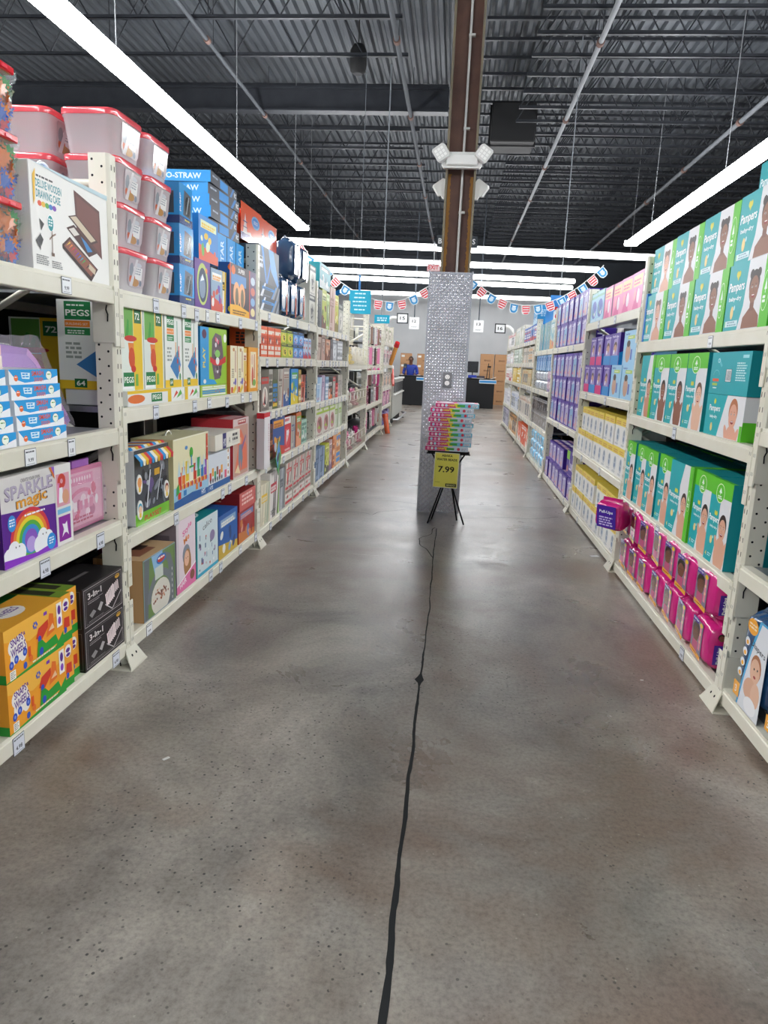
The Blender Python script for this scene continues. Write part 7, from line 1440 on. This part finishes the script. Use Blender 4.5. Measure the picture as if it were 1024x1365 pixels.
t = empty('hanging_sign', (-1.40, 13.4, 2.2)); tag(t, 'smaller turquoise aisle sign just beyond the first one', 'aisle sign'); b = MB(); b.box(-.14, .14, -.006, .006, 0, .15, '#1fa4c4', 'print', .002); b.stamp(Art().lines(.05, .08, .18, 2, .04, '#c9eef6', R, .3), ((-.14, -.006, 0), (1, 0, 0), (0, 0, 1), (0, -1, 0))); b.obj('panel', t)
b = MB(); b.box(-.02, .0, -.004, .004, .15, 4.3, '#8a9096', 'print'); b.obj('hanging_strap', t)
t = empty('hanging_sign', (1.62, 12.3, 2.16)); tag(t, 'blue and red promotional sign above the right racks', 'promotional sign')
b = MB(); b.box(-.15, .13, -.006, .006, .30, .53, '#3f86d0', 'print', .002); b.stamp(Art().rect(0, 0, .13, .05, '#d2303a'), ((-.15, -.006, .30), (1, 0, 0), (0, 0, 1), (0, -1, 0))); b.obj('upper_panel', t)
b = MB(); b.box(-.2, .02, -.006, .006, .0, .28, '#4a90d4', 'print', .002); b.stamp(Art().rect(.12, .14, .1, .14, '#e9e9ea').ring(.18, .2, .035, .045, .016, '#c9303a', a0=.8, a1=5.4).rect(.02, .02, .18, .06, '#2f6fc0').lines(.03, .06, .15, 2, .02, '#c9e0f4', R), ((-.2, -.006, 0), (1, 0, 0), (0, 0, 1), (0, -1, 0))); b.obj('lower_panel', t)
b = MB(); b.tube([(0, 0, .53), (0, 0, 4.4)], .008, '#8a9096', 'print', 6); b.obj('hanging_rod', t)
b = MB(); fr = ((-5.35, 30.93, 3.95), (1, 0, 0), (0, 0, 1), (0, -1, 0))
n = 22; L_ = [(.42*math.cos(.75+4.8*i/n), .46*math.sin(.75+4.8*i/n)) for i in range(n+1)]+[(.24*math.cos(.75+4.8*i/n), .27*math.sin(.75+4.8*i/n)) for i in range(n, -1, -1)]
A_ = [Vector((-5.0+x, 30.9, 3.98+y)) for x, y in L_]
for i in range(n):
    q = [A_[i], A_[i+1], A_[2*n-i], A_[2*n+1-i]]; b.face(q, '#1f8fe0'); b.face([p+Vector((0, .06, 0)) for p in q[::-1]], '#1f8fe0')
    b.face([A_[i], A_[i+1], A_[i+1]+Vector((0, .06, 0)), A_[i]+Vector((0, .06, 0))], '#1a78c0')
tag(b.obj('wall_letter'), 'large bright blue letter C on the grey back wall', 'wall letter')
t = empty('exit_sign', (-.605, 16, 3.46)); tag(t, 'red EXIT sign hanging at the left edge of the column', 'exit sign')
b = MB(); b.box(-.14, .14, -.02, .02, 0, .15, '#f0dcdc', 'print', .004); b.stamp(Art().text('EXIT', .14, .03, .09, '#e0303a', .22, True, al='c').frame(0, 0, .28, .15, .008, '#e0606a'), ((-.14, -.02, 0), (1, 0, 0), (0, 0, 1), (0, -1, 0))); b.obj('panel', t); b = MB(); b.tube([(0, 0, .15), (0, 0, .6)], .01, '#9a9da0', 'print', 6); b.obj('hanging_rod', t)
t = empty('hanging_sign', (-.135, 16.05, 3.96)); tag(t, 'dark sign behind the column showing only its first and last letters', 'overhead sign')
b = MB(); b.box(-.43, .43, -.01, .01, 0, .24, '#454b50', 'print', .003); b.stamp(Art().text('B', .03, .07, .11, '#eef0f0', None, True).text('S', .75, .07, .11, '#eef0f0', None, True), ((-.43, -.01, 0), (1, 0, 0), (0, 0, 1), (0, -1, 0))); b.obj('panel', t)
b = MB(); b.tube([(-.3, 0, .24), (-.3, 0, 2.6)], .006, '#888', 'print', 5); b.tube([(.3, 0, .24), (.3, 0, 2.6)], .006, '#888', 'print', 5); b.obj('hanging_rod', t)
# bunting
def bunting(pts, label, ph):
    t = empty('bunting', (0, 12, 0)); tag(t, label, 'bunting')
    b = MB(); b.tube([(x, 0, z) for x, z in pts], .006, '#f0f0ee', 'print', 5); b.obj('cord', t)
    seg = [(Vector((pts[i][0], 0, pts[i][1])), Vector((pts[i+1][0], 0, pts[i+1][1]))) for i in range(len(pts)-1)]
    tot = sum((q-p).length for p, q in seg); n = int(tot/.178); acc = 0
    for k in range(n):
        d = (k+.5)*tot/n; acc = 0
        for p, q in seg:
            l = (q-p).length
            if acc+l >= d: c = p.lerp(q, (d-acc)/l); u = (q-p).normalized(); break
            acc += l
        v = Vector((-u.z, 0, u.x)); v = v if v.z > 0 else -v
        b = MB(); w = .07; hh = .15; P = [(-w, 0), (-w*.95, -hh*.7), (-w*.6, -hh*.95), (0, -hh), (w*.6, -hh*.95), (w*.95, -hh*.7), (w, 0)]
        c1, c2 = (('#d8404a', '#f2ecec'), ('#3a8fc8', '#e6eef2'))[(k+ph) % 2]
        b.prism(P, -.001, .001, (c, u, v, (0, -1, 0)), c2)
        a = Art().poly([(-w*.85, -.01), (-w*.8, -hh*.66), (-w*.5, -hh*.88), (0, -hh*.93), (w*.5, -hh*.88), (w*.8, -hh*.66), (w*.85, -.01)], c1)
        if (k+ph) % 2 == 0:
            for j in range(3): a.rect(-w*.7, -.04-j*.037, w*1.4, .014, '#f4efee')
        else: a.ell(0, -hh*.5, w*.5, hh*.25, '#cfe2ee', 10).rect(-w*.45, -hh*.3, w*.9, .012, '#f4f6f8')
        b.stamp(a, (c, u, v, (0, -1, 0)), base=.0014); b.obj('pennant', t)
bunting([(-2.62, 3.35), (-2.50, 3.16), (-2.30, 3.05), (-2.16, 2.95), (-1.96, 2.76), (-1.81, 2.67), (-1.62, 2.56), (-1.34, 2.49), (-1.12, 2.47), (-.92, 2.51), (-.73, 2.60), (-.58, 2.70), (-.2, 2.9)], 'red and blue bunting sagging from the left racks to the column', 0)
bunting([(.0, 2.98), (.22, 2.84), (.41, 2.70), (.56, 2.62), (.71, 2.56), (.87, 2.51), (1.02, 2.49), (1.19, 2.50), (1.35, 2.53), (1.58, 2.62), (1.79, 2.75), (1.92, 2.85), (2.04, 2.96), (2.22, 3.14)], 'red and blue bunting sagging from the column to the right racks', 0)
# floor litter
b = MB(); b.box(-.035, .035, -.02, .02, .0005, .0015, '#dfe1e4'); tagobj(b.obj('fallen_price_tag'), (1.24, 5.85, 0), 'fallen white price tag on the floor beside the right rack foot', 'price tag', (0, 0, .3))
for i, (x, y, s) in enumerate(((1.02, 3.42, .008), (-1.0, 2.35, .014), (.78, 3.0, .006), (-1.62, 4.9, .01))):
    b = MB(); b.box(-s, s, -s*.4, s*.4, .0005, .003, '#e6e6e2'); tagobj(b.obj('paper_scrap'), (x, y, 0), 'tiny white scrap on the floor %s' % ['in front of the near right post', 'in front of the left foreground rack', 'toward the middle, right of the joint', 'near the second left rack'][i], 'scrap', (0, 0, i))
for i, (x, y, L_, an) in enumerate(((-.66, 5.42, .42, .03), (.42, 5.85, .35, -.25), (.3, 5.4, .35, .02), (-1.45, 5.5, .28, .9))):  # pale streaks: thin lighter strips laid just above the floor
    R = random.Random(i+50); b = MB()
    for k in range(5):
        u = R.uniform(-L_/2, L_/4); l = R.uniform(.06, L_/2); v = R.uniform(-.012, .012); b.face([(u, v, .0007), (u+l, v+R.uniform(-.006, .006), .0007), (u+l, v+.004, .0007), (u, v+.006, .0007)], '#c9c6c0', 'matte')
    tagobj(b.obj('pale_floor_streak'), (x, y, 0), 'pale streak on the floor %s' % ['left of the joint before the easel', 'right of the easel foot', 'right of the joint before the column', 'beside the foot of the second left post'][i], 'scuff mark', (0, 0, an))
# ------------------------------------------------------------------ world and colour
w = bpy.data.worlds.new('store_ambient'); SC.world = w; w.use_nodes = True
w.node_tree.nodes['Background'].inputs[0].default_value = lin('#c9d0da'); w.node_tree.nodes['Background'].inputs[1].default_value = .25
SC.view_settings.view_transform = 'Standard'; SC.view_settings.look = 'None'; SC.view_settings.gamma = 1
SC.view_settings.use_curve_mapping = False; SC.view_settings.exposure = 1.55
for l, v in LABELS.items():
    if len(v) > 1 and not all(g for _, g in v): print('SHARED LABEL', len(v), l, v[0][0])
print('TOP-LEVEL', sum(1 for o in COL.objects if o.parent is None), 'ALL', len(COL.objects))
